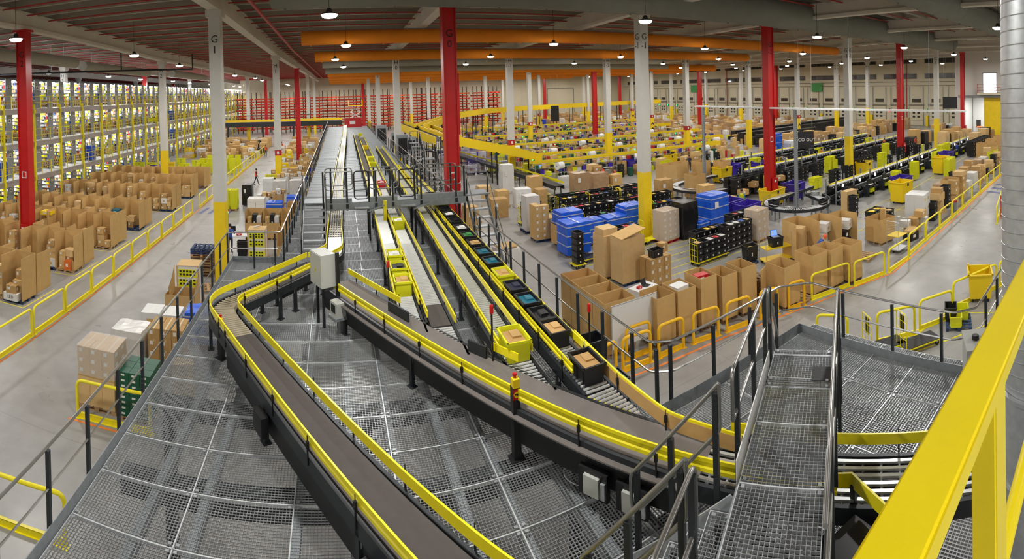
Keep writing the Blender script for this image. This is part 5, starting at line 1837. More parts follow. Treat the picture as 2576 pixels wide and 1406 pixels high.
# yellow tote carts and stacks right of the shelving
q = random.Random(11)
for k in range(12):
    x = -25 + (k % 6) * 2.05; y = 60 + (k // 6) * 4.5 + q.uniform(-.6, .6)
    n = q.randint(3, 5)
    for i in range(2):
        for l in range(n):
            tote('yellow tote before the shelving, %s layer of the %s low stack' % (nth(l), nth(k * 2 + i)), x + i * .66, y, l * .3, 0, 'tote_yellow', group='yellow totes before the shelving', lab=False)
for k in range(10):
    x = -16.5 + (k % 5) * .95; y = 61 + (k // 5) * 3.6
    for l in range(6):
        tote('yellow tote by the shelving aisle barrier, %s layer of the %s tall stack' % (nth(l), nth(k)), x, y, .15 + l * .3, 0, 'tote_yellow', .7, .5, .29, group='yellow totes by the aisle barrier', lab=False)
wheelie('purple wheeled bin before the shelving', -21.5, 56.5, .2, 'bin_purple', 1.6, 1.1, 1.4)
wheelie('yellow wheeled bin behind the purple bin before the shelving', -20.3, 58.6, .2, 'bin_yellow', 1.6, 1.1, 1.5)
for k in range(150):
    x, y = rnd.uniform(-24, -13), rnd.uniform(76, 98)
    if k > 110:
        x, y = rnd.uniform(-8.5, -1.5), rnd.uniform(56, 95)
    for l in range(rnd.randint(1, 3)):
        carton('brown carton far back on the shelving side', x, y, l * .52, rnd.uniform(.7, 1.1), .8, .515, rnd.uniform(-.2, .2), None, 'cartons far back on the shelving side', rnd.choice((None, None, None, 'white', 'bin_yellow')))
for k in range(60):                                                 # far field of palletised goods
    x = -23 + (k % 12) * 1.5 + q.uniform(-.3, .3)
    y = 78 + (k // 12) * 4.2 + q.uniform(-.8, .8)
    if x > -12:
        x = -7.5 + (k % 3) * 1.8; y += 4
    mt = q.choice(('card', 'card_b', 'card_c', 'shrink_white', 'shrink_brown', 'card', 'red_goods' if q.random() < .3 else 'card_b', 'black' if q.random() < .4 else 'card'))
    wrapped('loaded pallet in the far storage field, %s across, %s rank' % (nth(k % 12), nth(k // 12)), x, y, 0, 1.15, 1.1, q.choice((.9, 1.2, 1.5, 1.8)), mt, 50 + k % 7, .02, False, 'loaded pallets of the far storage field')
# ------------------------------------------------------------------ totes riding the conveyors
def on_lane(k, px, py, mt, lab, fill=None, sx=0.0, z=CZ, w=.54, d=.36, h=.30):
    p = F(px, py, z)
    L = LANE[k]
    for a, b in zip(L, L[1:]):
        if a.y <= p.y <= b.y or b is L[-1]:
            u = (p.y - a.y) / (b.y - a.y)
            tote(lab, a.x + (b.x - a.x) * u + sx, p.y, z, pi / 2 - atan2(b.x - a.x, b.y - a.y), mt, w, d, h, fill)
            return
on_lane(0, 1021, 735, 'tote_yellow', 'yellow tote at the front end of the left lane', 'card', h=.34)
on_lane(0, 1005, 700, 'tote_yellow', 'yellow tote, second from the front on the left lane', 'black', h=.34)
on_lane(0, 996, 664, 'tote_yellow', 'yellow tote, third from the front on the left lane', 'paper', h=.32)
on_lane(1, 1018, 572, 'tote_yellow', 'yellow tote with white contents alone on the second lane this side of the bridge', 'paper')
on_lane(1, 969, 472, 'tote_blue' if False else 'red_goods', 'red tote with white lettering under the bridge gate on the second lane', 'paper')
on_lane(1, 944, 420, 'tote_yellow', 'yellow tote just beyond the bridge on the second lane')
on_lane(1, 938, 405, 'tote_yellow', 'yellow tote, second beyond the bridge on the second lane', 'bin_yellow')
on_lane(1, 925, 375, 'bin_yellow', 'orange-yellow tote far up the second lane')
on_lane(1, 908, 342, 'tote_yellow', 'yellow tote farthest up the second lane')
on_lane(2, 1320, 885, 'tote_yellow', 'yellow tote of printed cartons at the front end of the third lane', 'card_b', h=.36, w=.6, d=.4)
LL = [(1482, 945, 'tote_black', 'card_b', 'holding one brown carton at the very front'), (1403, 858, 'tote_black', 'card', 'with loose contents, second from the front'), (1376, 822, 'tote_black', 'black_gloss', 'with black boxed goods, third from the front'), (1338, 783, 'tote_black', 'teal', 'with teal goods, fourth from the front'), (1307, 748, 'tote_black', 'navy', 'fifth from the front'), (1275, 712, 'tote_yellow', 'card', 'of brown cartons between the black totes'), (1247, 681, 'tote_black', 'teal', 'with teal goods, right behind the yellow one'), (1226, 656, 'tote_black', 'teal', 'with teal goods, second behind the yellow one'), (1208, 632, 'tote_black', 'card', 'with a bag, third behind the yellow one'), (1192, 611, 'tote_black', 'green_goods', 'with a green item, fourth behind the yellow one'), (1175, 592, 'tote_black', 'paper', 'with pale bags, fifth behind the yellow one'), (1160, 573, 'tote_black', 'black_gloss', 'sixth behind the yellow one'), (1145, 556, 'tote_black', 'paper', 'with white contents, seventh behind the yellow one'), (1133, 541, 'tote_black', None, 'eighth behind the yellow one'), (1122, 528, 'tote_yellow', 'tote_yellow', 'lone bright one near the bridge'), (1110, 514, 'tote_black', None, 'just before the bridge, second from it'), (1101, 503, 'tote_black', None, 'nearest the bridge')]
for px, py, mt, fl, lab in LL:
    on_lane(3, px, py, mt, ('black' if mt == 'tote_black' else 'yellow') + ' tote on the right lane, ' + lab, fl, h=.3)
for k, (x, y) in enumerate(((5.25, 9.6), (5.4, 9.0), (5.3, 8.55))):
    for l in range(5 if k else 6):
        tote('black tote in the %s tall stack standing beyond the handrail, %s from the floor' % (nth(k), nth(l)), x, y, PH + .62 * 0 + l * .62 + .15, 0, 'tote_black', .6, .45, .6, (None, 'green_goods', 'blue_goods')[k] if l == 4 else None, 'tall black totes beyond the handrail')

# ------------------------------------------------------------------ barriers on the right
OB = [((8.85, 13.95), (9.9, 13.9)), ((10.3, 13.9), (11.37, 13.88)), ((11.82, 13.82), (12.89, 13.62)), ((13.31, 13.56), (14.36, 13.36)), ((14.91, 13.3), (15.7, 13.0)), ((16.2, 12.85), (17.0, 12.6))]
for k, (a, b) in enumerate(OB):
    hoop('short orange-yellow hoop barrier, %s from the platform along the duct-side aisle' % nth(k), a, b, 'orange_paint', group='short hoops of the duct-side aisle', r=.055)
hoop('short orange-yellow hoop barrier standing behind the first ones by the whiteboard', (9.3, 14.45), (10.3, 14.45), 'orange_paint', r=.055)
hoop('orange-yellow hoop barrier close under the platform handrail', (7.6, 13.75), (8.6, 14.0), 'orange_paint', r=.055)
YB = [((17.57, 12.62), (19.67, 12.0)), ((19.8, 11.8), (21.75, 11.2)), ((22.05, 11.1), (24.2, 11.02)), ((24.75, 11.2), (27.2, 11.3))] + [((27.4 + 2.58 * i, 11.3 + .07 * i), (27.4 + 2.58 * i + 2.38, 11.36 + .07 * i)) for i in range(12)]
for k, (a, b) in enumerate(YB):
    hoop('long yellow hoop barrier, %s from the front along the duct-side aisle' % nth(k), a, b, group='long hoops of the duct-side aisle')
for k, (a, b) in enumerate((((14.6, 10.3), (15.1, 9.3)), ((15.8, 8.45), (16.9, 7.5)), ((17.3, 7.45), (18.7, 6.6)), ((19.4, 6.8), (21.9, 5.6)), ((22.2, 5.5), (24.4, 4.4)))):
    hoop('yellow hoop barrier, %s from the left across the aisle near the platform corner' % nth(k), a, b, group='hoops across the near aisle')
hoop('yellow hoop barrier half hidden by the silver duct, far duct-side aisle', (31.9, 8.1), (38.5, 9.2))
hoop('low orange hoop beside the traffic cone at the far right', (32.6, 7.2), (36, 7.7), 'orange_paint', .8)
o = thing('traffic_cone', 'red and white traffic cone by the far right hoop', 'cone', (33.2, 7.85, 0))
ob('cone', MB().use('red_light' if False else 'red_paint').lathe([(.2, .03), (.14, .3)]).use('white').lathe([(.14, .3), (.1, .55)]).use('red_paint').lathe([(.1, .55), (.03, 1.0), (.001, 1.0)]).mesh('cone', True), o)
ob('base', MB().use('red_paint').box((0, 0, .015), (.5, .5, .03)).mesh('base'), o)
o = thing('painted_bollard', 'tall red post behind the traffic cone at the far right', 'post', (33.6, 8.15, 0))
ob('shaft', MB().use('red_paint').cyl((0, 0, 0), (0, 0, 1.5), .1, 10).mesh('shaft'), o); ob('cap', MB().use('white').cyl((0, 0, 1.5), (0, 0, 1.55), .1, 10).mesh('cap'), o)
line([(7.5, 13.65), (13, 13.35), (15.7, 12.75), (19.7, 11.75), (22, 10.9), (27, 11.0), (60, 12.2)], .09, 'line_orange')
line([(12.2, 9.3), (15.0, 7.6), (18.4, 5.2), (22, 3.6)], .07); line([(14.2, 9.6), (16.8, 6.4)], .06); line([(15, 9.8), (15, 7.8), (19, 7.0), (19.6, 5.0)], .06)
for i in range(8):
    line([(12.5, 19.5 + .77 * i), (24, 19.52 + .77 * i)], .055)
for i in range(6):
    line([(27.5 + i * 1.9, 17.9), (27.6 + i * 1.9, 13.4)], .055)
for yy in (13.6, 15.9, 18.0):
    line([(26.5, yy), (39, yy)], .05)
line([(38, 17.6), (62, 19.2)], .06); line([(20, 16.2), (20.2, 13.6)], .05)
for i in range(3):
    line([(40.5 + i * 1.5, 9.6), (41 + i * 1.5, 11.2)], .5, 'line_blue')

# ------------------------------------------------------------------ cardboard pallet boxes in the front right
for k, (y, fl) in enumerate(((17.95, 'red_goods'), (17.05, None), (16.2, 'blue_goods'), (15.33, None))):
    gaylord('empty-topped cardboard pallet box in the file by the handrail, %s from the back' % nth(k), 9.37, y, 0.0, 1.28, .84, 1.8, front=True, group='file of pallet boxes by the handrail')
    pallet('pallet under the %s box of the file by the handrail' % nth(k), 9.37, y, 0, 0, sc=(1.05, .8, 1))
    if fl:
        carton('%s lying in the %s box of the file by the handrail' % (('red and black carton', 'x', 'long blue carton')[k], nth(k)), 9.2, y, PH, .7, .3, 1.55 - .05 * k, 0, None, None, fl)
        carton('flat brown carton at the bottom of the %s box of the file' % nth(k), 9.6, y + .1, PH, .5, .5, 1.4, 0)
FB = [(11.05, 14.95, .88, .03), (12.0, 14.85, .86, -.04), (13.05, 14.75, .8, -.06), (14.05, 14.6, .82, -.06), (15.0, 14.4, .8, -.1)]
for k, (x, y, w_, rz) in enumerate(FB):
    gaylord('tall cardboard pallet box behind the short hoops, %s from the whiteboard' % nth(k), x, y, rz, w_, 1.05, (1.65, 1.7, 1.9, 1.75, 1.85)[k], front=True, flare=.0, group='pallet boxes behind the short hoops')
    pallet('pallet under the %s pallet box behind the short hoops' % nth(k), x, y, 0, rz, 'wood_dark', sc=(w_ / 1.2, 1, 1))
carton('red-sided carton on top of the third pallet box from the whiteboard', 13.05, 14.75, PH + 1.62, .55, .35, .24, -.1, None, None, 'red_goods')
carton('white flat carton in the second pallet box from the whiteboard', 12.0, 14.85, PH + 1.35, .6, .5, .35, .1, None, None, 'white')
GB2 = [(16.6, 13.45, .95, -.1, 1.65), (18.35, 13.2, .95, -.12, 1.7), (19.35, 12.95, .9, -.12, 1.7), (20.35, 12.5, .9, -.12, 1.7)]
for k, (x, y, w_, rz, h) in enumerate(GB2):
    gaylord('tall cardboard pallet box behind the long hoops, %s from the left' % nth(k), x, y, rz, w_, 1.15, h, front=True, group='pallet boxes behind the long hoops')
    pallet('pallet under the %s pallet box behind the long hoops' % nth(k), x, y, 0, rz, 'wood_dark', sc=(w_ / 1.2, 1.1, 1))
o = thing('cardboard_flap', 'cardboard sheet opened to the left of the first box behind the long hoops', 'cardboard', (15.95, 13.9, .25), .35)
ob('sheet', MB().use('card').b2(-.5, .1, -.008, .008, 0, 1.45).mesh('sheet'), o)
for k, (x, y, rz, mt) in enumerate(((21.6, 16.4, .2, None), (22.75, 15.7, .2, 'white'), (23.9, 15.0, .2, 'black'))):
    gaylord('wide open cardboard pallet box behind the bending person, %s from the left' % nth(k), x, y, rz - .35, 1.2, 1.2, 1.9, flare=.1, group='pallet boxes behind the bending person')
    pallet('pallet under the %s box behind the bending person' % nth(k), x, y, 0, rz - .35)
    for c in range(3):
        if mt or c == 0:
            carton('%s carton inside the %s box behind the bending person, %s up' % ({None: 'brown', 'white': 'white printed', 'black': ('black', 'black', 'white')[c]}[mt], nth(k), nth(c)), x + (.1, -.1, .2)[c] * (1 if k else .1), y - .1, PH + .52 * c + (.001 * c), .6, .6, .5 if k else 1.5, rz, None, None, mt if c < 2 or mt != 'black' else 'white')
gaylord('cardboard pallet box with a carton standing in it, near the wire trolley', 26.1, 13.7, -.2, 1.3, 1.2, 1.35, front=True, z=.15)
pallet('pallet under the box near the wire trolley', 26.1, 13.7, 0, -.2)
carton('tilted brown carton with a white label standing in the box near the trolley', 26.3, 13.6, 1.2, .35, .3, .75, .3, 0)
gaylord('dark cardboard pallet box with open flaps among the duct-side aisle goods', 37.2, 13.2, .1, 1.5, 1.2, 1.6, front=True, z=.15)
# whiteboard
o = thing('whiteboard', 'large framed whiteboard leaning beside the first short hoops', 'board', (9.87, 14.7, 0), .03)
ob('panel', MB().use('white').bar((0, 0, .4), (0, .02, 1.9), 2.0, .02, (0, 1, 0)).mesh('panel'), o)
fm = MB().use('galv')
for s in (-1, 1):
    fm.bar((s * 1.0, 0, 0), (s * 1.0, .02, 1.9), .03, .035, (0, 1, 0))
fm.bar((-1, 0, .4), (1, 0, .4), .03, .03).bar((-1, .02, 1.9), (1, .02, 1.9), .03, .03)
ob('frame', fm.mesh('frame'), o)
# loose pallets stack with a pallet jack
for l in range(7):
    pallet('dark weathered pallet in the stack between the cardboard boxes, %s from the floor' % nth(l), 16.0, 14.75, l * .148, -.2 + .03 * (l % 3), 'wood_dark', 'weathered pallet stack')
for k, (x, y) in enumerate(((17.3, 16.6), (17.35, 13.1), (23.3, 13.2))):
    pallet(('pale new pallet behind the pallet jack', 'pallet on the floor behind the first long hoop', 'pale pallet behind the tall boxes')[k], x, y, 0, .1)
o = thing('pallet_jack', 'red pallet jack with a tall black handle', 'pallet jack', (16.5, 15.9, 0), -.3)
ob('handle', MB().use('black').cyl((0, 0, .35), (-.12, -.1, 1.2), .025, 8).tube(fillet([(-.12, -.1, 1.2), (-.26, -.12, 1.32), (-.24, -.14, 1.55), (-.05, -.14, 1.58), (-.02, -.12, 1.32), (-.12, -.1, 1.2)], .08, 4), .02, 7).mesh('handle', True), o)
ob('body', MB().use('red_paint').box((.05, .1, .25), (.3, .25, .4)).mesh('body'), o)
for s in (-1, 1):
    ob('fork', MB().use('red_paint').box((.15 + s * .2, .75, .1), (.16, 1.15, .06)).mesh('fork'), o)
ob('wheel', MB().use('black').cyl((-.02, .05, .09), (.12, .05, .09), .09, 12).mesh('wheel', True), o)

# ------------------------------------------------------------------ carts of black totes
FILLS = [None, 'paper', 'card_c', None, 'red_goods', 'blue_goods', None, 'green_goods', 'bin_yellow', None]
def tote_cart(label, short, x, y, rz, nx, nl, frames=(1, 0), L=2.35, mt='yellow_paint', rows=1, tw=.44, td=.6, th=.33, z=.235, seed=0):
    q = random.Random(seed)
    cart(label, x, y, rz, L, .66 * rows, None, frames, mt)
    ca, sa = cos(rz), sin(rz)
    for i in range(nx):
        for r in range(rows):
            for l in range(nl):
                a = (i - (nx - 1) / 2) * (tw + .01)
                b = (r - (rows - 1) / 2) * (td + .02)
                tote('black tote, %s across, %s up, on %s' % (nth(i), nth(l), short), x + a * ca - b * sa, y + a * sa + b * ca, z + l * (th + .005), rz, 'tote_black', tw, td, th, q.choice(FILLS) if l == nl - 1 else None, 'black totes on ' + short)
tote_cart('yellow end-framed cart loaded with black totes, front of the pair on the lined floor', 'the front yellow cart', 18.15, 19.75, .02, 5, 3, (1, 0), seed=1)
tote_cart('grey wheeled cart stacked four high with black totes beside the brown wrapped load', 'the four-high grey cart', 20.5, 20.05, .02, 5, 4, (0, 0), 2.3, 'galv_dull', seed=2)
tote_cart('cart of black totes just behind the front yellow cart', 'the cart behind the front one', 19.3, 21.2, .02, 5, 3, (0, 0), 2.4, 'galv_dull', seed=3)
tote_cart('cart of black totes before the purple bins', 'the cart before the purple bins', 22.3, 21.4, .02, 5, 4, (0, 0), 2.4, 'galv_dull', seed=4)
tote_cart('dolly of black totes behind the big open carton', 'the dolly behind the big carton', 14.9, 22.9, .02, 3, 5, (0, 1), 1.7, seed=5)
tote_cart('dolly with a tall double stack of black totes left of the brown cartons', 'the tall double dolly', 12.15, 23.4, .02, 1, 5, (0, 0), .7, seed=6)
tote_cart('yellow cart of black totes at the left end of the black tote field', 'the left end cart', 13.3, 32.6, 0, 3, 4, (1, 0), 1.9, rows=1, seed=7)
q = random.Random(5)
k = 0
for r, y in enumerate((28.3, 29.6, 31.0, 33.6, 34.9)):
    for c in range(3):
        x = 16.0 + c * 2.75 + (1.1 if r > 2 else .4)
        tote_cart('yellow-framed cart of black totes, %s from the left in the %s row of the field' % (nth(c), nth(r)), 'the %s cart, %s field row' % (nth(c), nth(r)), x, y, .02, 6, 3 if r != 1 else 4, (c != 1, r % 2), 2.7, seed=10 + k, th=.34)
        k += 1
for k, (x, y) in enumerate(((16.0, 24.4), (16.9, 24.5), (17.6, 24.6), (15.2, 24.3), (18.6, 25.1), (19.9, 25.6), (20.5, 26.1), (18.9, 26.3))):
    o = cart('empty yellow cart parked by the blue wrapped loads, %s of its file' % nth(k), x, y, .02, 1.1, .6, 'empty yellow carts', (1, 0))
# blue wrapped loads
BL = [(13.0, 25.5, 1.5, 1.3, 1.75, 'front, tallest and nearest the aisle'), (13.5, 27.2, 1.5, 1.2, 1.95, 'second one behind the tallest'), (14.8, 26.6, 1.2, 1.0, 1.35, 'low sagging one right of the tallest'), (16.3, 26.5, 1.5, 1.1, 1.35, 'flat-topped one with crossed tape'), (17.9, 26.9, 1.6, 1.2, 1.75, 'hooded one by the yellow column foot')]
for k, (x, y, w_, d, h, lab) in enumerate(BL):
    wrapped('blue film-wrapped pallet load with silver tape, ' + lab, x, y, .02, w_, d, h, 'wrap_blue', 60 + k, papers=k == 0)
    pallet('pallet under the blue load, %s of the row' % nth(k), x, y, sc=(1.1, 1.1, 1))
wrapped('tall blue film-wrapped load beside the purple bins', 22.7, 24.3, .05, 1.7, 1.4, 2.1, 'wrap_blue', 70, papers=1); pallet('pallet under the tall blue load', 22.7, 24.3, sc=(1.3, 1.3, 1))
wrapped('crumpled blue film bundle left of the tall blue load', 21.0, 23.7, .1, .9, .8, .9, 'wrap_blue', 71, z=0)
wrapped('black shrink-wrapped tower right of the brown wrapped stack', 20.0, 24.0, .05, 1.25, 1.2, 2.25, 'shrink_black', 72, z=0, tapes=False)
stack('the film-wrapped stack on a red pallet', 18.6, 24.1, .1, 3, 2, 5, .42, .5, .36, 'labelled brown carton on the red pallet', 0, group='cartons on the red pallet', film=True, base='red_paint')
stack('the film-wrapped stack next to the roller loop', 22.5, 20.2, .12, 2, 2, 4, .55, .5, .44, 'large wrapped carton next to the roller loop', 0, group='cartons next to the roller loop', film=True)
tote('single black tote on a dolly behind the black shrink-wrapped tower', 20.2, 25.9, 1.0, 0, 'tote_black', .9, .6, .55)
o = cart('small cart carrying the single black tote', 20.2, 25.9, 0, 1.0, .62, None, (0, 0)); ob('riser', MB().use('tote_black').b2(-.4, .4, -.28, .28, .23, 1.0).mesh('riser'), o)
for k, (x, y) in enumerate(((24.9, 24.9), (25.0, 23.3))):
    wheelie('purple wheeled bin beside the tall blue load, %s of two' % ('rear', 'front')[k], x, y, .05, 'bin_purple', 1.7, 1.2, 1.15)
# brown carton groups before the tote carts
stack('the two-pallet-high brown carton stack', 12.85, 21.6, .05, 1, 1, 2, .95, 1.05, 1.0, 'large brown carton of the two-high stack', 2, group='two-high brown cartons')
carton('open brown carton on the two-high stack', 12.85, 21.6, PH + 2.01, .85, .8, .3, .05, 2)
carton('very tall brown carton with a half-open lid', 13.3, 20.35, PH, 1.35, 1.0, 2.1, .06, 2)
pallet('blue pallet under the very tall brown carton', 13.3, 20.35, 0, .06, 'pallet_blue')
o = thing('cardboard_sheet', 'half-open cardboard top lying on the very tall brown carton', 'cardboard', (13.3, 20.35, PH + 2.1), .06)
ob('panel', MB().use('card').bar((-.68, 0, .02), (.7, -.1, .34), 1.04, .03).mesh('panel'), o)
stack('the small square carton stack', 14.1, 19.15, .05, 3, 2, 3, .42, .42, .42, 'square printed brown carton by the lined floor', 1, group='square cartons by the lined floor', base='wood_dark')
tote('black tote on top of the square carton stack', 14.0, 19.0, PH + 1.27, .1, 'tote_black', .62, .42, .36)
carton('brown carton on top at the right of the square carton stack', 14.7, 19.4, PH + 1.27, .4, .4, .42, .2, 1)
stack('the film-covered low stack on a long pallet', 15.7, 21.1, .1, 2, 1, 1, .5, .8, .45, 'film-covered low carton on the long pallet', 2, film=True, group='film-covered low cartons')
for i in range(3):
    for j in range(2):
        for l in range(5):
            if i and (j or i == 2) and l > 2:
                continue
            carton('tall-stack brown carton by the blue loads, %s tier, %s across, %s row' % (nth(l), nth(i), ('front', 'rear')[j]), 12.1 + i * .46, 28.6 + j * .5, PH + l * .42, .45, .49, .415, 0, 0, 'tall-stack cartons left of the blue loads')
pallet('dark blue pallet under the tall-stack cartons', 12.5, 28.85, 0, 0, 'pallet_blue')
wrapped('white film-wrapped narrow column of cups left of the tote field', 12.6, 30.9, 0, 1.0, .9, 2.3, 'shrink_white', 73, tapes=False, z=.12); pallet('pallet under the white narrow column', 12.6, 30.9, 0, 0, 'pallet_blue')
gaylord('white octagonal carton with an open brown flap between cartons and blue loads', 13.1, 27.3, .1, .95, .9, 1.15, front=True, z=.15)
wrapped('translucent wrapped drum of goods by the stairs beyond the handrail', 8.0, 22.9, .2, 1.1, 1.0, 1.75, 'shrink_white', 74, tapes=False, z=.1)
carton('cardboard top lying on the translucent wrapped drum', 8.0, 22.9, 1.9, .9, .8, .06, .3)
person('person in an orange vest standing behind the handrail by the wrapped drum', 7.0, 22.0, 2.2, 'work')
o = cart('low yellow flat cart with a dark deck beside the tall blue load', 13.35, 24.0, .03, 1.5, .8, None, (0, 0)); ob('mat', MB().use('black').b2(-.72, .72, -.36, .36, .231, .25).mesh('mat'), o)
# desk with laptop by the square cartons
o = thing('side_table', 'small white standing table with a dark laptop by the square cartons', 'table', (12.0, 17.2, 0), .2)
ob('top', MB().use('white').b2(-.55, .55, -.35, .35, 1.02, 1.05).mesh('top'), o); ob('stem', MB().use('galv').b2(-.05, .05, -.05, .05, 0, 1.02).b2(-.3, .3, -.25, .25, 0, .03).mesh('stem'), o)
o = thing('laptop', 'open dark laptop on the white standing table', 'laptop', (12.15, 17.2, 1.05), .4)
ob('base', MB().use('black').b2(-.17, .17, -.12, .12, 0, .02).mesh('base'), o); ob('screen', MB().use('black').bar((0, .12, .02), (0, .2, .25), .34, .012, (0, 1, 0)).mesh('screen'), o)
carton('red tool case on the white standing table', 11.75, 17.15, 1.05, .2, .15, .08, .2, None, None, 'red_goods')
# scanning cart with a blue screen
o = cart('yellow shelf cart with wire ends beside the bending person', 20.3, 16.9, -.35, 1.6, .8, None, (0, 0), 'bin_yellow')
for s in (-1, 1):
    ob('wire_end', MB().use('galv').tube(fillet([(s * .78, -.36, .2), (s * .78, -.36, 1.6), (s * .78, .36, 1.6), (s * .78, .36, .2)], .08, 4), .016, 6).mesh('wire_end', True), o)
ob('upper_shelf', MB().use('bin_yellow').b2(-.76, .76, -.36, .36, .82, .86).mesh('upper_shelf'), o)
tote('upturned black tote holding a laptop on the yellow shelf cart', 20.3, 16.9, .86, -.35, 'tote_black', .7, .5, .5, 'black')
o = thing('laptop', 'open laptop with a bright blue screen on the black tote', 'laptop', (20.25, 16.85, 1.37), -.35)
ob('base', MB().use('galv_dull').b2(-.2, .2, -.14, .14, 0, .02).mesh('base'), o)
ob('screen', MB().use('black').bar((0, .14, .02), (0, .22, .31), .42, .012, (0, 1, 0)).use('screen_blue').bar((0, .13, .03), (0, .205, .3), .38, .004, (0, 1, 0)).use('white').bar((-.1, .125, .08), (-.1, .185, .26), .1, .004, (0, 1, 0)).bar((.1, .125, .12), (.1, .185, .26), .06, .004, (0, 1, 0)).mesh('screen'), o)
tote('black tote on a low stand left of the yellow shelf cart', 19.35, 17.9, .2, -.3, 'tote_black', .7, .55, .75, 'bin_yellow'); pallet('half pallet under the black tote left of the shelf cart', 19.35, 17.9, 0, -.3, 'pallet_blue', sc=(.6, .6, 1))
person('person in an orange vest and blue sleeves bending over between the pallet boxes', 21.2, 14.9, .5, 'bend', 'blue_goods', 'navy', 'vest_orange', hairm='vest_orange')
tote('black tote on the floor behind the third pallet box from the whiteboard', 15.2, 16.2, 0, .2, 'tote_black', .6, .5, .6)
# people among the tote field and the loop
person('person in a black shirt pulling totes in the black tote field', 18.3, 30.1, 1.2, 'work', 'black', 'black', None)
person('person in a yellow-green vest left of the purple bins', 24.2, 27.2, .8, 'work', 'teal', 'navy', 'tote_yellow', hairm='skin')
person('person in a yellow-green vest and blue sleeves right of the purple bins', 26.6, 25.3, -.9, 'work', 'teal', 'navy', 'tote_yellow')

# ------------------------------------------------------------------ roller loops and sorting lines
def loop_line(label, c, r, x1, z=.85, seed=0):
    """Roller conveyor coming along X, round a loop and back."""
    wd = .62
    cx_, cy_ = c
    a0 = .55
    pts = [V((x1, cy_ + r + .35, z)), V((cx_ + r * .9, cy_ + r + .1, z))] + arc(c, r, pi / 2, 2 * pi - .15, 22, z) + [V((cx_ + r + .5, cy_ + r * .25, z)), V((x1 - 2.5, cy_ + r * .2, z))]
    pts[2:25] = arc(c, r, pi / 2, 2 * pi - .55, 22, z)
    o = thing('roller_loop', label, 'conveyor')
    for s in (-1, 1):
        ob('side_frame', MB().use('dark_steel').sweep(offs(pts, s * wd / 2), [(-.03, -.2), (.03, -.2), (.03, 0), (-.03, 0)]).mesh('side_frame'), o)
    rollers(o, pts, wd - .06, .11, 150, .024, 'roller')
    ob('rail_tube', MB().use('steel_tube').tube([p + V((0, 0, .22)) for p in offs(pts, wd / 2 + .02)], .02, 6).mesh('rail_tube', True), o)
    lm = MB().use('galv_dull').b2(-.04, .04, -.04, .04, -z, -.18).mesh('leg')
    for p, a in walk(pts, 1.35, .3):
        for s in (-1, 1):
            ob('leg', lm, o, (p.x - sin(a) * s * .26, p.y + cos(a) * s * .26, z))
    return o
loop_line('looping roller conveyor around the steel post nearest the front right', (28.8, 21.9), 2.1, 34.0)
loop_line('looping roller conveyor farther back beside the red column', (28.9, 32.0), 2.5, 35.0)
tote('black tote riding the near roller loop at its left end', 26.8, 22.4, .85, 1.3, 'tote_black', .75, .5, .42)
tote('blurred dark tote riding the near roller loop behind the post', 29.2, 19.85, .85, .1, 'tote_black', .7, .45, .36)
for k, (x, y, h) in enumerate(((30.1, 22.9, 7.5), (29.75, 32.8, 7.5))):
    o = thing('steel_post', 'perforated galvanised post rising from the %s roller loop' % ('near', 'far')[k], 'post', (x, y, 0))
    m = MB().use('galv_dull').b2(-.11, .11, -.11, -.09, 0, h).b2(-.11, -.09, -.09, .09, 0, h).b2(.09, .11, -.09, .09, 0, h)
    ob('channel', m.mesh('channel'), o)
    m = MB().use('ink')
    for i in range(int(h / .16)):
        m.b2(-.03, .03, -.114, -.11, .1 + i * .16, .16 + i * .16)
    ob('slots', m.mesh('slots'), o)['kind'] = 'stuff'
o = thing('bin', 'grey metal drum with vents beside the near loop post', 'drum', (31.3, 22.0, 0))
ob('body', MB().use('galv').lathe([(.001, 1.1), (.33, 1.1), (.33, 0)], n=18).mesh('body', True), o); ob('lid', MB().use('galv_dull').lathe([(.001, 1.14), (.34, 1.14), (.34, 1.08)], n=18).mesh('lid', True), o)
wheelie('yellow wheeled bin behind the near roller loop', 29.6, 24.9, .05, 'bin_yellow', 1.9, 1.2, 1.15)
wheelie('purple wheeled bin behind the near loop post', 32.0, 24.6, .05, 'bin_purple', 1.6, 1.2, 1.25)
tr = thing('cable_tray', 'long white cable tray carried above the sorting lines', 'cable tray', (0, 0, 0))
ob('tray', MB().use('white').b2(29.75, 30.05, 9.5, 34, 7.5, 7.62).mesh('tray'), tr)
for y in (12, 18, 26):
    ob('hanger', MB().use('galv').cyl((29.9, y, 7.6), (29.9, y, 15.2), .012, 5).mesh('hanger'), tr)
mat('shade_glow', (245, 246, 250), .5, emit=2.5)
SB = MB()
for s in range(11):
    x = -2.4 + s * .48
    SB.use('tote_black').bar((x - .2, -.28, .62), (x + .2, -.28, .62), .5, .28, (0, .5, 1))
    SB.bar((x - .2, .28, 1.15), (x + .2, .28, 1.15), .5, .3, (0, -.5, 1))
    SB.use('paper').bar((x - .04, -.56, .62), (x + .04, -.56, .62), .008, .14, (0, .4, 1)).bar((x - .04, -.02, 1.3), (x + .04, -.02, 1.3), .008, .16, (0, .4, 1))
    SB.use('tote_black').box((x, -.2, .2), (.44, .6, .3)).box((x, .3, .2), (.44, .5, .3)).box((x, -.75, .16), (.42, .3, .3)).box((x, .75, .5), (.44, .4, .5 + .3 * (s % 3)))
SBM = SB.mesh('tote_row')
FRM = MB().use('galv_dull')
for x in (-2.7, 0, 2.7):
    FRM.b2(x - .05, x + .05, -.5, -.42, 0, 1.95).b2(x - .05, x + .05, .42, .5, 0, 1.95)
FRM.b2(-2.7, 2.7, -.62, -.5, .32, .42).b2(-2.7, 2.7, -.62, -.5, .98, 1.05).b2(-2.7, 2.7, .42, .5, .4, .5).use('black').b2(-2.7, 2.7, -.4, .4, .3, .38)
FRM = FRM.mesh('frame')
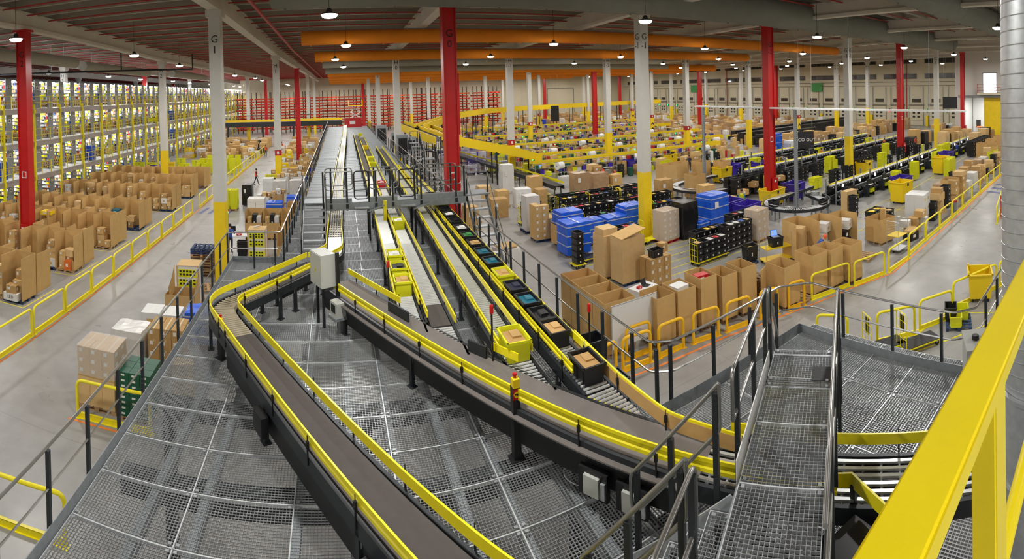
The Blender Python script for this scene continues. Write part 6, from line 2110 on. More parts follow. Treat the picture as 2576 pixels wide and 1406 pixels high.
WLT = MB().use('white').b2(-2.7, 2.7, -.12, .12, 1.42, 1.5).use('yellow_paint').b2(-2.7, 2.7, .12, .16, 1.42, 1.6).mesh('belt_top')
SHD = MB().use('shade_glow').lathe([(.001, .24), (.07, .22), (.09, 0), (.001, -.02)], n=8).mesh('light')
DSK = MB().use('dark_steel').b2(-.5, .5, -1.5, -.75, .8, .84).use('black').b2(-.3, .3, -1.2, -1.1, .95, 1.4).b2(-.4, .4, -1.45, -1.0, .84, .95).use('paper').b2(-.35, .35, -1.42, -1.2, .951, .96).use('tote_yellow').b2(-.3, .3, -1.5, -1.0, .35, .65).use('dark_steel').b2(-.48, -.42, -1.4, -.8, 0, .8).b2(.42, .48, -1.4, -.8, 0, .8).mesh('packing_desk')
for r, (y, x0, n) in enumerate(((21.2, 35.0, 7), (31.6, 36.5, 6), (37.6, 38, 6))):
    for i in range(n):
        o = thing('sorting_line', 'section of the %s sorting line of tilted black totes, %s from the loop' % (('lit front', 'middle', 'rear')[r], nth(i)), 'sorting line', (x0 + 5.45 * i, y, 0))
        ob('frame', FRM, o); q_ = ob('tote_row', SBM, o); q_['kind'] = 'stuff'
        ob('belt_top', WLT, o)
        for x in (-1.35, 1.35):
            ob('packing_desk', DSK, o, (x, 0, 0))
            if r == 0:
                ob('light', SHD, o, (x, -.25, 1.15))
# ------------------------------------------------------------------ goods along the duct-side aisle
q = random.Random(21)
stack('the blue-pallet stack right of the near loop', 30.2, 18.3, -.1, 2, 1, 4, .6, .55, .42, 'brown carton in the tower on the blue pallet', 2, group='carton tower on the blue pallet', base='pallet_blue')
for i in range(2):
    for l in range(5):
        tote('black tote on the blue pallet behind the carton tower, %s column %s layer' % (nth(i), nth(l)), 30.9 + i * .5, 18.95, .15 + l * .34, 0, 'tote_black', .46, .55, .33, None, 'black totes on the blue pallet')
for l in range(5):
    tote('black tote tower left of the carton tower, %s layer' % nth(l), 29.6, 17.6, .15 + l * .3, 0, 'tote_black', .5, .5, .3, None, 'black totes on the blue pallet')
carton('yellow open tray on the floor behind the white printed cartons', 24.6, 17.5, 0, .9, .6, .25, .2, None, None, 'tote_yellow')
stack('the white appliance carton block', 30.6, 13.2, .1, 2, 2, 3, .75, .65, .62, 'white appliance carton with printed pictures', mt='white', group='white appliance cartons')
for k, (x, y, z, w_, h, mt) in enumerate(((28.3, 12.6, 0, 1.0, .5, None), (28.6, 12.6, .5, .7, .45, None), (27.9, 12.9, .5, .45, .4, 'white'), (28.9, 12.3, .95, .6, .4, None), (27.2, 12.2, 0, .8, .5, 'black'), (27.2, 12.2, .5, 1.0, .12, None), (29.3, 12.3, 0, .5, .8, 'white'))):
    carton('%s in the mixed pile by the wire trolley, %s of the pile' % ({None: 'brown carton', 'white': 'white carton', 'black': 'black crate'}[mt], nth(k)), x, y, z, w_, .6, h, q.uniform(-.3, .3), None, 'mixed pile by the wire trolley', mt)
for i in range(4):
    for l in range(3):
        tote('black tote in the cluster behind the mixed pile, %s stack %s layer' % (nth(i), nth(l)), 27.6 + (i % 2) * .75, 14.3 + (i // 2) * .8, .1 + l * .42, .1, 'tote_black', .68, .6, .4, q.choice(FILLS) if l == 2 else None, 'black tote cluster behind the pile')
o = thing('wire_trolley', 'silver wire-sided trolley with a yellow shelf behind the long hoop', 'trolley', (25.1, 12.1, 0), -.1)
ob('base', MB().use('galv').b2(-.5, .5, -.4, .4, .15, .2).mesh('base'), o); ob('shelf', MB().use('bin_yellow').b2(-.48, .48, -.38, .38, .9, .93).mesh('shelf'), o)
m = MB().use('galv')
for s in (-1, 1):
    m.tube(fillet([(s * .5, -.38, .15), (s * .5, -.38, 1.75), (s * .5, .38, 1.75), (s * .5, .38, .15)], .08, 4), .016, 6)
    for zz in range(8):
        m.cyl((s * .5, -.38, 1.0 + zz * .09), (s * .5, .38, 1.0 + zz * .09), .006, 4)
ob('wire_sides', m.mesh('wire_sides'), o)['kind'] = 'stuff'
for sx in (-1, 1):
    ob('wheel', MB().use('black').cyl((sx * .4, -.03, .08), (sx * .4, .03, .08), .08, 10).mesh('wheel'), o)
wheelie('yellow wheeled bin in front of the purple bin on the lined floor', 35.3, 16.6, -.1, 'bin_yellow', 1.6, 1.2, 1.5)
wheelie('purple wheeled bin with a white notice behind the yellow bin', 37.0, 17.4, -.1, 'bin_purple', 1.6, 1.2, 1.5)
wheelie('yellow wheeled bin beside the nested totes farther up the duct-side aisle', 47.5, 17.9, -.1, 'bin_yellow', 1.6, 1.2, 1.6)
wheelie('purple wheeled bin behind the farther yellow bin', 50.2, 18.3, -.1, 'bin_purple', 1.6, 1.2, 1.7)
for k, (x, y, n, w_) in enumerate(((39.1, 18.9, 16, .9), (43.8, 19.2, 17, .9), (50.0, 19.4, 18, 1.0), (51.4, 19.2, 18, 1.0), (53.2, 20.0, 22, 1.0), (55.0, 20.0, 22, 1.0), (45.3, 16.3, 19, .9), (46.4, 16.4, 19, .9), (52.5, 13.9, 17, 1.1), (53.8, 13.9, 17, 1.1), (33.0, 28.0, 14, .9), (44.0, 28.6, 12, .9))):
    for l in range(n):
        tote('yellow nested tote, %s from the floor of the %s nested column' % (nth(l), nth(k)), x, y, .12 + l * .085, 0, 'tote_yellow', w_, .6, .3, None, 'nested yellow totes on the right', False)
tote('yellow upright tote left of the first nested column', 38.1, 18.6, .1, 0, 'tote_yellow', .9, .7, .95, None, None, False)
for k in range(26):
    x = 31.5 + (k // 2) * 1.75; y = 12.6 + (k % 2) * 1.05 + q.uniform(-.15, .15) + (x - 31) * .03
    if 33 < x < 36 and k % 2:
        continue
    r_ = q.random()
    lab = 'along the duct-side aisle, %s from the front, %s row' % (nth(k // 2), ('hoop-side', 'inner')[k % 2])
    if r_ < .3:
        for l in range(q.randint(2, 4)):
            tote('black tote %s, %s layer' % (lab, nth(l)), x, y, l * .42, .05, 'tote_black', .7, .6, .41, None, 'black totes along the duct-side aisle')
    elif r_ < .75:
        zt = 0
        for l in range(q.randint(2, 4)):
            hh = q.choice((.35, .5, .65))
            carton('brown carton %s, %s up' % (lab, nth(l)), x + q.uniform(-.1, .1), y, zt, q.uniform(.6, 1.1), .8, hh, q.uniform(-.2, .2), None, 'cartons along the duct-side aisle')
            zt += hh + .003
    else:
        wrapped('film-wrapped load ' + lab, x, y, 0, 1.1, .9, q.choice((1.0, 1.4)), q.choice(('shrink_brown', 'shrink_white')), 80 + k % 4, tapes=False, z=0)
o = thing('waste_bin', 'grey waste bin with a red lid by the duct-side aisle hoop', 'bin', (33.9, 11.75, 0))
ob('body', MB().use('galv_dull').lathe([(.2, .75), (.17, 0)], n=12).mesh('body', True), o); ob('lid', MB().use('red_paint').lathe([(.001, .9), (.18, .88), (.22, .75)], n=12).mesh('lid', True), o)
wheelie('yellow wheeled bin with a black lock, alone in the near duct-side aisle', 20.75, 6.05, .35, 'bin_yellow', 1.15, 1.0, 1.05)
pallet('dark pallet under the yellow totes by the near aisle hoops', 18.25, 6.2, 0, .35, 'pallet_blue')
for k, (a, b, mt) in enumerate(((-.33, 0, 'tote_yellow'), (.33, -.05, 'tote_yellow'), (.1, .35, 'tote_black'))):
    tote(('left yellow tote on the dark pallet by the near hoops', 'right yellow tote on the dark pallet by the near hoops', 'black tote at the back of the dark pallet by the near hoops')[k], 18.25 + a, 6.2 + b, PH, .35, mt, .62, .45, .42 + .1 * (k == 2))
for k, (x, y) in enumerate(((16.2, 7.0), (15.5, 8.0))):
    o = cart('yellow platform cart with a dark deck and curved end handle, %s of the pair' % ('right', 'left')[k], x, y, -.57, 1.5, .7, None, (1, 0)); ob('mat', MB().use('black').b2(-.74, .74, -.33, .33, .231, .25).mesh('mat'), o); ob('back_pad', MB().use('black').b2(-.72, -.7, -.14, .14, .8, 1.35).mesh('back_pad'), o)

# ------------------------------------------------------------------ floor left of the pack field, beyond the bridge
G1L = [(9.6, 34.8, 'shrink_white', .9, 1.0), (11.9, 35.6, 'card_b', 1.35, 1.3), (9.9, 38.2, 'shrink_white', 1.5, .9), (11.0, 39.2, 'shrink_white', 1.2, 1.0), (13.2, 38.6, 'card', 1.3, 1.0), (14.6, 37.6, 'white', 1.5, 1.3), (16.4, 38.0, 'card_b', 1.2, .9), (9.0, 33.0, 'card', 1.6, .9), (12.6, 41.5, 'card_c', 1.2, 1.2), (15.4, 43.5, 'white', 2.6, 1.1), (17.2, 41.2, 'card', 1.7, 1.2), (20.6, 39.0, 'shrink_brown', 2.0, 1.5), (22.8, 39.4, 'shrink_brown', 1.7, 1.6), (24.4, 39.2, 'card', 1.4, 1.0), (27.5, 31.5, 'card', 1.9, 1.3), (25.6, 33.4, 'card_b', 1.6, 1.3), (28.6, 36.8, 'card', 2.0, 1.6), (30.6, 37.4, 'card', 1.9, 1.5), (32.6, 36.4, 'card_c', 1.9, 1.4), (34.5, 35.4, 'card', 1.8, 1.3), (26.8, 29.4, 'card', 1.5, 1.2)]
for k, (x, y, mt, h, w_) in enumerate(G1L):
    lab = {'shrink_white': 'white wrapped', 'white': 'white', 'shrink_brown': 'film-wrapped brown'}.get(mt, 'brown cardboard')
    if mt in ('card', 'card_c') and h > 1.55 and x > 26:
        gaylord('cardboard pallet box behind the far roller loop, %s from the left' % nth(k - 13), x, y, q.uniform(-.2, .2), w_, 1.2, h, front=True)
    else:
        wrapped('%s load on the floor right of the bridge, %s from the handrail' % (lab, nth(k)), x, y, q.uniform(-.1, .1), w_, 1.0, h, mt, 90 + k % 6, .02, False, papers=k % 2)
    pallet('pallet under the %s load right of the bridge' % nth(k), x, y)
o = thing('roll_rack', 'black rack of goods trays behind the handrail at the foot of the bridge', 'rack', (6.6, 26.0, 0))
ob('frame', MB().use('dark_steel').b2(-.5, -.44, -.3, .3, 0, 2.0).b2(.44, .5, -.3, .3, 0, 2.0).mesh('frame'), o)
for l in range(6):
    ob('tray', MB().use(('card', 'paper', 'red_goods')[l % 3]).b2(-.42, .42, -.3, .3, .1 + l * .32, .28 + l * .32).mesh('tray'), o)
for i in range(24):
    x = 24.5 + (i % 6) * 1.15; y = 27.6 + (i // 6) * .8
    if i < 12:
        carton('brown carton in the loose heap inside the far roller loop, %s of the heap' % nth(i), x + q.uniform(-.2, .2) + 4.2, y + q.uniform(-.2, .2) + .6, (i % 3) * .42, .8, .6, .42, q.uniform(-.5, .5), None, 'loose heap by the far loop')
    else:
        for l in range(4):
            tote('black tote in the stacks by the red column, %s stack %s layer' % (nth(i - 12), nth(l)), x + 5.0, y - .5, .1 + l * .4, 0, 'tote_black', .75, .6, .39, None, 'black tote stacks by the red column')

# ------------------------------------------------------------------ overhead yellow conveyors
def chute(label, pts, w_=.9, h=.75, legs_=True):
    o = thing('overhead_conveyor', label, 'conveyor')
    P = [V(p) for p in pts]
    for s in (-1, 1):
        ob('side_panel', MB().use('bin_yellow').sweep(offs(P, s * w_ / 2), [(-.03, -h * .55), (.03, -h * .55), (.03, h * .45), (-.03, h * .45)]).mesh('side_panel'), o)
    ob('belt', MB().use('belt').sweep(P, [(-w_ / 2, -.04), (w_ / 2, -.04), (w_ / 2, 0), (-w_ / 2, 0)]).mesh('belt'), o)
    if legs_:
        for p, a in walk(P, 4.5, 1.0):
            for s in (-1, 1):
                ob('leg', MB().use('black').b2(-.06, .06, -.06, .06, -p.z, -.4).mesh('leg'), o, (p.x - sin(a) * s * w_ * .5, p.y + cos(a) * s * w_ * .5, p.z))
    return o
chute('long yellow overhead conveyor climbing towards the dock doors at the back', [(10.2, 60, 5.2), (19.7, 80, 5.5), (28, 90.4, 5.6), (38.4, 96, 5.6), (58, 100, 5.6), (76, 100, 5.6)], 1.2, .9)
chute('yellow overhead conveyor running beside the right of the walkway', [(9.3, 72, 5.0), (9.6, 57, 5.0), (10.4, 47.5, 4.7)], 1.5, .9)
chute('yellow overhead conveyor turning down into the packing field', [(10.4, 47.3, 4.6), (12.2, 47.4, 4.6), (18.5, 48.4, 3.0), (21, 48.8, 2.2)], 1.1, .9)
chute('second yellow overhead conveyor joining behind the red column', [(11.6, 66, 4.9), (11.9, 56, 4.8), (12.0, 48.5, 4.6)], 1.2, .9)
o = thing('belt_conveyor', 'low black belt conveyor with a yellow edge sloping past the packing field', 'conveyor')
P = [V((12.4, 71.5, 1.5)), V((15.4, 62, 1.5)), V((17.0, 51, 1.4)), V((18.3, 42, 1.2)), V((18.6, 38.8, 1.1))]
frame(o, P, .8, .35); belt(o, P, .8, 'black'); guide(o, offs(P, -.42), right=False, brackets=2.5, h=1.3)
for p, a in walk(P, 3.2, 1):
    ob('leg', MB().use('dark_steel').b2(-.35, -.28, -.04, .04, -p.z, 0).b2(.28, .35, -.04, .04, -p.z, 0).mesh('leg'), o, (p.x, p.y, p.z - .1), a + pi / 2)

# ------------------------------------------------------------------ packing field: lines of benches
BM = []
FIELD = ['card', 'card', 'card_b', 'card_c', 'tote_yellow', 'tote_yellow', 'tote_black', 'paper', 'card', 'bin_yellow', 'tote_green', 'bin_purple', 'shrink_white', 'black', 'card_c', 'red_goods', 'tote_black', 'card_b']
def bench_goods(seed):
    r = random.Random(seed)
    m = MB()
    for zz, n, d in ((.92, 7, .5), (1.5, 6, .35), (.05, 5, .6)):
        x = -1.4
        for i in range(n):
            w_ = r.uniform(.25, .5)
            h = r.uniform(.15, .45)
            m.use(r.choice(FIELD)).box((x + w_ / 2, r.uniform(-.25, .2), zz + h / 2), (w_, d * r.uniform(.6, 1), h), r.uniform(-.2, .2))
            x += w_ + r.uniform(0, .1)
            if x > 1.3:
                break
    return m.mesh('goods')
BG = [bench_goods(s) for s in range(7)]
BFR = MB().use('galv_dull')
for x in (-1.45, 1.45):
    BFR.b2(x - .03, x + .03, -.4, -.34, 0, 1.9).b2(x - .03, x + .03, .34, .4, 0, 1.9)
BFR.use('white').b2(-1.5, 1.5, -.45, .45, .87, .91).use('galv_dull').b2(-1.5, 1.5, -.2, .45, 1.46, 1.5).b2(-1.5, 1.5, .3, .36, 1.84, 1.9)
BFR = BFR.mesh('bench_frame')
SCN = MB().use('black').b2(-.2, .2, -.02, .02, 1.55, 1.85).use('screen_blue').b2(-.17, .17, -.024, -.02, 1.58, 1.82).mesh('screen')
GLP = MB().use('galv').cyl((0, 0, 1.9), (0, 0, 2.3), .015, 5).use('green_light').lathe([(.001, 2.42), (.06, 2.4), (.06, 2.3), (.001, 2.3)], n=8).mesh('status_light')
ROL = MB().use('white').cyl((-.42, 0, 0), (.42, 0, 0), .36, 16).use('card_b').cyl((-.425, 0, 0), (.425, 0, 0), .05, 8).mesh('film_roll', True)
RST = MB().use('tote_blue').b2(-.3, .3, -.08, .08, -.5, -.38).use('dark_steel').b2(-.03, .03, -.03, .03, -1.7, -.4).b2(-.45, .45, -.02, .02, -.06, .06).b2(-.3, .3, -.25, .25, -1.72, -1.68).mesh('stand')
LEGF = MB().use('dark_steel').b2(-.03, .03, -.3, -.24, -1.74, -.05).b2(-.03, .03, .24, .3, -1.74, -.05).mesh('leg')
LINES = [46.5, 52.0, 57.5, 63.0, 70.0, 77.0, 85.0, 94.0]
for r, y in enumerate(LINES):
    xa = 20.5 + r * .6
    xb = (46, 52, 56, 57, 60, 62, 64, 66)[r]
    n = int((xb - xa) / 3.3)
    if r not in (0, 1, 3, 5, 7):
        P = None
    else:
      o = thing('line_conveyor', 'yellow-sided conveyor down the packing field, %s from the front' % nth(r), 'conveyor', group='yellow conveyors of the packing field')
      P = [V((xa - 1, y + .9, 1.75)), V((xb, y + 1.3, 1.75))]
      for s in (-1, 1):
          ob('side_panel', MB().use('bin_yellow').sweep(offs(P, s * .35), [(-.03, -.25), (.03, -.25), (.03, .28), (-.03, .28)]).mesh('side_panel'), o)
      ob('belt', MB().use('belt').sweep(P, [(-.33, -.05), (.33, -.05), (.33, 0), (-.33, 0)]).mesh('belt'), o)
      for p, a in walk(P, 3.3, .5):
          ob('leg', LEGF, o, p)
    for i in range(n):
        x = xa + 3.3 * i + q.uniform(-.2, .2)
        b = thing('packing_bench', 'cluttered packing bench, %s from the left on the %s packing line' % (nth(i), nth(r)), 'bench', (x, y - .35, 0), 0, 'packing benches')
        ob('bench_frame', BFR, b); g = ob('goods', BG[(i * 3 + r) % 7], b); g['kind'] = 'stuff'
        if (i * 2 + r) % 3 == 0:
            ob('status_light', GLP, b, (q.choice((-1.4, 1.4)), .3, 0))
        if (i + r) % 4 == 0:
            ob('screen', SCN, b, (q.uniform(-.8, .8), 0, 0), q.uniform(-.5, .5))
        if r < 5 and (i + r) % 3 == 0:
            t = thing('film_roll_stand', 'big white air-cushion roll on its stand, %s bench of the %s packing line' % (nth(i), nth(r)), 'roll', (x + 1.0, y - 1.3, 1.72), q.uniform(-.5, .5), 'white air-cushion rolls')
            ob('film_roll', ROL, t); ob('stand', RST, t)
        kk = 3 if r < 4 else 2
        for c in range(kk):
            xx, yy = x + q.uniform(-1.5, 1.5), y - 2.3 + q.uniform(-.9, .5)
            u = q.random()
            where = 'by the %s bench of the %s packing line, %s stack' % (nth(i), nth(r), nth(c))
            if u < .3:
                for l in range(q.randint(2, 4)):
                    tote('yellow tote ' + where + ', %s up' % nth(l), xx, yy, l * .3, 0, 'tote_yellow', .62, .42, .3, None, 'yellow totes of the packing field', False)
            elif u < .42:
                for l in range(q.randint(2, 4)):
                    tote('black tote ' + where + ', %s up' % nth(l), xx, yy, l * .34, 0, 'tote_black', .62, .42, .34, None, 'black totes of the packing field')
            elif u < .5:
                tote('large green crate ' + where, xx, yy, 0, 0, 'tote_green', .9, .7, .9, None, 'green crates of the packing field', False)
            elif u < .57:
                wrapped('film-wrapped load ' + where, xx, yy, 0, 1.1, 1.0, q.choice((1.0, 1.5)), q.choice(('shrink_brown', 'shrink_white')), 100 + c, 0, False, 'wrapped loads of the packing field')
            else:
                zt = 0
                for l in range(q.randint(2, 3)):
                    hh = q.choice((.4, .5, .6))
                    carton('brown carton ' + where + ', %s up' % nth(l), xx, yy, zt, q.uniform(.7, 1.1), .8, hh, q.uniform(-.2, .2), None, 'cartons of the packing field')
                    zt += hh + .003
m = MB()
for k in range(900):                                                # loose clutter too small to tell apart
    x, y = q.uniform(19, 60), q.uniform(44, 99)
    if x < 19 + (y - 44) * .02 or (x > 48 and y < 49) or any(abs(x - gx(a, b)) < 1.0 and abs(y - b) < 1.0 for a in GX for b in GY):
        continue
    h = q.choice((.3, .4, .5, .9, 1.2, 1.5))
    m.use(q.choice(FIELD + ['card', 'card_c', 'paper', 'tote_yellow', 'shelf_grey'])).box((x, y, h / 2 + (.0 if h > .6 else q.choice((0, .5, .9)))), (q.uniform(.3, .8), q.uniform(.3, .6), h), q.uniform(-.3, .3))
for k in range(700):
    x, y = q.uniform(50, 92), q.uniform(60.5, 99)
    h = q.uniform(.6, 1.8)
    if any(abs(x - gx(a, b)) < 1.0 and abs(y - b) < 1.0 for a in GX for b in GY):
        continue
    m.use(q.choice(['card', 'card_b', 'card_c', 'shrink_brown', 'shrink_brown', 'shrink_white', 'card', 'paper', 'card_b'])).box((x, y, h / 2), (q.uniform(.6, 1.2), q.uniform(.6, 1.1), h), q.uniform(-.3, .3))
o = ob('field_clutter', m.mesh('field_clutter')); o['kind'] = 'stuff'; tag(o, 'loose clutter of small parcels and crates between the packing benches', 'parcels')
# purple roll cages at the left edge of the field
for k in range(10):
    x, y = 15.0 + (k % 5) * 1.3, 54.5 + (k // 5) * 9
    o = thing('roll_cage', 'purple-blue wire roll cage left of the packing field, %s of the %s file' % (nth(k % 5), ('near', 'far')[k // 5]), 'cage', (x + (k // 5) * -1, y, 0), .1, 'purple roll cages')
    if k == 0:
        m = MB().use('bin_purple')
        for i in range(9):
            m.b2(-.5 + i * .12, -.485 + i * .12, -.4, -.385, .2, 1.7).b2(-.5 + i * .12, -.485 + i * .12, .385, .4, .2, 1.7)
        for zz in (.2, .7, 1.2, 1.7):
            m.b2(-.5, .5, -.4, -.38, zz, zz + .03).b2(-.5, .5, .38, .4, zz, zz + .03).b2(-.5, -.48, -.4, .4, zz, zz + .03).b2(.48, .5, -.4, .4, zz, zz + .03)
        CG = m.mesh('wire_sides'); CB = MB().use('dark_steel').b2(-.5, .5, -.4, .4, .15, .2).b2(-.45, -.35, -.3, .3, 0, .15).b2(.35, .45, -.3, .3, 0, .15).mesh('base')
    ob('wire_sides', CG, o)['kind'] = 'stuff'; ob('base', CB, o)
    carton('parcel load inside the purple roll cage, %s of its %s file' % (nth(k % 5), ('near', 'far')[k // 5]), x + (k // 5) * -1, y, .21, .8, .65, q.uniform(.6, 1.2), .1, None, 'parcels in the roll cages', q.choice((None, 'tote_yellow', 'white')))
tote('green tote alone on the floor beyond the stairs', 13.0, 52.5, 0, 0, 'tote_green', .9, .7, .8, None, None, False)

# ------------------------------------------------------------------ fields of pallets towards the dock doors
m = MB()
for k in range(900):
    x, y = q.uniform(26, 93), q.uniform(99, 146)
    if (x < 50 and (y < 104 or y > 124)) or any(abs(x - gx(a, b)) < 1.0 and abs(y - b) < 1.0 for a in GX for b in GY):
        continue
    h = q.uniform(.5, 1.9)
    m.use(q.choice(('card', 'card_b', 'card_c', 'shrink_brown', 'shrink_white', 'shrink_brown', 'card', 'paper', 'red_goods' if q.random() < .2 else 'card', 'tote_blue' if q.random() < .2 else 'card_b', 'tote_yellow' if q.random() < .4 else 'card')))
    m.box((x, y, h / 2), (q.uniform(.7, 1.2), q.uniform(.7, 1.1), h), q.uniform(-.2, .2))
o = ob('distant_goods', m.mesh('distant_goods')); o['kind'] = 'stuff'; tag(o, 'dense field of brown parcels and pallets far away before the back wall', 'parcels')
for k in range(96):
    x, y = 66 + (k % 12) * 2.3, 62 + (k // 12) * 3.3
    mt = q.choice(('card', 'card_b', 'shrink_brown', 'shrink_brown', 'shrink_white'))
    wrapped('film-wrapped pallet in the field before the dock doors, %s across in the %s file' % (nth(k % 12), nth(k // 12)), x + q.uniform(-.3, .3), y, 0, 1.3, 1.1, q.choice((1.1, 1.5, 1.9)), mt, 110 + k % 6, 0, False, 'pallets before the dock doors')
for r, (y, x0, n) in enumerate(((57.5, 60, 14), (54.0, 58, 13), (49.5, 57, 6))):
    for i in range(n):
        x = x0 + i * 2.5
        o = thing('tote_block', 'long black block of stacked totes, %s of the %s row before the dock doors' % (nth(i), nth(r)), 'totes', (x, y, 0), 0, 'black tote blocks before the dock doors')
        if 'TBM' not in globals():
            mm = MB().use('tote_black')
            for a in range(5):
                for l in range(5):
                    mm.box((-1.0 + a * .5, 0, .2 + l * .36), (.47, 1.1, .34), 0, None, .94)
            TBM = mm.mesh('totes'); TBL = MB().use('dark_steel').b2(-1.25, 1.25, -.55, .55, 0.0, .03).mesh('base')
        ob('totes', TBM, o)['kind'] = 'stuff'; ob('base', TBL, o)
BR2 = 0
for k in range(34):
    x, y = 52 + (k % 17) * 2.4, 41.5 + (k // 17) * 3.2 + q.uniform(-.4, .4)
    if k % 3 == 2 and k < 17:
        for l in range(3):
            tote('large black crate before the brown cartons of the inbound area, %s file %s up' % (nth(k), nth(l)), x, y, l * .5, 0, 'tote_black', 1.1, .9, .5, None, 'large black crates of the inbound area')
    else:
        wrapped('tall brown carton load in the inbound area, %s from the left' % nth(k), x, y, q.uniform(-.1, .1), 1.4, 1.2, q.choice((1.6, 1.9, 2.2)), q.choice(('card', 'card_c', 'card', 'card_b', 'shrink_brown')), 120 + k % 5, .01, False, 'brown loads of the inbound area', papers=1)
        pallet('pallet under the %s brown load of the inbound area' % nth(k), x, y)
wrapped('tall bright blue wrapped load behind the hanging sign', 48.6, 40.3, 0, 1.5, 1.3, 3.0, 'wrap_blue', 130); wrapped('white plastic tub load right of the blue load by the sign', 51.0, 39.6, 0, 1.4, 1.3, 1.9, 'white', 131, tapes=False)
for k in range(40):
    x, y = 66 + (k % 10) * 1.9, 15 + (k // 10) * 4.8 + q.uniform(-.6, .6)
    if (y < 16 and x < 68) or (y < 29 and x > 76.5):
        continue
    mt = q.choice(('card', 'card_c', 'black', 'shrink_white', 'shrink_brown', 'card_b', 'shelf_grey'))
    wrapped('mixed pallet load in the far office corner, %s across in the %s rank' % (nth(k % 10), nth(k // 10)), x, y, q.uniform(-.2, .2), 1.5, 1.3, q.choice((1.4, 1.8, 2.3)), mt, 140 + k % 6, 0, False, 'loads of the far office corner')
for k in range(8):
    for l in range(3):
        tote('black tote on the pallets at the end of the duct-side aisle, %s stack %s up' % (nth(k), nth(l)), 59 + k * 1.0, 18.2, .15 + l * .6, 0, 'tote_black', .9, .9, .6, None, 'black totes at the end of the duct-side aisle')
for k in range(6):
    gaylord('brown cardboard pallet box behind the far hoops of the duct-side aisle, %s from the front' % nth(k), 54.5 + k * 2.0, 14.4 + (k % 2) * 1.6, .1, 1.6, 1.3, 2.0, front=True, z=.12, group='pallet boxes behind the far hoops')
# carts, bins and people in the sorting area
for k in range(36):
    x, y = 36 + (k % 12) * 2.4, (25.2, 28.4, 34.6)[k // 12] + q.uniform(-.5, .5)
    n = q.randint(3, 5)
    mt = 'tote_black' if k % 5 else 'tote_yellow'
    for i in range(2):
        for l in range(n):
            tote('%s tote stacked between the sorting lines, %s stack %s layer' % (mt[5:], nth(k * 2 + i), nth(l)), x + i * .65, y, .1 + l * .33, 0, mt, .6, .6, .32, None, 'totes between the sorting lines', mt == 'tote_black')
for k, (x, y, mt) in enumerate(((43.6, 24.6, 'bin_yellow'), (38.6, 34.0, 'bin_purple'), (41, 34.4, 'bin_yellow'), (35.6, 35.2, 'bin_purple'), (33.7, 34.6, 'bin_yellow'), (30.5, 45.2, 'bin_purple'), (36.0, 45.8, 'bin_yellow'))):
    wheelie('%s wheeled bin among the sorting lines, %s counted from the front' % (mt[4:], nth(k)), x, y, .1, mt, 1.7, 1.2, 1.3)
PP = [(1517, 463, 'in an orange vest and dark trousers facing the camera in the packing field', 'stand', 'vest_orange', 0.0, 'navy'), (1545, 468, 'half hidden in an orange vest beside the standing one', 'work', 'vest_orange', .6, 'navy'), (2200, 396, 'in an orange vest with back turned beside the sorting line', 'stand', 'vest_orange', 2.6, 'navy'), (2225, 380, 'in an orange vest leaning at the sorting line', 'work', 'vest_orange', -1.2, 'navy'), (2408, 394, 'in a blue shirt walking past the yellow totes', 'walk', None, 2.8, 'blue_goods'), (2432, 350, 'in an orange vest before the bright doorway', 'stand', 'vest_orange', 2.6, 'navy'), (2490, 357, 'in an orange vest near the yellow door', 'stand', 'vest_orange', 2.4, 'navy'), (2303, 375, 'in an orange vest and red cap at the end of the line', 'stand', 'vest_orange', .5, 'navy'), (2065, 410, 'in a red top seated low at the middle sorting line', 'work', None, .8, 'red_goods'), (1968, 430, 'in grey beside the red column', 'work', None, 1.0, 'shelf_grey'), (1978, 432, 'with long hair in pale blue beside the red column', 'work', None, 1.2, 'shrink_white'), (1735, 430, 'in dark blue at a packing bench before the steel post', 'work', None, 2.8, 'navy'), (2050, 300 + 40, 'in an orange vest among the inbound cartons', 'stand', 'vest_orange', 2.2, 'navy'), (2148, 350, 'in an orange vest behind the white column', 'stand', 'vest_orange', 2.0, 'navy'), (1380, 402, 'in a dark red top at the packing line', 'work', None, .4, 'band_red'), (1435, 398, 'in black at the packing line', 'work', None, .2, 'black'), (1905, 365, 'in an orange vest by the black crates', 'work', 'vest_orange', 1.2, 'navy')]
for px, py, lab, pose, vest, rz, shirt in PP:
    p = F(px, py)
    person('person ' + lab, p.x, p.y, rz, pose, shirt, 'navy', vest)
person('person in white pushing a yellow tote on the third tier walkway', XF - .6, 69.5, 1.5, 'work', 'white', 'navy', None, z=6.05)
tote('yellow tote pushed along the third tier walkway', XF - .6, 68.6, 6.3, 0, 'tote_yellow', 1.0, .7, .6)
o = thing('flood_light', 'dazzling white flood light on a bracket before the dock wall', 'lamp', (88.5, 104, 10.2))
ob('bracket', MB().use('dark_steel').b2(-.1, .1, -.1, .1, .15, 4.6).mesh('bracket'), o); ob('lens', MB().use('tube_glow').lathe([(.001, .15), (.3, .1), (.34, -.1), (.001, -.2)], n=10).mesh('lens'), o)
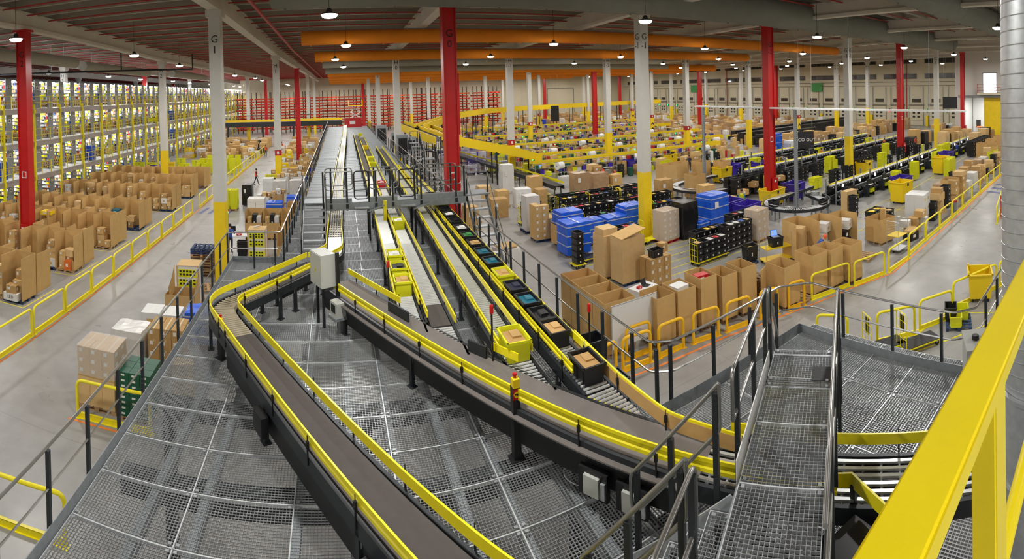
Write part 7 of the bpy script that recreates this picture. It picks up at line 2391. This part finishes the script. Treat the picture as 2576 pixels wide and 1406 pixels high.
# hanging signs
def sign(label, x, y, z, w_, h, lines, rz=0.0, hang=True):
    o = thing('hanging_sign', label, 'sign', (x, y, z), rz)
    ob('board', MB().use('sign_black').b2(-w_/2, w_/2, -.03, .03, -h/2, h/2).mesh('board'), o)
    for i, t in enumerate(lines):
        text(t, h * .26 / max(1, len(lines) * .8), o, (0, -.034, (len(lines) - 1) * h * .15 - i * h * .3), (pi / 2, 0, 0), 'paper')
    for s in (-1, 1):
        ob('wire', MB().use('galv').cyl((s * w_ * .4, 0, h / 2), (s * w_ * .4, 0, zc(y) + 1.66 - z), .012, 4).mesh('wire'), o)
p = F(2027, 352, 5.0)
sign('hanging black sign reading SCO OUT', p.x, p.y, 5.0, 1.25, 1.35, ['SCO OUT'], -.95)
sign('small hanging black sign before the bright doorway', 72, 25.5, 6.1, 2.2, 1.8, [], -1.2)
sign('hanging black sign over the packing field by the green lamps', 41.5, 88, 4.6, 1.6, 3.0, [], -.4)

# ------------------------------------------------------------------ cantilever racks before the back wall
RACKX = [-23 + i * 4.4 for i in range(16)]
for i, x in enumerate(RACKX):
    o = thing('cantilever_rack', 'orange cantilever rack with dark uprights before the back wall, %s from the left' % nth(i), 'rack', (x, 128 + (i % 2) * 3.5, 0), 0, 'orange cantilever racks')
    if i == 0:
        am = MB().use('rack_orange').b2(-2.3, 2.3, -.1, .1, -.17, .17).mesh('beam')
        ar = MB().use('rack_orange')
        for xx in (-1.6, -.5, .6, 1.7):
            ar.b2(xx - .12, xx + .12, -1.6, 0, -.1, .14)
        ar = ar.mesh('arms')
        um = MB().use('rack_black')
        up_ = um.b2(-.1, .1, -.12, .12, 0, 10.6).mesh('upright')
    for k in range(12):
        b = ob('beam', am, o, (0, (-.2 if k % 2 else 1.5), .9 + k * .72)); ob('arms', ar, b)['kind'] = 'stuff'
    for k, xx in enumerate((-1.9, -.7, .5, 1.7)):
        ob('upright', up_, o, (xx, .3 + .4 * (k % 2), 0), 0)
o = thing('scissor_lift', 'red scissor lift with raised platform at the end of the walkway', 'lift', (3.6, 84, 3.3))
m = MB().use('white')
for k in range(3):
    m.bar((-.9, 0, 1.2 + k * 1.0), (.9, 0, 2.2 + k * 1.0), .08, .12).bar((.9, 0, 1.2 + k * 1.0), (-.9, 0, 2.2 + k * 1.0), .08, .12)
ob('scissor_arms', m.mesh('scissor_arms'), o); ob('chassis', MB().use('red_paint').b2(-1.2, 1.2, -.6, .6, 0, 1.2).mesh('chassis'), o); ob('basket', MB().use('bin_yellow').b2(-1.2, 1.2, -.5, .5, 4.2, 4.3).b2(-1.2, -1.1, -.5, .5, 4.3, 5.2).b2(1.1, 1.2, -.5, .5, 4.3, 5.2).mesh('basket'), o)
carton('heap of bright red wrapped goods beside the scissor lift', 3.0, 80.5, 4.2, 2.6, 1.6, 1.5, .1, None, None, 'red_goods')
o = thing('cross_conveyor', 'yellow and black conveyor crossing behind the shelving aisle at height', 'conveyor', (0, 0, 0))
ob('side_panel', MB().use('bin_yellow').b2(-22, 1.5, 97, 97.2, 4.6, 5.0).mesh('side_panel'), o); ob('lower_beam', MB().use('dark_steel').b2(-22, 1.5, 97, 98.4, 3.6, 4.5).mesh('lower_beam'), o)
for x in (-21, -14, -8, -2):
    ob('leg', MB().use('dark_steel').b2(x - .15, x + .15, 97.2, 97.5, 0, 3.7).mesh('leg'), o)
ob('guard_tube', MB().use('dark_steel').cyl((-22, 98.4, 5.8), (1.5, 98.4, 5.8), .05, 6).mesh('guard_tube'), o)
# machines at the far right of the walkway
for k, (x, y, w_, h) in enumerate(((5.6, 60, 1.2, 2.6), (6.6, 54, 1.0, 2.2), (6.2, 46, 1.0, 2.6), (7.4, 50, 1.4, 2.0))):
    o = thing('conveyor_machine', 'grey framed machine right of the walkway, %s from the far end' % nth(k), 'machine', (x, y, 3.0))
    ob('housing', MB().use('galv_dull').b2(-w_/2, w_/2, -.5, .5, .5, h).mesh('housing'), o)
    ob('dark_panel', MB().use('black').b2(-w_/2 + .1, w_/2 - .1, -.52, -.5, .8, h - .3).mesh('dark_panel'), o)
    for s in (-1, 1):
        ob('leg', MB().use('dark_steel').b2(s * w_ * .4 - .06, s * w_ * .4 + .06, -.4, .4, -3, .5).mesh('leg'), o)
for k, (x, y) in enumerate(((7.2, 44.5), (8.6, 38.5), (6.4, 33.5))):
    stair('steel stair flight right of the walkway, %s from the far end' % nth(k), x, y, 2.2, 4.9, 9, .25, .1)
    o = thing('stair_tower', 'support frame under the %s stair flight right of the walkway' % nth(k), 'frame', (x, y, 0))
    ob('frame', MB().use('dark_steel').b2(-.4, -.34, 0, .06, 0, 5.9).b2(.34, .4, 0, .06, 0, 5.9).b2(-.4, -.34, .9, .96, 0, 5.9).b2(.34, .4, .9, .96, 0, 5.9).mesh('frame'), o)
    ob('landing', MB().use('galv_dull').b2(-.42, .42, 0, 1.0, 4.84, 4.9).mesh('landing'), o)
    ob('guard_rails', MB().use('steel_tube').tube(fillet([(-.38, .05, 5.9), (-.38, .95, 5.9), (.38, .95, 5.9), (.38, .05, 5.9)], .1), .02, 6).tube(fillet([(-.38, .05, 5.4), (-.38, .95, 5.4), (.38, .95, 5.4), (.38, .05, 5.4)], .1), .02, 6).mesh('guard_rails'), o)['kind'] = 'stuff'

# ------------------------------------------------------------------ dock wall on the right
def dwin(x, y, w_, z0, z1, n, parent):
    f = MB().use('wall_dark').b2(x - .12, x, y - w_/2 - .1, y + w_/2 + .1, z0 - .08, z1 + .08)
    f = ob('window', f.mesh('window'), parent)
    for i in range(n):
        a = y - w_/2 + w_ * i / n
        ob('pane', MB().use('glass_dark').b2(x - .15, x - .125, a + .05, a + w_ / n - .05, z0, z1).mesh('pane'), f)
dp = MB().use('wall_cream').b2(-.1, 0, -1.5, 1.5, .1, 4.2)
for zz in (1.1, 2.1, 3.1):
    dp.use('wall_dark').b2(-.105, -.1, -1.5, 1.5, zz, zz + .05)
for zz in (1.75, 2.55):
    for yy in (-.7, .35):
        dp.use('ink').b2(-.112, -.1, yy, yy + .55, zz, zz + .4)
dp.use('wall_dark').b2(-.14, 0, -1.62, -1.5, 0, 4.3).b2(-.14, 0, 1.5, 1.62, 0, 4.3).b2(-.3, 0, -1.7, 1.7, 4.25, 4.55)
DPM = dp.mesh('door_panel')
DT = MB().use('galv_dull').b2(-.25, -.12, -1.62, -1.55, 4.5, 8.3).b2(-.25, -.12, 1.55, 1.62, 4.5, 8.3).mesh('door_track')
DW = MB().use('glass_dark').b2(-.08, -.02, -1.0, 1.0, 5.0, 5.75).mesh('window')
DLG = MB().use('lamp_body').b2(-.2, 0, 1.85, 2.1, 2.9, 3.6).use('green_light').lathe([(.001, .15), (.12, .12), (.12, -.12), (.001, -.15)], (-.25, 1.97, 3.35), 8).mesh('signal_lamp')
DLR = MB().use('lamp_body').b2(-.2, 0, 1.85, 2.1, 2.9, 3.6).use('red_light').lathe([(.001, .15), (.12, .12), (.12, -.12), (.001, -.15)], (-.25, 1.97, 3.05), 8).mesh('signal_lamp')
DBY = MB().use('bin_yellow').b2(-.5, -.1, 1.7, 2.2, 0, 2.2).mesh('bumper_post')
for k in range(26):
    y = 33 + k * 4.4
    o = ob('dock_door', DPM, WR, (XR, y, 0))
    ob('door_track', DT, o); ob('window', DW, o)
    ob('signal_lamp', DLR if k % 7 == 3 else DLG, o)
    if k % 3 == 1:
        ob('bumper_post', DBY, o)
    if k % 4 == 2:
        ob('wall_pipe', MB().use('pipe_red').cyl((-.2, 2.2, 0), (-.2, 2.2, 14), .09, 6).mesh('wall_pipe'), o)
text('163', .6, WR, (XR - .16, 37.4, 5.0), (pi / 2, 0, -pi / 2), 'ink', 'door_number')
for k in range(12):
    for z0 in (10.0, 13.2):
        dwin(XR, 36 + k * 9.6, 7.6, z0, z0 + .95, 5, WR)
for z in (8.5, 9.3):
    ob('wall_conduit', MB().use('wall_dark').cyl((XR - .15, 30, z), (XR - .15, 148, z), .06, 6).mesh('wall_conduit'), WR)
for k, y in enumerate((67, 110)):
    o = thing('exit_banner', 'green rectangular safety banner on the dock wall, %s one' % ('nearer', 'farther')[k], 'sign', (XR - .4, y, 8.3))
    ob('banner', MB().use('green_goods').b2(-.03, .03, -1.6, 1.6, -1, 1).mesh('banner'), o); ob('bracket', MB().use('galv').b2(.03, .4, -.05, .05, .85, .95).mesh('bracket'), o)
mat('door_glow', (245, 248, 255), .5, emit=3.0)
# white office block with bright doorway and yellow door
XO = 80.0
wo = struct('wall_office', MB().use('wall_white').b2(XO, XO + .3, -6, 27.4, 6.7, 15.1).b2(XO, XO + .3, 26.2, 27.4, 0, 6.7).b2(XO, XO + .3, -6, 21.8, 0, 6.7).b2(XO + .3, XR, 27.1, 27.4, 0, 15.1).mesh('wall_office'))
ob('inner_room', MB().use('wall_white').b2(XO + 9, XO + 9.2, 10, 27, 0, 7).b2(XO + .3, XO + 9, 4, 27, 6.7, 6.9).mesh('inner_room'), wo)
ob('lintel', MB().use('galv_dull').b2(XO - .8, XO, 12, 26.6, 6.6, 7.0).mesh('lintel'), wo)
o = thing('sliding_door', 'large mustard-yellow sliding door beside the bright doorway', 'door', (XO - .1, 0, 0))
ob('leaf', MB().use('column_yellow').b2(-.15, 0, 11.5, 22.3, 0, 6.6).mesh('leaf'), o); ob('seams', MB().use('line_yellow').b2(-.16, -.15, 11.5, 22.3, 3.9, 3.96).b2(-.16, -.15, 17, 17.06, 0, 6.6).mesh('seams'), o)
ro = bpy.data.lights.new('room_light', 'AREA'); ro.size = 5; ro.energy = 900; ro.color = (.95, .98, 1)
RLO = thing('room_lamp', 'ceiling lamp panel inside the bright doorway', 'lamp', (XO + 4.5, 22, 6.3))
ob('panel', MB().use('door_glow').b2(-1.5, 1.5, -.3, .3, .1, .2).mesh('panel'), RLO); ob('light', ro, RLO)
o = thing('balcony', 'upper landing with red railing above the yellow door', 'balcony', (XO, 0, 7.1))
ob('slab', MB().use('wall_cream').b2(-1.8, 0, 8, 23, 0, .3).mesh('slab'), o)
m = MB().use('pipe_red')
for z in (.7, 1.2, 1.7):
    m.b2(-1.8, -1.72, 8, 23, z, z + .06)
ob('top_rails', m.mesh('top_rails'), o)
for y in (8, 11, 14, 17, 20, 22.9):
    ob('baluster', MB().use('pipe_red').b2(-1.82, -1.72, y - .05, y + .05, .3, 1.75).mesh('baluster'), o)
o = thing('lit_doorway', 'bright white doorway above the red railing', 'doorway', (XO - .02, 21.2, 7.4))
ob('opening', MB().use('door_glow').b2(-.03, 0, -1.0, 1.2, 0, 3.2).mesh('opening'), o); ob('frame', MB().use('galv_dull').b2(-.1, 0, -1.1, -1.0, 0, 3.3).b2(-.1, 0, 1.2, 1.3, 0, 3.3).b2(-.1, 0, -1.1, 1.3, 3.2, 3.35).mesh('frame'), o)
o = thing('forklift', 'small white and orange lift truck inside the bright doorway', 'truck', (XO + 3.2, 24.0, 0), .6)
ob('body', MB().use('white').b2(-.7, .7, -.5, .5, .15, 1.3).mesh('body'), o); ob('stripe', MB().use('orange_goods').b2(-.72, .72, -.52, .52, 1.3, 1.5).mesh('stripe'), o); ob('mast', MB().use('dark_steel').b2(.7, .8, -.4, .4, .05, 2.6).mesh('mast'), o)
for s in (-1, 1):
    ob('wheel', MB().use('black').cyl((-.4, s * .5 - .05, .15), (-.4, s * .5 + .05, .15), .15, 10).mesh('wheel'), o)

# ------------------------------------------------------------------ roof services
pn = thing('sprinkler_network', 'red sprinkler pipes hung in rows under the roof', 'pipes', (0, 0, 0))
PM = MB().use('pipe_red').cyl((-58, 0, 0), (95, 0, 0), .045, 6).mesh('branch_pipe')
y = -8.6
while y < 146:
    ob('branch_pipe', PM, pn, (0, y, zc(y) + .95)); y += 2.45
for x in (-4.6, 43):
    ob('main_pipe', MB().use('pipe_red').tube([(x, -8, zc(0) + .6), (x + .3, 25, zc(25) + .6), (x + .6, 50, zc(50) + .6), (x + 1.8, 146, zc(146) + .6)], .11, 8).mesh('main_pipe', True), pn)
for i, (x, y0, y1, r) in enumerate(((-22.6, 26, 40, .5), (-24, 44, 62, .5), (-22, 66, 84, .5))):
    o = thing('round_duct', 'white round duct end under the roof above the shelving, %s from the front' % nth(i), 'air duct', (x, 0, 13.1))
    ob('pipe', MB().use('duct_pale').cyl((0, y0, 0), (0, y1, 0), r, 20).mesh('pipe', True), o)
    for yy in (y0 + 2, y1 - 2):
        ob('strap', MB().use('galv').b2(-.02, .02, yy - .02, yy + .02, r - .02, 1.6).mesh('strap'), o)
o = thing('black_cable_rail', 'thin black cable rail hung above the shelving front', 'rail', (0, 0, 0))
ob('rail', MB().use('black').cyl((-31, 39, 12.4), (-13.5, 47, 12.4), .1, 6).cyl((-13.5, 47, 12.4), (-13.5, 47, 13.9), .07, 6).cyl((-19.8, 44.1, 12.4), (-19.8, 44.1, 14.2), .07, 6).mesh('rail'), o); ob('clips', MB().use('galv').cyl((-26, 41.3, 12.4), (-26, 41.3, 15.4), .03, 5).mesh('clips'), o)
flush(295, {})
# a thing with one plain piece needs no empty above it
kids = {}
for c in COL.objects:
    if c.parent:
        kids.setdefault(c.parent.name, []).append(c)
for o in [c for c in COL.objects if c.parent is None and c.type == 'EMPTY']:
    ch = kids.get(o.name, ())
    if len(ch) == 1 and ch[0].type == 'MESH' and ch[0].name not in kids and ch[0].get('kind') != 'stuff':
        c = ch[0]
        nm, props, mw = o.name, {k: o[k] for k in ('label', 'category', 'group') if k in o}, o.matrix_basis @ c.matrix_basis
        me = c.data
        bpy.data.objects.remove(c)
        bpy.data.objects.remove(o)
        n = bpy.data.objects.new(nm, me)
        COL.objects.link(n)
        n.matrix_basis = mw
        for k, v in props.items():
            n[k] = v
